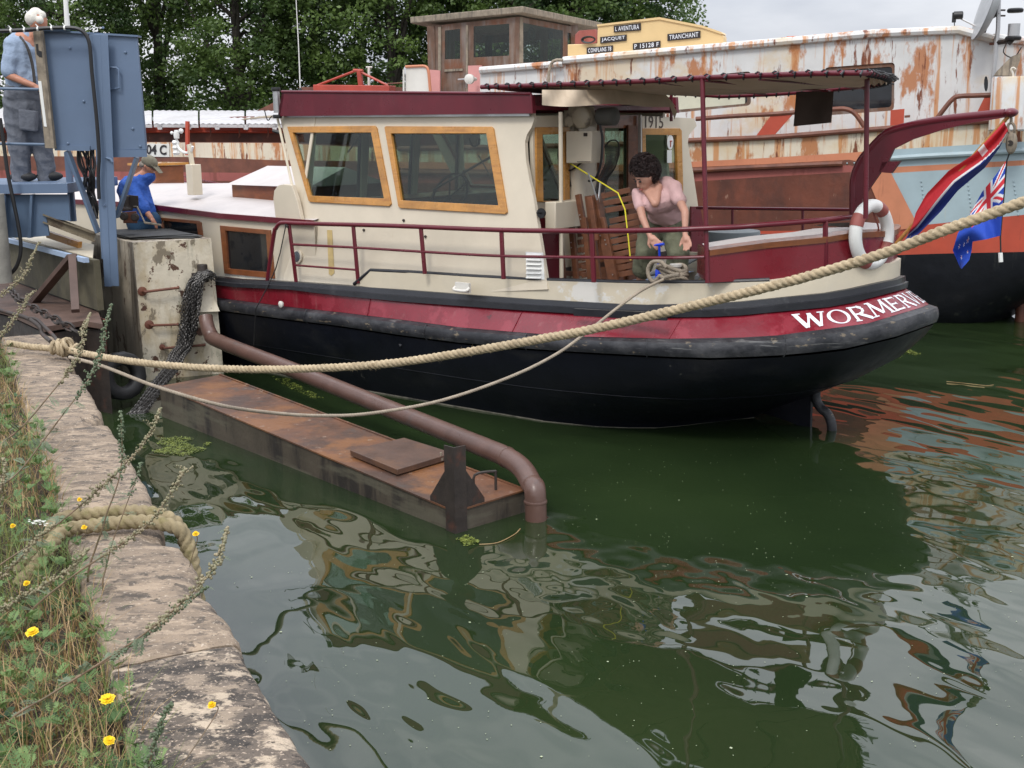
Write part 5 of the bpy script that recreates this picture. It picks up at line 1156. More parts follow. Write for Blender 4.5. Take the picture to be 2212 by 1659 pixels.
g=MB(); g.tube([at(137,-60,13.2),at(146,62,13.2)],lambda t:.018+.012*t,8); tag(g.build('white_pole',M['white']),'slim white pole sticking up behind the top of the blue cabinet','pole')
t=thing('electric_cable',at(183,75,YC),'thick black cable with white ties, running over the rail and down the blue column','cable')
g=MB(); g.tube(smooth([at(x,y,YC-.16) for x,y in ((-160,72),(0,67),(50,65),(100,61),(150,60),(172,64),(186,76),(194,100),(198,150),(203,200),(208,250),(212,300),(214,340),(212,380),(214,430))],5),.019,8); g.build('sheath',M['blackp'],t)
for x in (24,53,82,112,140):
    g=MB(); P=at(x,interp(x,[(0,67),(50,65),(100,61),(150,60)]),YC-.16); g.tube([P-Vector((.008,0,0)),P+Vector((.008,0,0))],.023,8); g.tube([P+ZV*.02,P+ZV*.045+Vector((-.02,0,0))],.005,4); g.build('cable_tie',M['white'],t)
g=MB(); g.tube(smooth([at(x,y,YC-.14) for x,y in ((0,255),(8,310),(16,370),(28,430),(40,490),(45,535),(38,570),(20,592),(-20,602))],5),.02,8); tag(g.build('hanging_cable',M['blackp']),'black cable sagging in front of the blue platform at the left edge','cable')
g=MB(); r=random.Random(9)
for k in range(16):
    x0=r.uniform(168,207); pts=[at(x0,322,YC+.2)]
    for j in range(1,6): pts.append(at(lerp(x0,206,j/6)+r.uniform(-9,9),322+j*30,YC+.2+r.uniform(-.06,.06)))
    g.tube(smooth(pts,4),r.uniform(.006,.012),5)
tag(g.build('cable_bundle',M['blackp']),'tangled bundle of dark cables hanging beneath the blue cabinet','cable bundle')
# ---- stained steel wall and rusty floor below the platform
T4=thing('steel_jetty',onz(120,650,.9),'low rusty steel jetty with grimy braced wall and pale ledge beneath the blue platform','jetty')
WLp=onz(37,609,.9); WRp=onz(212,671,.9); wdir=(WRp-WLp).normalized(); WLp=WLp-wdir*3.5; bk_=wdir.cross(ZV)*-.06
g=MB(); g.hexa([WLp,WRp,WRp+bk_,WLp+bk_]+[p+ZV*.50 for p in (WLp,WRp,WRp+bk_,WLp+bk_)]); g.build('wall',M['olive'],T4,smooth_=0)
g=MB(); e=wdir.cross(ZV)*.03; lq=[onz(x,y,1.405) for x,y in ((-80,480),(200,557),(203,528),(78,505),(-80,465))]; g.panel([lq],-ZV*.02); lg=g.build('ledge',M['cream'],T4,smooth_=0)
g=MB(); g.bar(WLp+e*2.3+ZV*.505,WRp+e*2.3+ZV*.505,.05,.045); g.build('ledge_edge',M['lblue'],lg,smooth_=0)
g=MB(); g.bar(at(104,506,13.0),at(173,529,12.8),.06,.07); g.build('wooden_batten',M['oak'],T4,bev=.004)
g=MB(); nrm=Vector((-wdir.y,wdir.x,0)); nrm=nrm if nrm.y<0 else -nrm
def jw(x,y,d=.0): return onp(x,y,WRp+nrm*d,nrm)
for a_,b_,w_ in (((157,553),(66,662),.10),((156,553),(163,672),.075)):
    g=MB(); g.bar(jw(*a_,.12),jw(*b_,.3),w_,.05); g.build('brace',M['dark'] if 0 else mat('brown_brace',(.085,.05,.038),.6,var=.25),T4,bev=.003)
g=MB(); fl=[onz(x,y,.88) for x,y in ((-60,590),(37,611),(212,673),(222,700),(178,693),(95,706),(20,672),(-60,650))]; g.panel([fl],-ZV*.05); g.build('floor_plate',mat('brown_floor',(.10,.06,.045),.6,var=.3,vs=3,bump=(8,.005)),T4,smooth_=0)
g=MB(); fl2=[Vector((p.x,p.y+.05,.8)) for p in fl]; g.panel([fl2],-ZV*1.2); g.build('footing',M['dark'],T4,smooth_=0)
g=MB(); g.hexa([at(205,760,11.9),at(232,770,11.6),at(232,770,12.3),at(205,760,12.4),at(205,680,11.9),at(230,690,11.6),at(230,690,12.3),at(205,680,12.4)]); g.build('rusted_lump',M['brownst'],T4,bev=.02)
# ---- pontoon
A_=onz(350,900); B_=onz(985,1151); C_=onz(1135,1106); D_=A_+(C_-B_)
def zc(P,y):
    lo,hi=-1,2
    for _ in range(30):
        m_=(lo+hi)/2; q_=Vector((P.x,P.y,m_))-EYE
        if CY-F*q_.dot(_u2)/q_.dot(_f)>y: lo=m_
        else: hi=m_
    return lo
At=Vector((A_.x,A_.y,zc(A_,834))); Bt=Vector((B_.x,B_.y,zc(B_,1106))); Ct=Vector((C_.x,C_.y,zc(C_,1059))); Dt=At+(Ct-Bt)
T5=thing('steel_pontoon',(A_+C_)/2,'long low rust-brown steel pontoon floating beside the quay','pontoon')
g=MB(); dn=Vector((0,0,-.35))
g.mi=0; g.add([At,Bt,Ct,Dt],[(0,1,2,3)]); g.mi=1
low=[Vector((p.x,p.y,-.35)) for p in (A_,B_,C_,D_)]; tp=[At,Bt,Ct,Dt]
for i in range(4): g.add([low[i],low[(i+1)%4],tp[(i+1)%4],tp[i]],[(0,1,2,3)])
o=g.build('pontoon_hull',[M['rustplate'],M['rustside']],T5,smooth_=0)
pn=(Bt-At).cross(Dt-At).normalized(); pn=pn if pn.z>0 else -pn
def tp_(x,y,d=0): return onp(x,y,At+pn*d,pn)
g=MB(); g.bar(At+pn*.004,Bt+pn*.004,.02,.012); g.bar(Bt+pn*.004,Ct+pn*.004,.02,.012); g.bar(Dt+pn*.004,Ct+pn*.004,.02,.012); g.build('edge_bead',M['rustplate'],T5)
g=MB(); hq=[tp_(x,y,.055) for x,y in ((756,972),(858,1014),(979,978),(873,945))]; g.hexa([p-pn*.045 for p in hq]+hq); hc=g.build('hatch_lid',M['hatch'],T5,bev=.004)
g=MB(); P=tp_(953,991,.03); g.lathe([(.018,-.01),(.018,.01)],P); g.lathe([(.008,.01),(.008,.05)],P); g.bar(tp_(940,996,.02),tp_(962,990,.02),.03,.01); g.build('hatch_bolt',M['steel'] if 0 else M['greywood'],hc)
g=MB(); dl=(At-Bt).normalized(); de=(Ct-Bt).normalized(); H=zc(B_,965)-Bt.z
for d in (dl,de):
    o_=(-de if d is dl else -dl)*.008
    Bs=Bt-d*(.008 if d is dl else .0176); g.hexa([Bs+o_-ZV*(.16),Bt+d*.085+o_-ZV*.16,Bt+d*.085+o_*2.2-ZV*.16,Bs+o_*2.2-ZV*.16,Bs+o_+ZV*H,Bt+d*.085+o_+ZV*(H-.005),Bt+d*.085+o_*2.2+ZV*(H-.005),Bs+o_*2.2+ZV*H])
up=g.build('corner_angle',M['dark'],T5,smooth_=0)
for d,L in ((dl,.27),(de,.25)):
    o_=(-de if d is dl else -dl)*.004
    g=MB(); g.panel([[Bt+d*.07+o_,Bt+d*L+o_,Bt+d*L+ZV*.04+o_,Bt+d*.085+ZV*.28+o_,Bt+d*.07+ZV*.28+o_]],-o_.normalized()*.012); g.build('gusset',M['dark'],up,smooth_=0)
g=MB(); h1_=tp_(1071,1058); h0_=tp_(1026,1062); g.tube(smooth([h1_,h1_+ZV*.12,h1_+ZV*.135-(h1_-h0_)*.06,h0_+ZV*.12,h0_],4),.010,7); g.build('lifting_handle',M['dark'],T5)
t=thing('steel_pipe',onz(1155,1118,0),'long brown steel pipe running from the block over the pontoon, bending down into the water','pipe')
pp=[at(444,684,12.45),at(447,702,12.4),at(455,722,12.3),at(475,738,12.15),at(650,806,10.95),at(850,887,9.7),at(1040,964,8.5),at(1095,988,8.2),at(1128,1012,8.0),at(1148,1045,7.85)]
e_=onz(1157,1112,.03); pp+= [Vector((e_.x,e_.y,.16)),Vector((e_.x,e_.y,-.4))]
g=MB(); g.tube(smooth(pp,8),.075,20); g.build('pipe_run',M['pipe'],t,smooth_=60)
g=MB(); g.lathe([(.077,-.02),(.081,-.012),(.081,.002),(.077,.01)],Vector((e_.x,e_.y,.13)),ZV,20); 
d_=(pp[7]-pp[6]).normalized(); g.lathe([(.077,-.012),(.080,-.006),(.080,.006),(.077,.012)],pp[7],d_,20); g.build('weld_ring',M['pipe'],t)
# tyre fender
P=at(264,812,11.25); ax=Vector((.72,-.68,.1)).normalized(); a_=ax.cross(ZV).normalized(); b_=ax.cross(a_)
g=MB(); rows=[]
for k in range(33):
    an=k*2*math.pi/32; d=a_*math.cos(an)+b_*math.sin(an); row=[]
    for j in range(13):
        t_=j*2*math.pi/12; cr_,sr_=math.cos(t_),math.sin(t_); row.append(P+d*(.17+.065*math.copysign(abs(cr_)**.6,cr_)+(.006 if (k%2 and cr_>.5) else 0))+ax*(.07*math.copysign(abs(sr_)**.6,sr_)))
    rows.append(row)
g.grid(rows); tag(g.build('tyre_fender',M['rubber'],smooth_=50),'black rubber tyre fender hanging between the quay and the mooring block','tyre')
# chain hank over the peg
t=thing('chain_hank',bf(436,592,.08),'thick hank of shiny dark chains hung over the block peg and trailing into the water','chain')
g=MB(); r=random.Random(4)
path=[(bf(452,600,.10),.06),(bf(437,588,.12),.05),(bf(418,608,.12),.075),(bf(410,650,.12),.09),(bf(405,694,.13),.085),(bf(392,740,.16),.075),(at(382,768,12.1),.07),(at(371,795,11.8),.065),(at(347,826,11.5),.06),(at(322,860,11.2),.06),(at(303,888,11.0),.07),(at(275,912,10.9),.065),(at(250,930,10.8),.05)]
def link(c,d,flip,s):
    a=d.cross(Vector((.3,.2,1))).normalized(); b=d.cross(a)
    if flip: a,b=b,a
    pts=[c+d*(s*1.25*math.cos(k*math.pi/4))+a*(s*.72*math.sin(k*math.pi/4)) for k in range(8)]; g.tube(pts,s*.27,4,closed=True)
for sN in range(22):
    ang=sN*2.4; rad=1.2*math.sqrt((sN+.5)/22); pts=[]
    for i,(p,w_) in enumerate(path):
        an=ang+i*.35+r.uniform(-.2,.2); pts.append(p+Vector((math.cos(an)*w_*rad,math.sin(an)*w_*rad*.6,math.sin(an)*w_*rad*.5)))
    pts=smooth(pts,5); acc=0; fl_=False
    for p,q_ in zip(pts,pts[1:]):
        L=(q_-p).length; tt=.030-acc
        while tt<=L: link(lerp(p,q_,tt/L),(q_-p).normalized(),fl_,.0185); fl_=not fl_; tt+=.030
        acc=L-(tt-.030)
ch_=mat('dark_wet_chain',(.10,.095,.09),.38,metal=.6,var=.5,vs=20); g.build('chain_strands',ch_,t,smooth_=60,recalc=False)
g=MB(); path2=smooth([at(20,621,10.6),at(40,646,10.2),at(70,664,10.1),at(100,679,10.0),at(140,701,9.9),at(165,716,9.9)],6); acc=0; fl_=False
for p,q_ in zip(path2,path2[1:]):
    L=(q_-p).length; tt=.07-acc
    while tt<=L: link(lerp(p,q_,tt/L),(q_-p).normalized(),fl_,.043); fl_=not fl_; tt+=.07
    acc=L-(tt-.07)
tag(g.build('rusty_chain',M['dark'],smooth_=60),'rusty chain stretched across the brown jetty floor behind the quay','chain')
# ================================================================== ROPES
rp_=[(18,741,8.6),(60,748,8.5),(105,752,8.4),(130,753,8.35),(190,765,8.1),(260,777,7.8),(340,787,7.6),(450,795,7.4),(560,798,7.2),(700,795,6.9),(850,784,6.65),(1000,762,6.4),(1153,735,6.15),(1281,711,5.95),(1481,664,5.7),(1659,620,5.45),(1784,586,5.3),(1909,547,5.15),(2034,500,5.0),(2212,436,4.85),(2330,392,4.75)]
t=thing('mooring_hawser',at(130,753,8.35),'thick tan hawser from its knot on the quay, sagging across the whole view','rope')
g=MB(); g.rope(smooth([at(*p) for p in rp_],8),.0235,.034,18,.22,.10); g.build('hawser_strands',M['rope'],t,smooth_=60,recalc=False)
g=MB(); r=random.Random(1); c=at(136,752,8.3)
for k in range(9): 
    a=r.uniform(0,6.28); cc=c+Vector((r.uniform(-.08,.09),r.uniform(-.04,.03),r.uniform(-.02,.03))); 
    ax=Vector((r.gauss(1,.5),r.gauss(0,.3),r.gauss(0,.5))).normalized(); u_=ax.cross(ZV).normalized(); v_=ax.cross(u_)
    g.tube([cc+(u_*math.cos(q_)+v_*math.sin(q_))*.042 for q_ in [j*math.pi/6 for j in range(12)]],.014,6,closed=True)
g.build('knot',M['rope'],t)
g=MB(); 
pts=smooth([at(*p) for p in rp_],10)
for k in range(2600):
    i=r.randrange(len(pts)-1); p=lerp(pts[i],pts[i+1],r.random()); d=Vector((r.gauss(0,1),r.gauss(0,1),r.gauss(0,1))).normalized(); s_=.022 if k>500 else .022
    if k<420: p=c+Vector((r.uniform(-.09,.1),r.uniform(-.04,.04),r.uniform(-.02,.03))); s_=.045
    q_=p+d*s_; e=d.cross(ZV).normalized()*.0011; f_=q_+d*r.uniform(.004,.016)+(pts[i+1]-pts[i]).normalized()*.01; g.add([q_-e,q_+e,f_],[(0,1,2)])
g.build('frayed_fibres',M['rope'],t,smooth_=0,recalc=False)
v_end=bv(1434,603,VC+1.38)
rp2=[at(150,772,8.1),at(222,791,7.9),at(340,836,7.6),at(480,876,7.6),at(600,893,7.9),at(700,898,8.1),at(800,893,8.3),at(950,866,8.6),at(1100,815,8.9),at(1200,766,9.15),at(1270,716,9.3),at(1330,668,9.4),at(1385,628,9.5),v_end]
g=MB(); g.rope(smooth(rp2,8),.0125,.02,12,.22,.08); tag(g.build('thin_mooring_line',M['ropeg'],smooth_=60,recalc=False),'thinner grey line hanging below the hawser and made fast on the boat gunwale','rope')
# coil and bitts on the aft gunwale
g=MB(); P=bv(1460,590,VC+1.15)
g.lathe([(.035,-.2),(.035,.05),(.05,.055),(.05,.075)],P); g.bar(P-BU*.09+ZV*.0,P+BU*.09,.03,.03); tag(g.build('mooring_bitts',M['cleanw']),'small pale bollard on the aft gunwale, wrapped by a grey rope','bollard')
g=MB()
for k in range(5):
    z=-.045+.022*k; c=P+ZV*z+BU*(-.01*k); g.rope([c+BU*(.10+.008*k)*math.cos(a)+BN*.07*math.sin(a)+ZV*.02*math.sin(a*2+k) for a in [j*math.pi/12 for j in range(25)]],.017,.03,12)
g.rope(smooth([bv(x,y,VC+1.3) for x,y in ((1440,578),(1428,566),(1410,566),(1400,580),(1402,598),(1412,608),(1422,600),(1426,596),(1434,600),(1450,596),(1468,594))],6),.017,.03,12)
tag(g.build('rope_coil',M['ropeg'],smooth_=60,recalc=False),'coiled grey rope with one open loop, on the gunwale beside the woman','rope coil')
# mossy rope lashed round the coping
zq=QT+.02
lo1=[onz(x,y,zq) for x,y in ((60,1085),(117,1060),(175,1033),(248,1015),(310,1016))]+[q(5.07,.02,QT+.03)]
def ql(pts): return pts
g=MB()
for off_,zz in ((0,0),(-.16,.0)):
    pts=[q(5.0+off_*.7,.62,.98),q(5.2+off_,.5,1.04),q(5.32+off_,.42,QT+.035),q(5.33+off_,.3,QT+.04),q(5.26+off_*.9,.12,QT+.045),q(5.18+off_*.8,.0,QT+.02),q(5.12+off_*.6,-.045,QT-.06),q(5.02+off_*.5,-.05,QT-.25),q(4.95+off_*.4,-.05,QT-.5),q(4.9,-.05,QT-.9)]
    g.rope(smooth(pts,8),.029,.038,20,.30,.07)
tag(g.build('mossy_rope',M['ropey'],smooth_=60,recalc=False),'old mossy yellow-brown rope looped twice over the quay edge','rope')
g=MB(); g.tube(smooth([at(-30,662,9.2),at(20,676,9.1),at(60,688,9.0),at(84,705,8.9),at(92,722,8.85),at(110,738,8.6)],6),.016,10); g.tube(smooth([at(60,688,8.98),at(78,690,9.0),at(95,705,8.9),at(118,728,8.7),at(125,742,8.5)],6),.014,10)
tag(g.build('rusty_hook',M['dark']),'bent rusty iron hook holding the hawser end at the far quay corner','hook')
# ================================================================== LOOSE THINGS ON THE BOAT
# lifebuoy
lb=bv(1883,507,VC+.30); h_=Vector((-.75,-.66,0)).normalized(); zz_=(ZV+h_*.10).normalized(); nn2=h_.cross(zz_).normalized()
t=thing('lifebuoy',lb,'white lifebuoy with four faded red bands and a grab rope, tied at the stern','lifebuoy')
def ring_pt(an,r_=.235): return lb+h_*(r_*math.cos(an))+zz_*(r_*math.sin(an))
g=MB(); g.tube([ring_pt(k*math.pi/24) for k in range(48)],.052,14,closed=True); g.build('ring',M['white'],t)
for a0 in (20,110,200,290):
    g=MB(); g.tube([ring_pt(R(a0+k*3.2)) for k in range(8)],.0545,14); g.build('band',M['redfaded'],t)
for a0 in (65,155,245,335):
    g=MB(); g.tube(smooth([ring_pt(R(a0-45),.235)+nn2*.05,ring_pt(R(a0-25),.17)+nn2*.04,ring_pt(R(a0),.155)+nn2*.03,ring_pt(R(a0+25),.17)+nn2*.04,ring_pt(R(a0+45),.235)+nn2*.05],5),.007,6); g.build('grab_rope',M['redfaded'],t)
# tricolour on its leaning staff
t=thing('tricolour_flag',bv(1868,605,VC),'red, white and blue striped flag furled along a varnished staff leaning from the stern','flag')
g=MB(); g.tube([bv(1876,594,VC),bv(2178,252,VC)],.015,10); g.build('staff',M['oak'],t)
g=MB(); g.tube([bv(1862,612,VC),bv(1882,588,VC)],.021,10); g.ball(bv(1886,583,VC),.028); g.bar(bv(1862,612,VC),bv(1868,640,VC),.02,.05); g.build('staff_socket',M['white'],t)
g=MB(); g.bar(bv(1873,598,VC+.15),bv(1876,640,VC+.15),.03,.03); g.build('stern_fitting',M['oak'],T)
L1=[(2169,262),(2140,294),(2105,332),(2049,369),(2001,419),(1978,460),(1972,482)]; L2=[(2178,282),(2160,318),(2128,362),(2069,412),(2034,455),(1984,506),(1953,523)]
def pl(L,s):
    k=s*(len(L)-1); i=min(int(k),len(L)-2); f=k-i; return (lerp(L[i][0],L[i+1][0],f),lerp(L[i][1],L[i+1][1],f))
g=MB(); NS,NW=50,20; rows=[]
for i in range(NS+1):
    s=i/NS; a_,b_=pl(L1,s),pl(L2,s); row=[]
    for j in range(NW+1):
        w_=j/NW; x=lerp(a_[0],b_[0],w_); y=lerp(a_[1],b_[1],w_)+3*math.sin(w_*3.1)*math.sin(s*9); row.append(bv(x,y,VC+.04+.05*math.sin(w_*9+s*5)*(.3+w_)))
    rows.append(row)
fl=[M['redflag'] if 'redflag' in M else mat('flag_red',(.50,.025,.035),.8,var=.08,bump=(9,.01)),mat('flag_white',(.68,.66,.66),.8,var=.05),mat('flag_blue',(.018,.035,.20),.8,var=.1,bump=(9,.01))]
for i in range(NS):
    for j in range(NW):
        s=i/NS; w_=j/NW; c=.55+.4*max(0,1-s*3.2); g.mi=0 if w_<c else (1 if w_<c+.08 else 2)
        if .22<s<.30 and w_<.45: g.mi=1
        b0=rows[i][j],rows[i][j+1],rows[i+1][j+1],rows[i+1][j]; g.add(b0,[(0,1,2,3)])
o=g.build('flag_cloth',fl,t,smooth_=0,recalc=False)
def weld(o):
    bm=bmesh.new(); bm.from_mesh(o.data); bmesh.ops.remove_doubles(bm,verts=bm.verts,dist=.0003); bm.to_mesh(o.data); bm.free(); o.data.shade_smooth()
weld(o)
# pulley block hanging from the davit
tipP=bv(2184,252,VC)
t=thing('pulley_block',tipP,'weathered wooden pulley block with an iron hook, hanging from the davit tip','pulley')
g=MB(); g.tube(smooth([bv(x,y,VC) for x,y in ((2184,250),(2184,264),(2178,270),(2178,282),(2185,288),(2192,280),(2190,270),(2184,264))],4),.011,6); g.build('hook',M['greywood'],t)
g=MB(); g.ball(bv(2185,309,VC),.045,.032,.085,n=12,k=8); bl=g.build('block_shell',M['greywood'],t,smooth_=60); g=MB(); g.lathe([(.022,-.036),(.022,.036)],bv(2185,309,VC),BN,12); g.build('sheave_pin',M['dark'],bl)
# ensign
t=thing('ensign',bv(2174,345,VC),'blue ensign with a union canton and stars, hanging limp from the davit pulley','flag')
g=MB(); g.tube([bv(2182,328,VC),bv(2175,347,VC),bv(2161,512,VC),bv(2162,546,VC)],.006,6); g.build('halyard',M['blackp'],t)
g=MB(); g.tube([bv(2161,546,VC),bv(2162,566,VC)],.017,8); g.build('clip',M['white'],t)
L1=[(2173,348),(2148,382),(2121,415),(2096,461),(2069,504),(2058,541),(2074,578)]; L2=[(2161,509),(2146,513),(2130,517),(2101,522),(2099,541),(2094,561),(2078,581)]
flm=[mat('ensign_blue',(.015,.06,.40),.8,var=.1,bump=(8,.01)),mat('ensign_white',(.75,.75,.78),.8,var=.04),mat('ensign_red',(.62,.03,.045),.8,var=.06)]
g=MB(); NS,NW=110,70; rows=[]
for i in range(NS+1):
    s=i/NS; a_,b_=pl(L1,s),pl(L2,s); row=[]
    for j in range(NW+1):
        w_=j/NW; x=lerp(a_[0],b_[0],w_); y=lerp(a_[1],b_[1],w_); row.append(bv(x,y,VC+.02+.07*math.sin(s*11+w_*4)*min(1,s*3)))
    rows.append(row)
stars=[(.62,.62,.07),(.76,.28,.05),(.86,.52,.05),(.74,.80,.05),(.70,.50,.045)]
for i in range(NS):
    for j in range(NW):
        s=(i+.5)/NS; w_=(j+.5)/NW; mi=0
        if s<.5 and w_<.52:
            X=s/.5; Y_=w_/.52; dgn=min(abs(X-Y_),abs(X+Y_-1))
            if abs(X-.5)<.06 or abs(Y_-.5)<.09: mi=2
            elif abs(X-.5)<.11 or abs(Y_-.5)<.16: mi=1
            elif dgn<.045: mi=2
            elif dgn<.13: mi=1
        else:
            for sx,sy,sr_ in stars:
                dx,dy=(s-sx)*1.6,(w_-sy); rr_=math.hypot(dx,dy); an=math.atan2(dy,dx)
                if rr_<sr_*(.62+.38*math.cos(an*5)): mi=2 if rr_<sr_*.5*(.62+.38*math.cos(an*5)) else 1
        g.mi=mi; g.add((rows[i][j],rows[i][j+1],rows[i+1][j+1],rows[i+1][j]),[(0,1,2,3)])
weld(g.build('flag_cloth',flm,t,smooth_=0,recalc=False))
# folded garden chairs leaning by the bulkhead
def fchair(name,label,v,up1,up2,legs,slats,cat='folding chair'):
    t=thing(name,bv((up1[1][0]+up2[1][0])/2,615,v),label,cat,'folded wooden garden furniture on the aft deck')
    for (a_,b_) in (up1,up2):
        g=MB(); g.bar(bv(*a_,v),bv(*b_,v),.035,.055,BU); g.build('side_rail',M['teak'],t,bev=.004)
    for (a_,b_) in legs:
        g=MB(); g.bar(bv(*a_,v+.06),bv(*b_,v+.06),.03,.05,BU); g.build('leg',M['teak'],t,bev=.004)
    for (a_,b_) in slats:
        g=MB(); g.bar(bv(*a_,v-.02),bv(*b_,v-.10),.016,.048,ZV); g.build('slat',M['teak'],t,bev=.003)
    g=MB()
    for (a_,b_) in (up1,up2): 
        for k in (.35,.42,.9): g.lathe([(.006,0),(.006,.006)],lerp(bv(*a_,v),bv(*b_,v),k)+BN*.03,BN,8)
    g.build('brass_screw',M['steel'],t)
fchair('folded_table','smallest folded teak piece, a low box-like frame left of the chairs',-8.75,((1205,470),(1219,625)),((1233,468),(1247,625)),[],[((1203,470),(1256,459)),((1218,590),(1247,592))]+[((1248,490+k*17),(1266,486+k*17)) for k in range(7)],'folding table')
fchair('folded_chair','middle folded teak garden chair, a plain narrow frame with brass fittings',-8.68,((1249,420),(1272,545)),((1270,423),(1296,625)),[((1262,470),(1276,610))],[((1256,505+k*18),(1285,500+k*18)) for k in range(6)])
fchair('folded_chair','largest folded teak garden chair, broad slats towards the woman',-8.60,((1284,421),(1325,628)),((1301,470),(1331,606)),[((1275,425),(1290,520))],
 [((1300,424),(1362,410)),((1304,440),(1368,427)),((1308,455),(1372,444))]+[((1317,478+k*15),(1386,464+k*15)) for k in range(9)])
g=MB(); g.tube([wv(1242,347)+BN*.13,bv(1335,417,-8.5),bv(1350,452,-8.47),bv(1357,512,-8.45),bv(1362,562,-8.44)],.0062,6); tag(g.build('yellow_strap',mat('yellow_strap',(.70,.62,.03),.6)),'yellow strap hanging from the winch post down over the folded chairs','strap')
t=thing('landing_net',bu(1290,480,-6.35),'black landing net with its hoop upward, leaning in front of the wheelhouse door','fishing net')
g=MB(); g.tube(smooth([bu(x,y,-6.35) for x,y in ((1306,318),(1318,304),(1334,306),(1337,330),(1328,362),(1312,384),(1298,392))],4),.007,6); g.build('hoop',M['blackp'],t)
g=MB()
for k in range(22):
    a=k/21; g.tube(smooth([bu(lerp(1306,1337,a),lerp(310,320,a),-6.33),bu(lerp(1308,1330,a),350,-6.33),bu(lerp(1290,1312,a),390,-6.33),bu(lerp(1284,1304,a),lerp(420,412,a*.7),-6.33)],4),.0022,4)
for k in range(16):
    y=320+k*6; w_=k/15; g.tube([bu(lerp(1308,1287,w_**1.4),y,-6.33),bu(lerp(1336,1308,w_),y-2,-6.33)],.0022,4)
g.build('netting',M['blackp'],t); g=MB(); g.tube([bu(1297,395,-6.3),bu(1288,480,-6.2)],.011,7); g.tube([bu(1270,372,-6.2),bu(1290,432,-6.15)],.008,6); g.build('net_handle',M['steel'],t)
# ================================================================== PEOPLE
def H(x,y,v): return bv(x,y,v)
t=thing('person',Vector((H(1430,640,-8.8).x,H(1430,640,-8.8).y,.9)),'woman with dark curly hair, pink shirt and khaki cropped trousers, bending over the deck','person')
hd=H(1393,384,-8.50)
fr=Vector((-.66,-.42,-.60)).normalized(); upv=(ZV-fr*ZV.dot(fr)).normalized(); rt=fr.cross(upv).normalized()
def hp(f_,u_,r_): return hd+fr*f_+upv*u_+rt*r_
def hand(wrist,fdir,pal,side,s=1.0):
    """palm, four fingers of different length, thumb from the side of the palm"""
    fdir=fdir.normalized(); side=(side-fdir*side.dot(fdir)).normalized(); n_=fdir.cross(side).normalized(); o=[]
    o.append(('c',wrist,wrist+fdir*.045*s,.024*s,.026*s)); o.append(('c',wrist+fdir*.03*s-side*.02*s,wrist+fdir*.075*s-side*.026*s,.017*s,.014*s)); o.append(('c',wrist+fdir*.03*s+side*.02*s,wrist+fdir*.075*s+side*.026*s,.017*s,.014*s))
    for k,(off,L,cu) in enumerate(((-.03,.062,.5),(-.010,.078,.42),(.011,.074,.38),(.031,.058,.5))):
        b_=wrist+fdir*.078*s+side*off*s; m_=b_+(fdir+n_*pal*cu*.5+side*off*4).normalized()*L*.5*s; e_=m_+(fdir+n_*pal*cu*1.6+side*off*2).normalized()*L*.5*s
        o.append(('c',b_,m_,.0105*s,.0095*s)); o.append(('c',m_,e_,.0095*s,.008*s))
    b_=wrist+fdir*.02*s-side*.028*s; m_=b_+(fdir*.7-side*.7).normalized()*.04*s; e_=m_+(fdir*.9-side*.2+n_*pal*.4).normalized()*.032*s
    o+= [('c',b_,m_,.014*s,.011*s),('c',m_,e_,.011*s,.009*s)]; return o
shL=H(1376,420,-8.50); shR=H(1456,408,-8.62); elL=H(1388,470,-8.40); elR=H(1480,458,-8.50); wrL=H(1404,510,-8.36); wrR=H(1480,508,-8.42)
hL=H(1413,486,-8.80); hR=H(1456,484,-8.86); kL=H(1394,545,-8.62); kR=H(1464,545,-8.70); aL=H(1380,632,-8.74); aR=H(1462,636,-8.84)
body=[('b',hp(.0,.012,0),.078,.078,.095),('b',hp(.035,-.03,0),.055,.055,.06),('c',hp(-.02,-.06,0),H(1418,404,-8.62),.052,.06),
 ('c',H(1424,406,-8.68),H(1438,445,-8.74),.07,.09),('c',H(1434,445,-8.74),H(1434,480,-8.86),.10,.12),('c',shL,H(1412,410,-8.66),.04,.04),('c',shR,H(1430,408,-8.70),.04,.04),
 ('c',H(1408,408,-8.56),H(1415,440,-8.445),.050,.034),('c',H(1398,413,-8.52),H(1412,436,-8.445),.034,.028),('c',H(1422,404,-8.57),H(1418,438,-8.455),.038,.028),
 ('c',shL,elL,.042,.033),('c',elL,wrL,.034,.022),('c',shR,elR,.044,.034),('c',elR,wrR,.034,.022),
 ('c',hL,kL,.09,.06),('c',kL,aL,.055,.036),('c',hR,kR,.09,.06),('c',kR,aR,.055,.036),
 ('c',aL,Vector((aL.x,aL.y,.93))-BU*.12+BN*.08,.035,.03),('c',aR,Vector((aR.x,aR.y,.93))-BU*.08+BN*.12,.035,.03),
 ('b',hp(.095,-.005,0),.013,.013,.016),('c',hp(.078,.03,0),hp(.100,-.012,0),.009,.012),('b',hp(.078,-.045,0),.024,.024,.012),('b',hp(.07,-.075,0),.026),
 ('b',hp(-.0,-.005,.078),.012,.012,.022),('b',hp(-.0,-.005,-.078),.012,.012,.022)]
body+=hand(wrL,H(1424,534,-8.33)-wrL,-1,BU)+hand(wrR,H(1488,540,-8.38)-wrR,1,BU)
bd_=blob('person_body',body,M['skin'],t,.0075,3)
g=MB()
for s_ in (-1,1): g.ball(hp(.076,.022,s_*.030),.011)
g.build('eye',mat('eye_dark',(.03,.02,.02),.3),bd_)
g=MB()
for s_ in (-1,1): g.tube(smooth([hp(.083,.045,s_*.015),hp(.084,.052,s_*.030),hp(.074,.046,s_*.048)],3),.004,5)
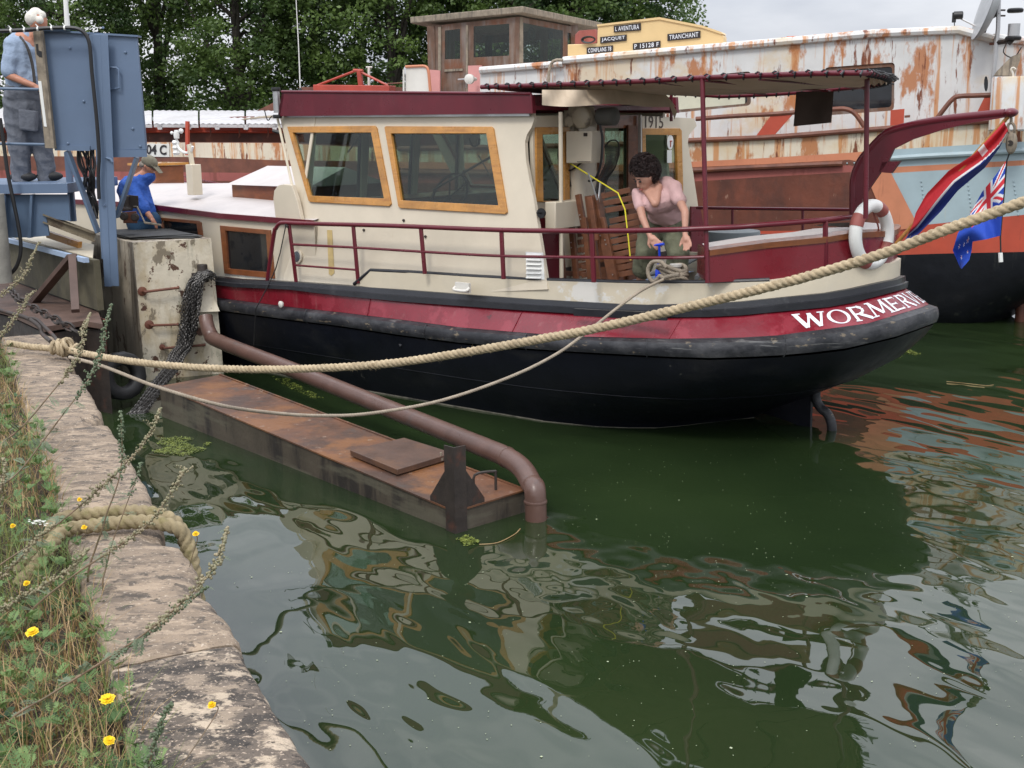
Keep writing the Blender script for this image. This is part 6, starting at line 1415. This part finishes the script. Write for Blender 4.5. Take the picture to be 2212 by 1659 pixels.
g.build('eyebrow',M['hair'],bd_); g=MB(); g.tube(smooth([hp(.093,-.048,-.022),hp(.101,-.047,0),hp(.093,-.048,.022)],3),.005,5); g.build('lips',mat('lips',(.38,.10,.09),.5),bd_)
hr=[('b',hp(-.025,.045,0),.092,.092,.085)]; r=random.Random(11)
for k in range(70):
    d=Vector((r.gauss(0,1),r.gauss(0,1),r.gauss(0,1))).normalized(); f_,u_,r_=d
    if f_>.35 and u_<.45: continue
    hr.append(('b',hp(-.045+.10*f_,.055+.11*u_,.10*r_),r.uniform(.014,.036)))
hair=blob('hair',hr,M['hair'],t,.008,1)
g=MB()
for k in range(700):
    d=Vector((r.gauss(0,1),r.gauss(0,1),r.gauss(.3,1))).normalized(); f_,u_,r_=d
    if f_>.3 and u_<.3: continue
    p=hp(-.045+.112*f_,.055+.124*u_,.112*r_); w0=(fr*f_+upv*u_+rt*r_); a_=w0.cross(Vector((r.gauss(0,1),r.gauss(0,1),r.gauss(0,1)))).normalized(); c_=w0.cross(a_); rad=r.uniform(.010,.024)
    g.tube([p+w0*(.004*j)+(a_*math.cos(j*1.1)+c_*math.sin(j*1.1))*rad for j in range(7)],.0028,3,cap=False)
g.build('curls',M['hair'],hair,smooth_=0,recalc=False)
shirt=[('c',H(1384,420,-8.53),H(1400,431,-8.55),.062,.068),('c',H(1409,441,-8.535),H(1440,432,-8.62),.088,.105),('c',H(1440,406,-8.72),H(1456,435,-8.76),.100,.110),('c',H(1420,452,-8.62),H(1446,462,-8.78),.095,.125),
 ('c',H(1422,463,-8.70),H(1452,460,-8.82),.095,.125),('c',H(1436,398,-8.68),H(1456,407,-8.64),.072,.072),('c',shL,lerp(shL,elL,.50),.055,.056),('c',shR,lerp(shR,elR,.48),.066,.062)]
blob('shirt',shirt,M['pink'],t,.009,3,.012)
tr=[('c',H(1418,478,-8.84),H(1452,477,-8.88),.145,.145),('c',hL,kL,.125,.10),('c',kL,lerp(kL,aL,.42),.10,.088),('c',hR,kR,.125,.10),('c',kR,lerp(kR,aR,.5),.10,.088)]
blob('cropped_trousers',tr,M['khaki'],t,.009,3,.018)
t=thing('spray_bottle',H(1424,560,-8.4),'bright blue pump handle with a thin tube, held by the bending woman','hand pump')
bm_=mat('blue_plastic',(.01,.05,.55),.35); g=MB(); g.tube([H(1414,530,-8.34),H(1434,527,-8.34)],.012,7); g.tube([H(1424,528,-8.34),H(1425,560,-8.36)],.010,7); g.build('pump_handle',bm_,t)
g=MB(); g.lathe([(.028,-.12),(.03,0),(.015,.03),(.012,.06)],H(1423,585,-8.38)); g.build('bottle',bm_,t)
g=MB(); g.tube(smooth([bv(1400,593,-8.5),bv(1440,585,-8.7),bv(1480,570,-8.9),bv(1512,555,-9.1),bv(1525,568,-8.9),bv(1505,600,-8.5)],5),.02,8); tag(g.build('hose',mat('grey_hose',(.16,.17,.18),.6)),'grey hose looping over the aft deck behind the woman','hose')
g=MB(); P=bv(1582,505,-10.3); g.lathe([(.25,-.3),(.27,.02),(.265,.03)],P,ZV,24); tag(g.build('grey_tub',mat('grey_tub',(.20,.23,.24),.6),smooth_=40),'grey plastic tub by the port rail behind the aft awning pole','tub')
# man on the blue platform
YM=12.95
def m1(x,y,d=0): return at(x,y,YM+d)
zp=zpl+.0
t=thing('person',Vector((m1(60,397).x,YM,zp)),'white-haired man in pale blue shirt and grey work trousers, standing on the blue platform','person')
fr=Vector((.72,.45,-.5)).normalized(); upv=(ZV-fr*ZV.dot(fr)).normalized(); rt=fr.cross(upv).normalized(); hd=m1(82,46)
sh1=m1(30,96,-.10); sh2=m1(66,88,.15); e1=m1(17,162,-.20); h1w=m1(74,186,-.24); e2=m1(72,150,.2); h2w=m1(104,185,.05)
b=[('b',hd,.095,.095,.115),('b',hp(.05,-.03,0),.05,.05,.055),('c',hd-ZV*.08,m1(62,88),.058,.07),('c',m1(50,100),m1(56,190),.15,.15),('c',sh1,sh2,.07,.07),('c',sh1,e1,.055,.045),('c',e1,h1w,.045,.031),('c',sh2,e2,.055,.045),('c',e2,h2w,.045,.03),
 ('b',hp(.095,-.005,0),.016),('b',hp(0,-.005,.085),.012,.012,.028),('b',hp(0,-.005,-.085),.012,.012,.028),('b',hp(.075,-.05,0),.026,.026,.014)]
lk1=m1(42,312,-.05); lk2=m1(92,312,.05); f1=m1(44,388,-.05); f2=m1(101,388,.05)
b+=[('c',m1(38,215),lk1,.10,.07),('c',lk1,f1,.07,.045),('c',m1(78,215),lk2,.10,.07),('c',lk2,f2,.07,.045)]
b+=hand(h1w,m1(90,192,-.22)-h1w,-1,Vector((0,1,.3)))
blob('person_body',b,M['skinm'],t,.009,3)
r=random.Random(21); hr=[]
for k in range(90):
    d=Vector((r.gauss(0,1),r.gauss(0,1),r.gauss(0,1))).normalized(); f_,u_,r_=d
    if f_>.15 or u_<-.55: continue
    hr.append(('b',hp(-.0+.105*f_,.01+.125*u_,.112*r_),r.uniform(.022,.03)))
hr=[('b',hp(-.05,.0,0),.088,.088,.085),('b',hp(-.045,.05,0),.075),('b',hp(.0,.005,.078),.042),('b',hp(.0,.005,-.078),.042),('b',hp(.0,.07,.045),.045),('b',hp(.0,.07,-.045),.045)]
blob('hair',hr,M['hairw'],t,.009,7)
sh=[('c',m1(46,108),m1(50,186),.185,.18),('c',m1(60,125,.05),m1(70,176,0),.15,.16),('c',sh1,sh2,.10,.10),('c',sh1,lerp(sh1,e1,.86),.092,.082),('c',sh2,lerp(sh2,e2,.9),.09,.08),('c',m1(60,82),m1(55,100),.085,.12)]
blob('shirt',sh,M['shirtb'],t,.010,3,.016)
trs=[('c',m1(46,200),m1(70,200),.185,.185),('c',m1(50,225),m1(72,225),.17,.17),('c',m1(38,225),lk1,.155,.118),('c',lk1,m1(46,384,-.05),.118,.10),('c',m1(76,225),lk2,.155,.115),('c',lk2,m1(101,384,.05),.115,.095)]
tb=blob('work_trousers',trs,M['overall'],t,.011,3,.020)
g=MB(); g.panel([[m1(x,y,-.19) for x,y in ((38,235),(78,240),(76,285),(40,280))]],Vector((0,.1,0))); g.build('pocket',M['overall'],tb,smooth_=0,bev=.02)
for f_ in (f1,f2):
    g=MB(); g.ball(Vector((f_.x+.04,f_.y-.02,zp+.05)),.15,.06,.055); g.build('boot',M['rubber'],t,smooth_=60)
for pts in (((44,80,-.12),(58,100,-.18),(70,140,-.17),(76,190,-.17)),((30,92,-.08),(20,120,.05),(14,160,.1))):
    g=MB(); P=smooth([m1(*p) for p in pts],5); 
    for a_,b_ in zip(P,P[1:]): g.bar(a_,b_,.035,.02,Vector((1,0,0)))
    g.build('braces_strap',mat('dark_strap',(.045,.04,.035),.8),t,smooth_=0)
# man in blue behind the block
YQ=13.9
def m2(x,y,d=0): return at(x,y,YQ+d)
t=thing('person',Vector((m2(300,500).x,YQ,1.0)),'man in a bright blue shirt, olive cap and glasses, working behind the mooring block','person')
fr=Vector((.80,-.15,-.58)).normalized(); upv=(ZV-fr*ZV.dot(fr)).normalized(); rt=fr.cross(upv).normalized(); hd=m2(321,358)
s1=m2(281,398,-.1); s2=m2(298,392,.2); e1=m2(310,450,-.22); w1_=m2(326,470,-.28); e2=m2(318,440,.2); w2_=m2(340,470,.05)
b=[('b',hd,.082,.082,.10),('b',hp(.045,-.03,0),.05,.05,.055),('c',hd-ZV*.06,m2(295,390),.055,.07),('c',m2(292,405),m2(306,470),.14,.14),('c',s1,e1,.05,.042),('c',e1,w1_,.042,.03),('c',s2,e2,.05,.042),('c',e2,w2_,.042,.03),
 ('c',m2(296,480,-.08),Vector((m2(296,480).x,YQ-.1,1.04)),.09,.05),('c',m2(318,480,.1),Vector((m2(318,480).x,YQ+.1,1.04)),.09,.05),('b',hp(.092,-.0,0),.015),('b',hp(0,-.005,-.082),.012,.012,.026),('b',hp(0,-.005,.082),.012,.012,.026),('b',hp(.07,-.05,0),.024,.024,.012)]
b+=hand(w1_,Vector((.6,-.1,-.8)),-1,Vector((0,1,0)),.95)+hand(w2_,Vector((.6,-.1,-.8)),-1,Vector((0,1,0)),.95)
pb=blob('person_body',b,M['skinm'],t,.009,3)
g=MB(); Q=upv.to_track_quat('Z','Y'); g.ball(hp(-.012,.045,0),.098,.098,.075,Q=Q); g.hexa([hp(.05,.045,-.07),hp(.05,.045,.07),hp(.17,.012,.045),hp(.17,.012,-.045),hp(.05,.055,-.07),hp(.05,.055,.07),hp(.17,.020,.045),hp(.17,.020,-.045)]); g.build('cap',M['capm'],t,smooth_=50)
blob('hair',[('b',hp(-.05,-.02,0),.062,.062,.05),('b',hp(-.03,-.01,-.06),.03),('b',hp(-.03,-.01,.06),.03)],mat('grey_hair',(.20,.17,.14),.9,var=.3,vs=30),t,.009,1)
g=MB()
for s_ in (-1,1): g.tube([hp(.085,.015,s_*.033)+(upv*math.cos(a)*.016+rt*math.sin(a)*.02) for a in [k*math.pi/6 for k in range(12)]],.0025,4,closed=True); g.tube([hp(.083,.018,s_*.052),hp(.0,.015,s_*.086)],.0025,4)
g.build('glasses',M['blackp'],t)
blob('shirt',[('c',m2(289,408),m2(306,462),.17,.175),('c',m2(278,410,.05),m2(296,466),.14,.15),('c',s1,s2,.09,.09),('c',s1,lerp(e1,w1_,.1),.085,.075),('c',s2,lerp(e2,w2_,.2),.085,.07),('c',hd-ZV*.12,m2(292,400),.07,.12)],M['blues'],t,.010,3,.018)
blob('trousers',[('c',m2(300,480),m2(322,480),.15,.15),('c',m2(298,490,-.08),Vector((m2(296,480).x,YQ-.1,1.10)),.12,.08),('c',m2(320,490,.1),Vector((m2(318,480).x,YQ+.1,1.10)),.12,.08)],mat('teal_trousers',(.02,.06,.12),.9,var=.15),t,.013,3)
# ================================================================== VEGETATION, FLOATING WEED
r=random.Random(33)
def gz(s,o): return 1.0+(.06*noise.noise(Vector((s*.9,o*1.1,0)))+.03*noise.noise(Vector((s*3,o*3,4))))
def blade(g,p,h,w,lean,seg=3):
    d=Vector((math.cos(lean[0]),math.sin(lean[0]),0)); sd=Vector((-d.y,d.x,0)); vs=[]
    for k in range(seg+1):
        t=k/seg; c=p+ZV*(h*t*(1-.25*lean[1]*t))+d*(h*lean[1]*t*t); ww=w*(1-t)**.7; vs+=[c-sd*ww,c+sd*ww]
    g.add(vs,[(2*k,2*k+1,2*k+3,2*k+2) for k in range(seg)])
def patchy(s,o,k,f=1.3): return noise.noise(Vector((s*f,o*f,k)))
g=MB(); gs=MB(); gl=MB()
for k in range(30000):
    s=1.4+8.9*r.random()**1.3; o=.37+ (r.random()**1.1)*min(2.4,.75+.23*s)
    if o<.46 and r.random()<.35: continue
    pn_=patchy(s,o,1); p=q(s,o,gz(s,o)-.01); dry=patchy(s,o,9,.9)>-.08
    (gs if (dry and r.random()<.7) or r.random()<.15 else g) and blade(gs if (dry and r.random()<.7) or r.random()<.15 else g,p,r.uniform(.06,.22)*(1+.6*pn_),r.uniform(.0012,.0026),(r.uniform(0,6.28),r.uniform(.1,1.3)))
tag(g.build('green_grass',M['grass'],smooth_=0,recalc=False),'green grass blades growing behind the quay coping','grass',kind='stuff')
tag(gs.build('dry_grass',M['straw'],smooth_=0,recalc=False),'straw-coloured dry grass among the weeds behind the quay coping','dry grass',kind='stuff')
def feather(g,p,d,L,w,n=7,up=.3):
    d=d.normalized(); sd=d.cross(ZV); sd=sd.normalized() if sd.length>.05 else Vector((1,0,0)); nn=sd.cross(d)
    g.add([p-sd*.0012,p+sd*.0012,p+d*L],[(0,1,2)])
    for k in range(1,n):
        t=k/n; c=p+d*(L*t)-ZV*(.15*L*t*t); lw=w*math.sin(math.pi*(.15+.8*t))*(.8+.4*r.random())
        for sg in (-1,1):
            a=(sd*sg*.8+d*.6+nn*up*.4).normalized(); e=a.cross(nn).normalized()*lw*.16; m_=c+a*lw*.5; g.add([c,m_+e,c+a*lw,m_-e],[(0,1,2,3)])
            if lw>.012:
                a2=(sd*sg*.2+d).normalized(); g.add([m_,m_+a2*lw*.28+e*.5,m_+a2*lw*.45,m_+a2*lw*.25-e*.5],[(0,1,2,3)])
for k in range(3600):
    s=1.4+8.5*r.random()**1.3; o=.36+(r.random()**1.05)*min(2.3,.7+.23*s)
    if patchy(s,o,5,1.1)<-.18: continue
    p=q(s,o,gz(s,o)+r.uniform(0,.12))
    for j in range(r.randint(2,5)):
        a=r.uniform(0,6.28); feather(gl,p,Vector((math.cos(a),math.sin(a),r.uniform(.3,1.3))),r.uniform(.03,.085),r.uniform(.010,.024),7)
tag(gl.build('ground_weeds',M['leaf2'],smooth_=0,recalc=False),'low feathery green weeds covering the soil behind the quay coping','weeds',kind='stuff')
gl=MB()
for k in range(700):
    s=1.4+7*r.random()**1.2; o=.40+(r.random())*min(2.2,.7+.2*s); p=q(s,o,gz(s,o)+r.uniform(0,.07))
    for j in range(r.randint(2,5)):
        a=r.uniform(0,6.28); d=Vector((math.cos(a),math.sin(a),r.uniform(.1,.9))).normalized(); sd=d.cross(ZV).normalized(); L=r.uniform(.02,.05); w_=L*.25
        gl.add([p,p+d*L*.35+sd*w_,p+d*L*.7+sd*w_*.8,p+d*L-ZV*.01,p+d*L*.7-sd*w_*.8,p+d*L*.35-sd*w_],[(0,1,2,3),(0,3,4,5)])
tag(gl.build('broad_weeds',leafmat('broad_leaves',(.03,.075,.03),(.10,.17,.06),6,.25),smooth_=0,recalc=False),'low broad-leaved green weeds between the grass behind the quay coping','weeds',kind='stuff')
gl=MB()
for k in range(9000):
    s=1.4+8.9*r.random()**1.3; o=.38+r.random()*min(2.4,.75+.23*s); p=q(s,o,gz(s,o)+.006); a=r.uniform(0,6.28); d=Vector((math.cos(a),math.sin(a),r.uniform(-.1,.5))).normalized(); L=r.uniform(.03,.12); sd=d.cross(ZV).normalized()*.0011
    gl.add([p-sd,p+sd,p+d*L+sd,p+d*L-sd],[(0,1,2,3)])
tag(gl.build('dead_stalks',mat('dead_stalk',(.17,.10,.05),.9,var=.4,vs=10),smooth_=0,recalc=False),'litter of brown dead stalks lying on the soil between the weeds','dead stalks',kind='stuff')

def mugwort(label,pts,dz,bud=.6,size=1.0,green=0):
    b=pts[-1]; Y0=min(onz(max(b[0],-200),b[1],1.08).y,9.2); n=len(pts)
    P=[at(x,y,Y0+dz*(1-i/(n-1))) for i,(x,y) in enumerate(pts)]; P.append(Vector((P[-1].x,P[-1].y,.98)) if P[-1].z>1.0 else P[-1]-ZV*.05)
    P=smooth(P,8); t=thing('mugwort',P[-1],label,'weed','mugwort stalks leaning over the quay')
    N=len(P); g=MB(); g.tube(P,lambda u:(.0012+.0030*u)*size,6); g.build('stalk',M['stem'],t)
    gb=MB(); glf=MB(); acc=0; tot=sum((a-b).length for a,b in zip(P,P[1:])); run=0
    for a,b in zip(P,P[1:]):
        L=(b-a).length; m_=max(1,int(L/(.006)))
        for k in range(m_):
            run+=L/m_; fr_=run/tot; p=lerp(a,b,k/m_)
            if fr_<bud:
                w_=math.sin(min(1,fr_/bud*1.25+.12)*math.pi*.62)
                for j in range(3):
                    d=Vector((r.gauss(0,1),r.gauss(0,1),r.gauss(0,.8))).normalized(); gb.ball(p+d*r.uniform(.003,.020)*w_*size,r.uniform(.0034,.0062)*size,n=5,k=3)
                if r.random()<.16*w_:
                    d=Vector((r.gauss(0,1),r.gauss(0,1),r.uniform(.2,1))).normalized(); Lb=r.uniform(.02,.055)*size
                    for j in range(8): gb.ball(p+d*Lb*j/8+Vector((r.gauss(0,1),r.gauss(0,1),r.gauss(0,1)))*.0025,r.uniform(.0026,.0045)*size,n=5,k=3)
                if r.random()<.05: feather(glf,p,Vector((r.gauss(0,1),r.gauss(0,1),r.gauss(0,.7))),r.uniform(.02,.04)*size,.011,5)
            elif r.random()<.22:
                feather(glf,p,Vector((r.gauss(0,1),r.gauss(0,1),r.gauss(0,.6))),r.uniform(.035,.075)*size,.024*size,7)
    gb.build('flower_buds',M['mugl'] if green else M['mug'],t,smooth_=60,recalc=False); glf.build('leaves',M['mugl'],t,smooth_=0,recalc=False)
mugwort('brown-budded mugwort whose tip points up over the dark water beside the pontoon',[(347,882),(338,905),(325,935),(300,970),(262,1010),(215,1055),(140,1120),(60,1180),(-20,1240)],.3,.5)
mugwort('mugwort with a pale tip reaching just past the mossy rope',[(400,1012),(385,1037),(362,1075),(335,1115),(300,1150),(240,1190),(150,1250),(60,1330)],.25,.5)
mugwort('lone mugwort tip standing over the open water, right of all the others',[(492,1138),(484,1170),(476,1200),(462,1225),(440,1252),(395,1300),(310,1370),(220,1430),(110,1500),(20,1560)],.3,.42)
mugwort('grey-green mugwort rising in front of the stained side of the mooring block',[(240,657),(232,690),(226,720),(218,762),(205,795),(178,840),(140,890),(95,950),(40,1020),(-30,1080)],.6,.45,1.1,1)
mugwort('tall pale mugwort spike before the braced jetty wall at the upper left',[(84,524),(76,540),(68,556),(60,580),(50,598),(30,615),(8,632),(-30,665),(-90,760)],.5,.6,1.3)
mugwort('short mugwort spike bending over the rusty chain',[(72,630),(62,642),(54,652),(46,668),(34,684),(18,705),(-5,735),(-40,800)],.4,.6,1.25)
mugwort('mugwort spike crossing the hawser just right of its knot',[(196,676),(188,692),(182,706),(178,722),(176,745),(172,765),(150,800),(110,850),(50,920),(-20,980)],.6,.5,1.2)
mugwort('slim green mugwort standing upright against the coping above the mossy rope',[(260,888),(262,915),(263,945),(264,985),(258,1030),(246,1070),(232,1105),(222,1140),(208,1180),(190,1240)],.1,.35,.9,1)
mugwort('thick mugwort with reddish buds lying across the lower left weeds',[(190,1185),(178,1200),(160,1225),(135,1240),(100,1262),(70,1280),(40,1295),(-10,1330)],.1,.85,1.0)
mugwort('pale green mugwort drooping along the inner edge of the bottom coping stone',[(372,1520),(358,1540),(345,1570),(335,1600),(325,1640),(318,1700)],0,.8,.9,1)
mugwort('long thin mugwort stem lying diagonally over the middle coping stone',[(447,1268),(425,1285),(400,1305),(365,1335),(320,1370),(260,1410),(190,1450),(120,1490)],.1,.55,.8,1)
mugwort('mugwort half hidden among the weeds at the far left edge',[(6,990),(10,1020),(2,1060),(-10,1110),(-40,1180)],.1,.8,1.1)
mugwort('mugwort with dull brown buds above the two yellow flowers at the left edge',[(118,1130),(95,1150),(70,1175),(45,1205),(10,1240),(-40,1290)],.1,.8,1.0)
mugwort('dark stem of mugwort rising from the weeds through both loops of mossy rope',[(305,1000),(292,1040),(275,1085),(262,1120),(250,1150),(238,1190),(228,1230),(222,1260)],.1,.25,.8,1)
for i,(x,y,z,rad,lab) in enumerate(((70,1365,1.16,.020,'yellow flower, the largest, at the far left below the two small ones'),(232,1510,1.15,.019,'wide yellow flower beside the lower coping stone, left of the lone one'),(236,1600,1.16,.014,'pair-like yellow flower lowest in the weeds, near the bottom edge'),
 (458,1524,1.20,.011,'small yellow flower on a thin stem standing over the bottom coping stone'),(58,1261,1.14,.012,'small yellow flower above the largest one at the left'),(182,1140,1.15,.011,'small yellow flower just below the loops of mossy rope'),
 (423,1154,1.18,.012,'orange-yellow flower hanging over the water beside the mossy rope'),(28,1137,1.15,.011,'yellow flower bud at the left, level with the mossy rope'),(172,1080,1.16,.010,'smallest yellow flower, close to the upper loop of mossy rope'))):
    P=onz(x,y,z); t=thing('yellow_flower',Vector((P.x,P.y,1.0)),lab,'flower','yellow flowers in the weeds'); ax=Vector((r.uniform(-.3,.3),-.35,1)).normalized(); a_=ax.cross(Vector((1,0,0))).normalized(); b_=ax.cross(a_)
    g=MB()
    for ly in range(3):
        for k in range(18):
            an=k*2*math.pi/18+ly*.17; d=a_*math.cos(an)+b_*math.sin(an); e=ax.cross(d)*rad*.15; rr_=rad*(1.1-.28*ly)*r.uniform(.85,1.1); c=P+ax*.0015*ly
            g.add([c+d*rad*.12-e*.4,c+d*rad*.12+e*.4,c+d*rr_*.9+e+ax*(.001+.003*ly),c+d*rr_+ax*(.001+.003*ly),c+d*rr_*.9-e+ax*(.001+.003*ly)],[(0,1,2,3,4)])
    g.build('petals',M['flow'],t,smooth_=0,recalc=False)
    base=Vector((P.x-.05-.04*(i%3),P.y+.03,1.0)) if i!=3 else Vector((P.x-.10,P.y-.25,1.02))
    g=MB(); g.tube(smooth([P-ax*.001,P-ax*.03,lerp(P,base,.6),base],5),.0017,5); g.lathe([(rad*.2,-.008),(rad*.38,-.001)],P,ax,8); g.build('flower_stem',M['stem'],t)
P=onz(82,1128,1.2); t=thing('white_flower',Vector((P.x,P.y,1.0)),'small cluster of white flowers in the weeds left of the mossy rope','flower')
g=MB()
for k in range(26):
    p=P+Vector((r.gauss(0,.018),r.gauss(0,.012),r.gauss(0,.006)))
    for j in range(5): a=j*1.2566; g.add([p,p+Vector((math.cos(a-.4),math.sin(a-.4),.3))*.0045,p+Vector((math.cos(a),math.sin(a),.2))*.006,p+Vector((math.cos(a+.4),math.sin(a+.4),.3))*.0045],[(0,1,2,3)])
g.build('petals',M['floww'],t,smooth_=0,recalc=False)
g=MB()
for k in range(5): g.tube([P+Vector((r.gauss(0,.012),r.gauss(0,.01),-.002)),Vector((P.x,P.y,1.02))],.0013,4)
g.build('flower_stem',M['stem'],t)
# floating weed and debris
def mat_patch(label,pts,n,seed):
    rr2=random.Random(seed); P=[onz(x,y,0) for x,y in pts]; c=sum(P,Vector())/len(P); g=MB()
    for k in range(n):
        i=rr2.randrange(len(P)); p=lerp(c,lerp(P[i],P[(i+1)%len(P)],rr2.random()),rr2.random()**.55)
        if noise.noise(p*5+Vector((0,0,seed)))<-.12: continue
        a=rr2.uniform(0,6.28); d=Vector((math.cos(a),math.sin(a),rr2.uniform(-.1,.25))); sd=Vector((-d.y,d.x,rr2.uniform(-.2,.2))); L=rr2.uniform(.008,.026); p=p+ZV*rr2.uniform(.002,.012)
        g.add([p,p+d*L*.5+sd*L*.25,p+d*L,p+d*L*.5-sd*L*.25],[(0,1,2,3)])
    tag(g.build('floating_algae',M['algae'],smooth_=0,recalc=False),label,'algae',kind='stuff')
mat_patch('yellow-green algae patch floating between the quay and the pontoon',[(300,962),(340,948),(400,944),(455,958),(445,972),(400,985),(345,980),(315,975)],3000,1)
mat_patch('bright green algae patch floating beneath the stern of the red boat',[(1855,768),(1890,752),(1935,748),(1965,756),(1990,766),(1950,772),(1890,778)],2600,2)
mat_patch('green weed between the pontoon and the pipe',[(560,795),(600,805),(640,830),(700,862),(680,862),(620,838)],700,3)
mat_patch('small tuft of green weed at the corner of the pontoon',[(985,1165),(1010,1158),(1035,1172),(1010,1182)],260,4)
g=MB(); rr2=random.Random(8)
for k in range(1500):
    x,y=rr2.uniform(500,2212),rr2.uniform(930,1640)
    if rr2.random()>.35+.65*(math.exp(-((x-1500)/450)**2-((y-1200)/200)**2)): continue
    p=onz(x,y,.0035); s=rr2.uniform(.0015,.0042)*(2.2 if rr2.random()<.04 else 1); a=rr2.uniform(0,3.14); d=Vector((math.cos(a),math.sin(a),0))*s; e=Vector((-d.y,d.x,0))*rr2.uniform(.5,1); g.add([p-d,p-e,p+d,p+e],[(0,1,2,3)])
tag(g.build('floating_specks',mat('pale_speck',(.36,.40,.26),.8,var=.3,vs=20),smooth_=0,recalc=False),'pale seeds and specks scattered over the dark green water','floating specks',kind='stuff')
for lab,pts in (('curved pale twig floating just off the pontoon corner',((1035,1176),(1075,1172),(1110,1155),(1124,1142))),('thin pale stick floating in open water right of the rudder',((2045,824),(2085,828),(2130,833),(2146,831)))):
    g=MB(); g.tube(smooth([onz(x,y,.006) for x,y in pts],5),.0035,5); tag(g.build('twig',M['straw']),lab,'twig')
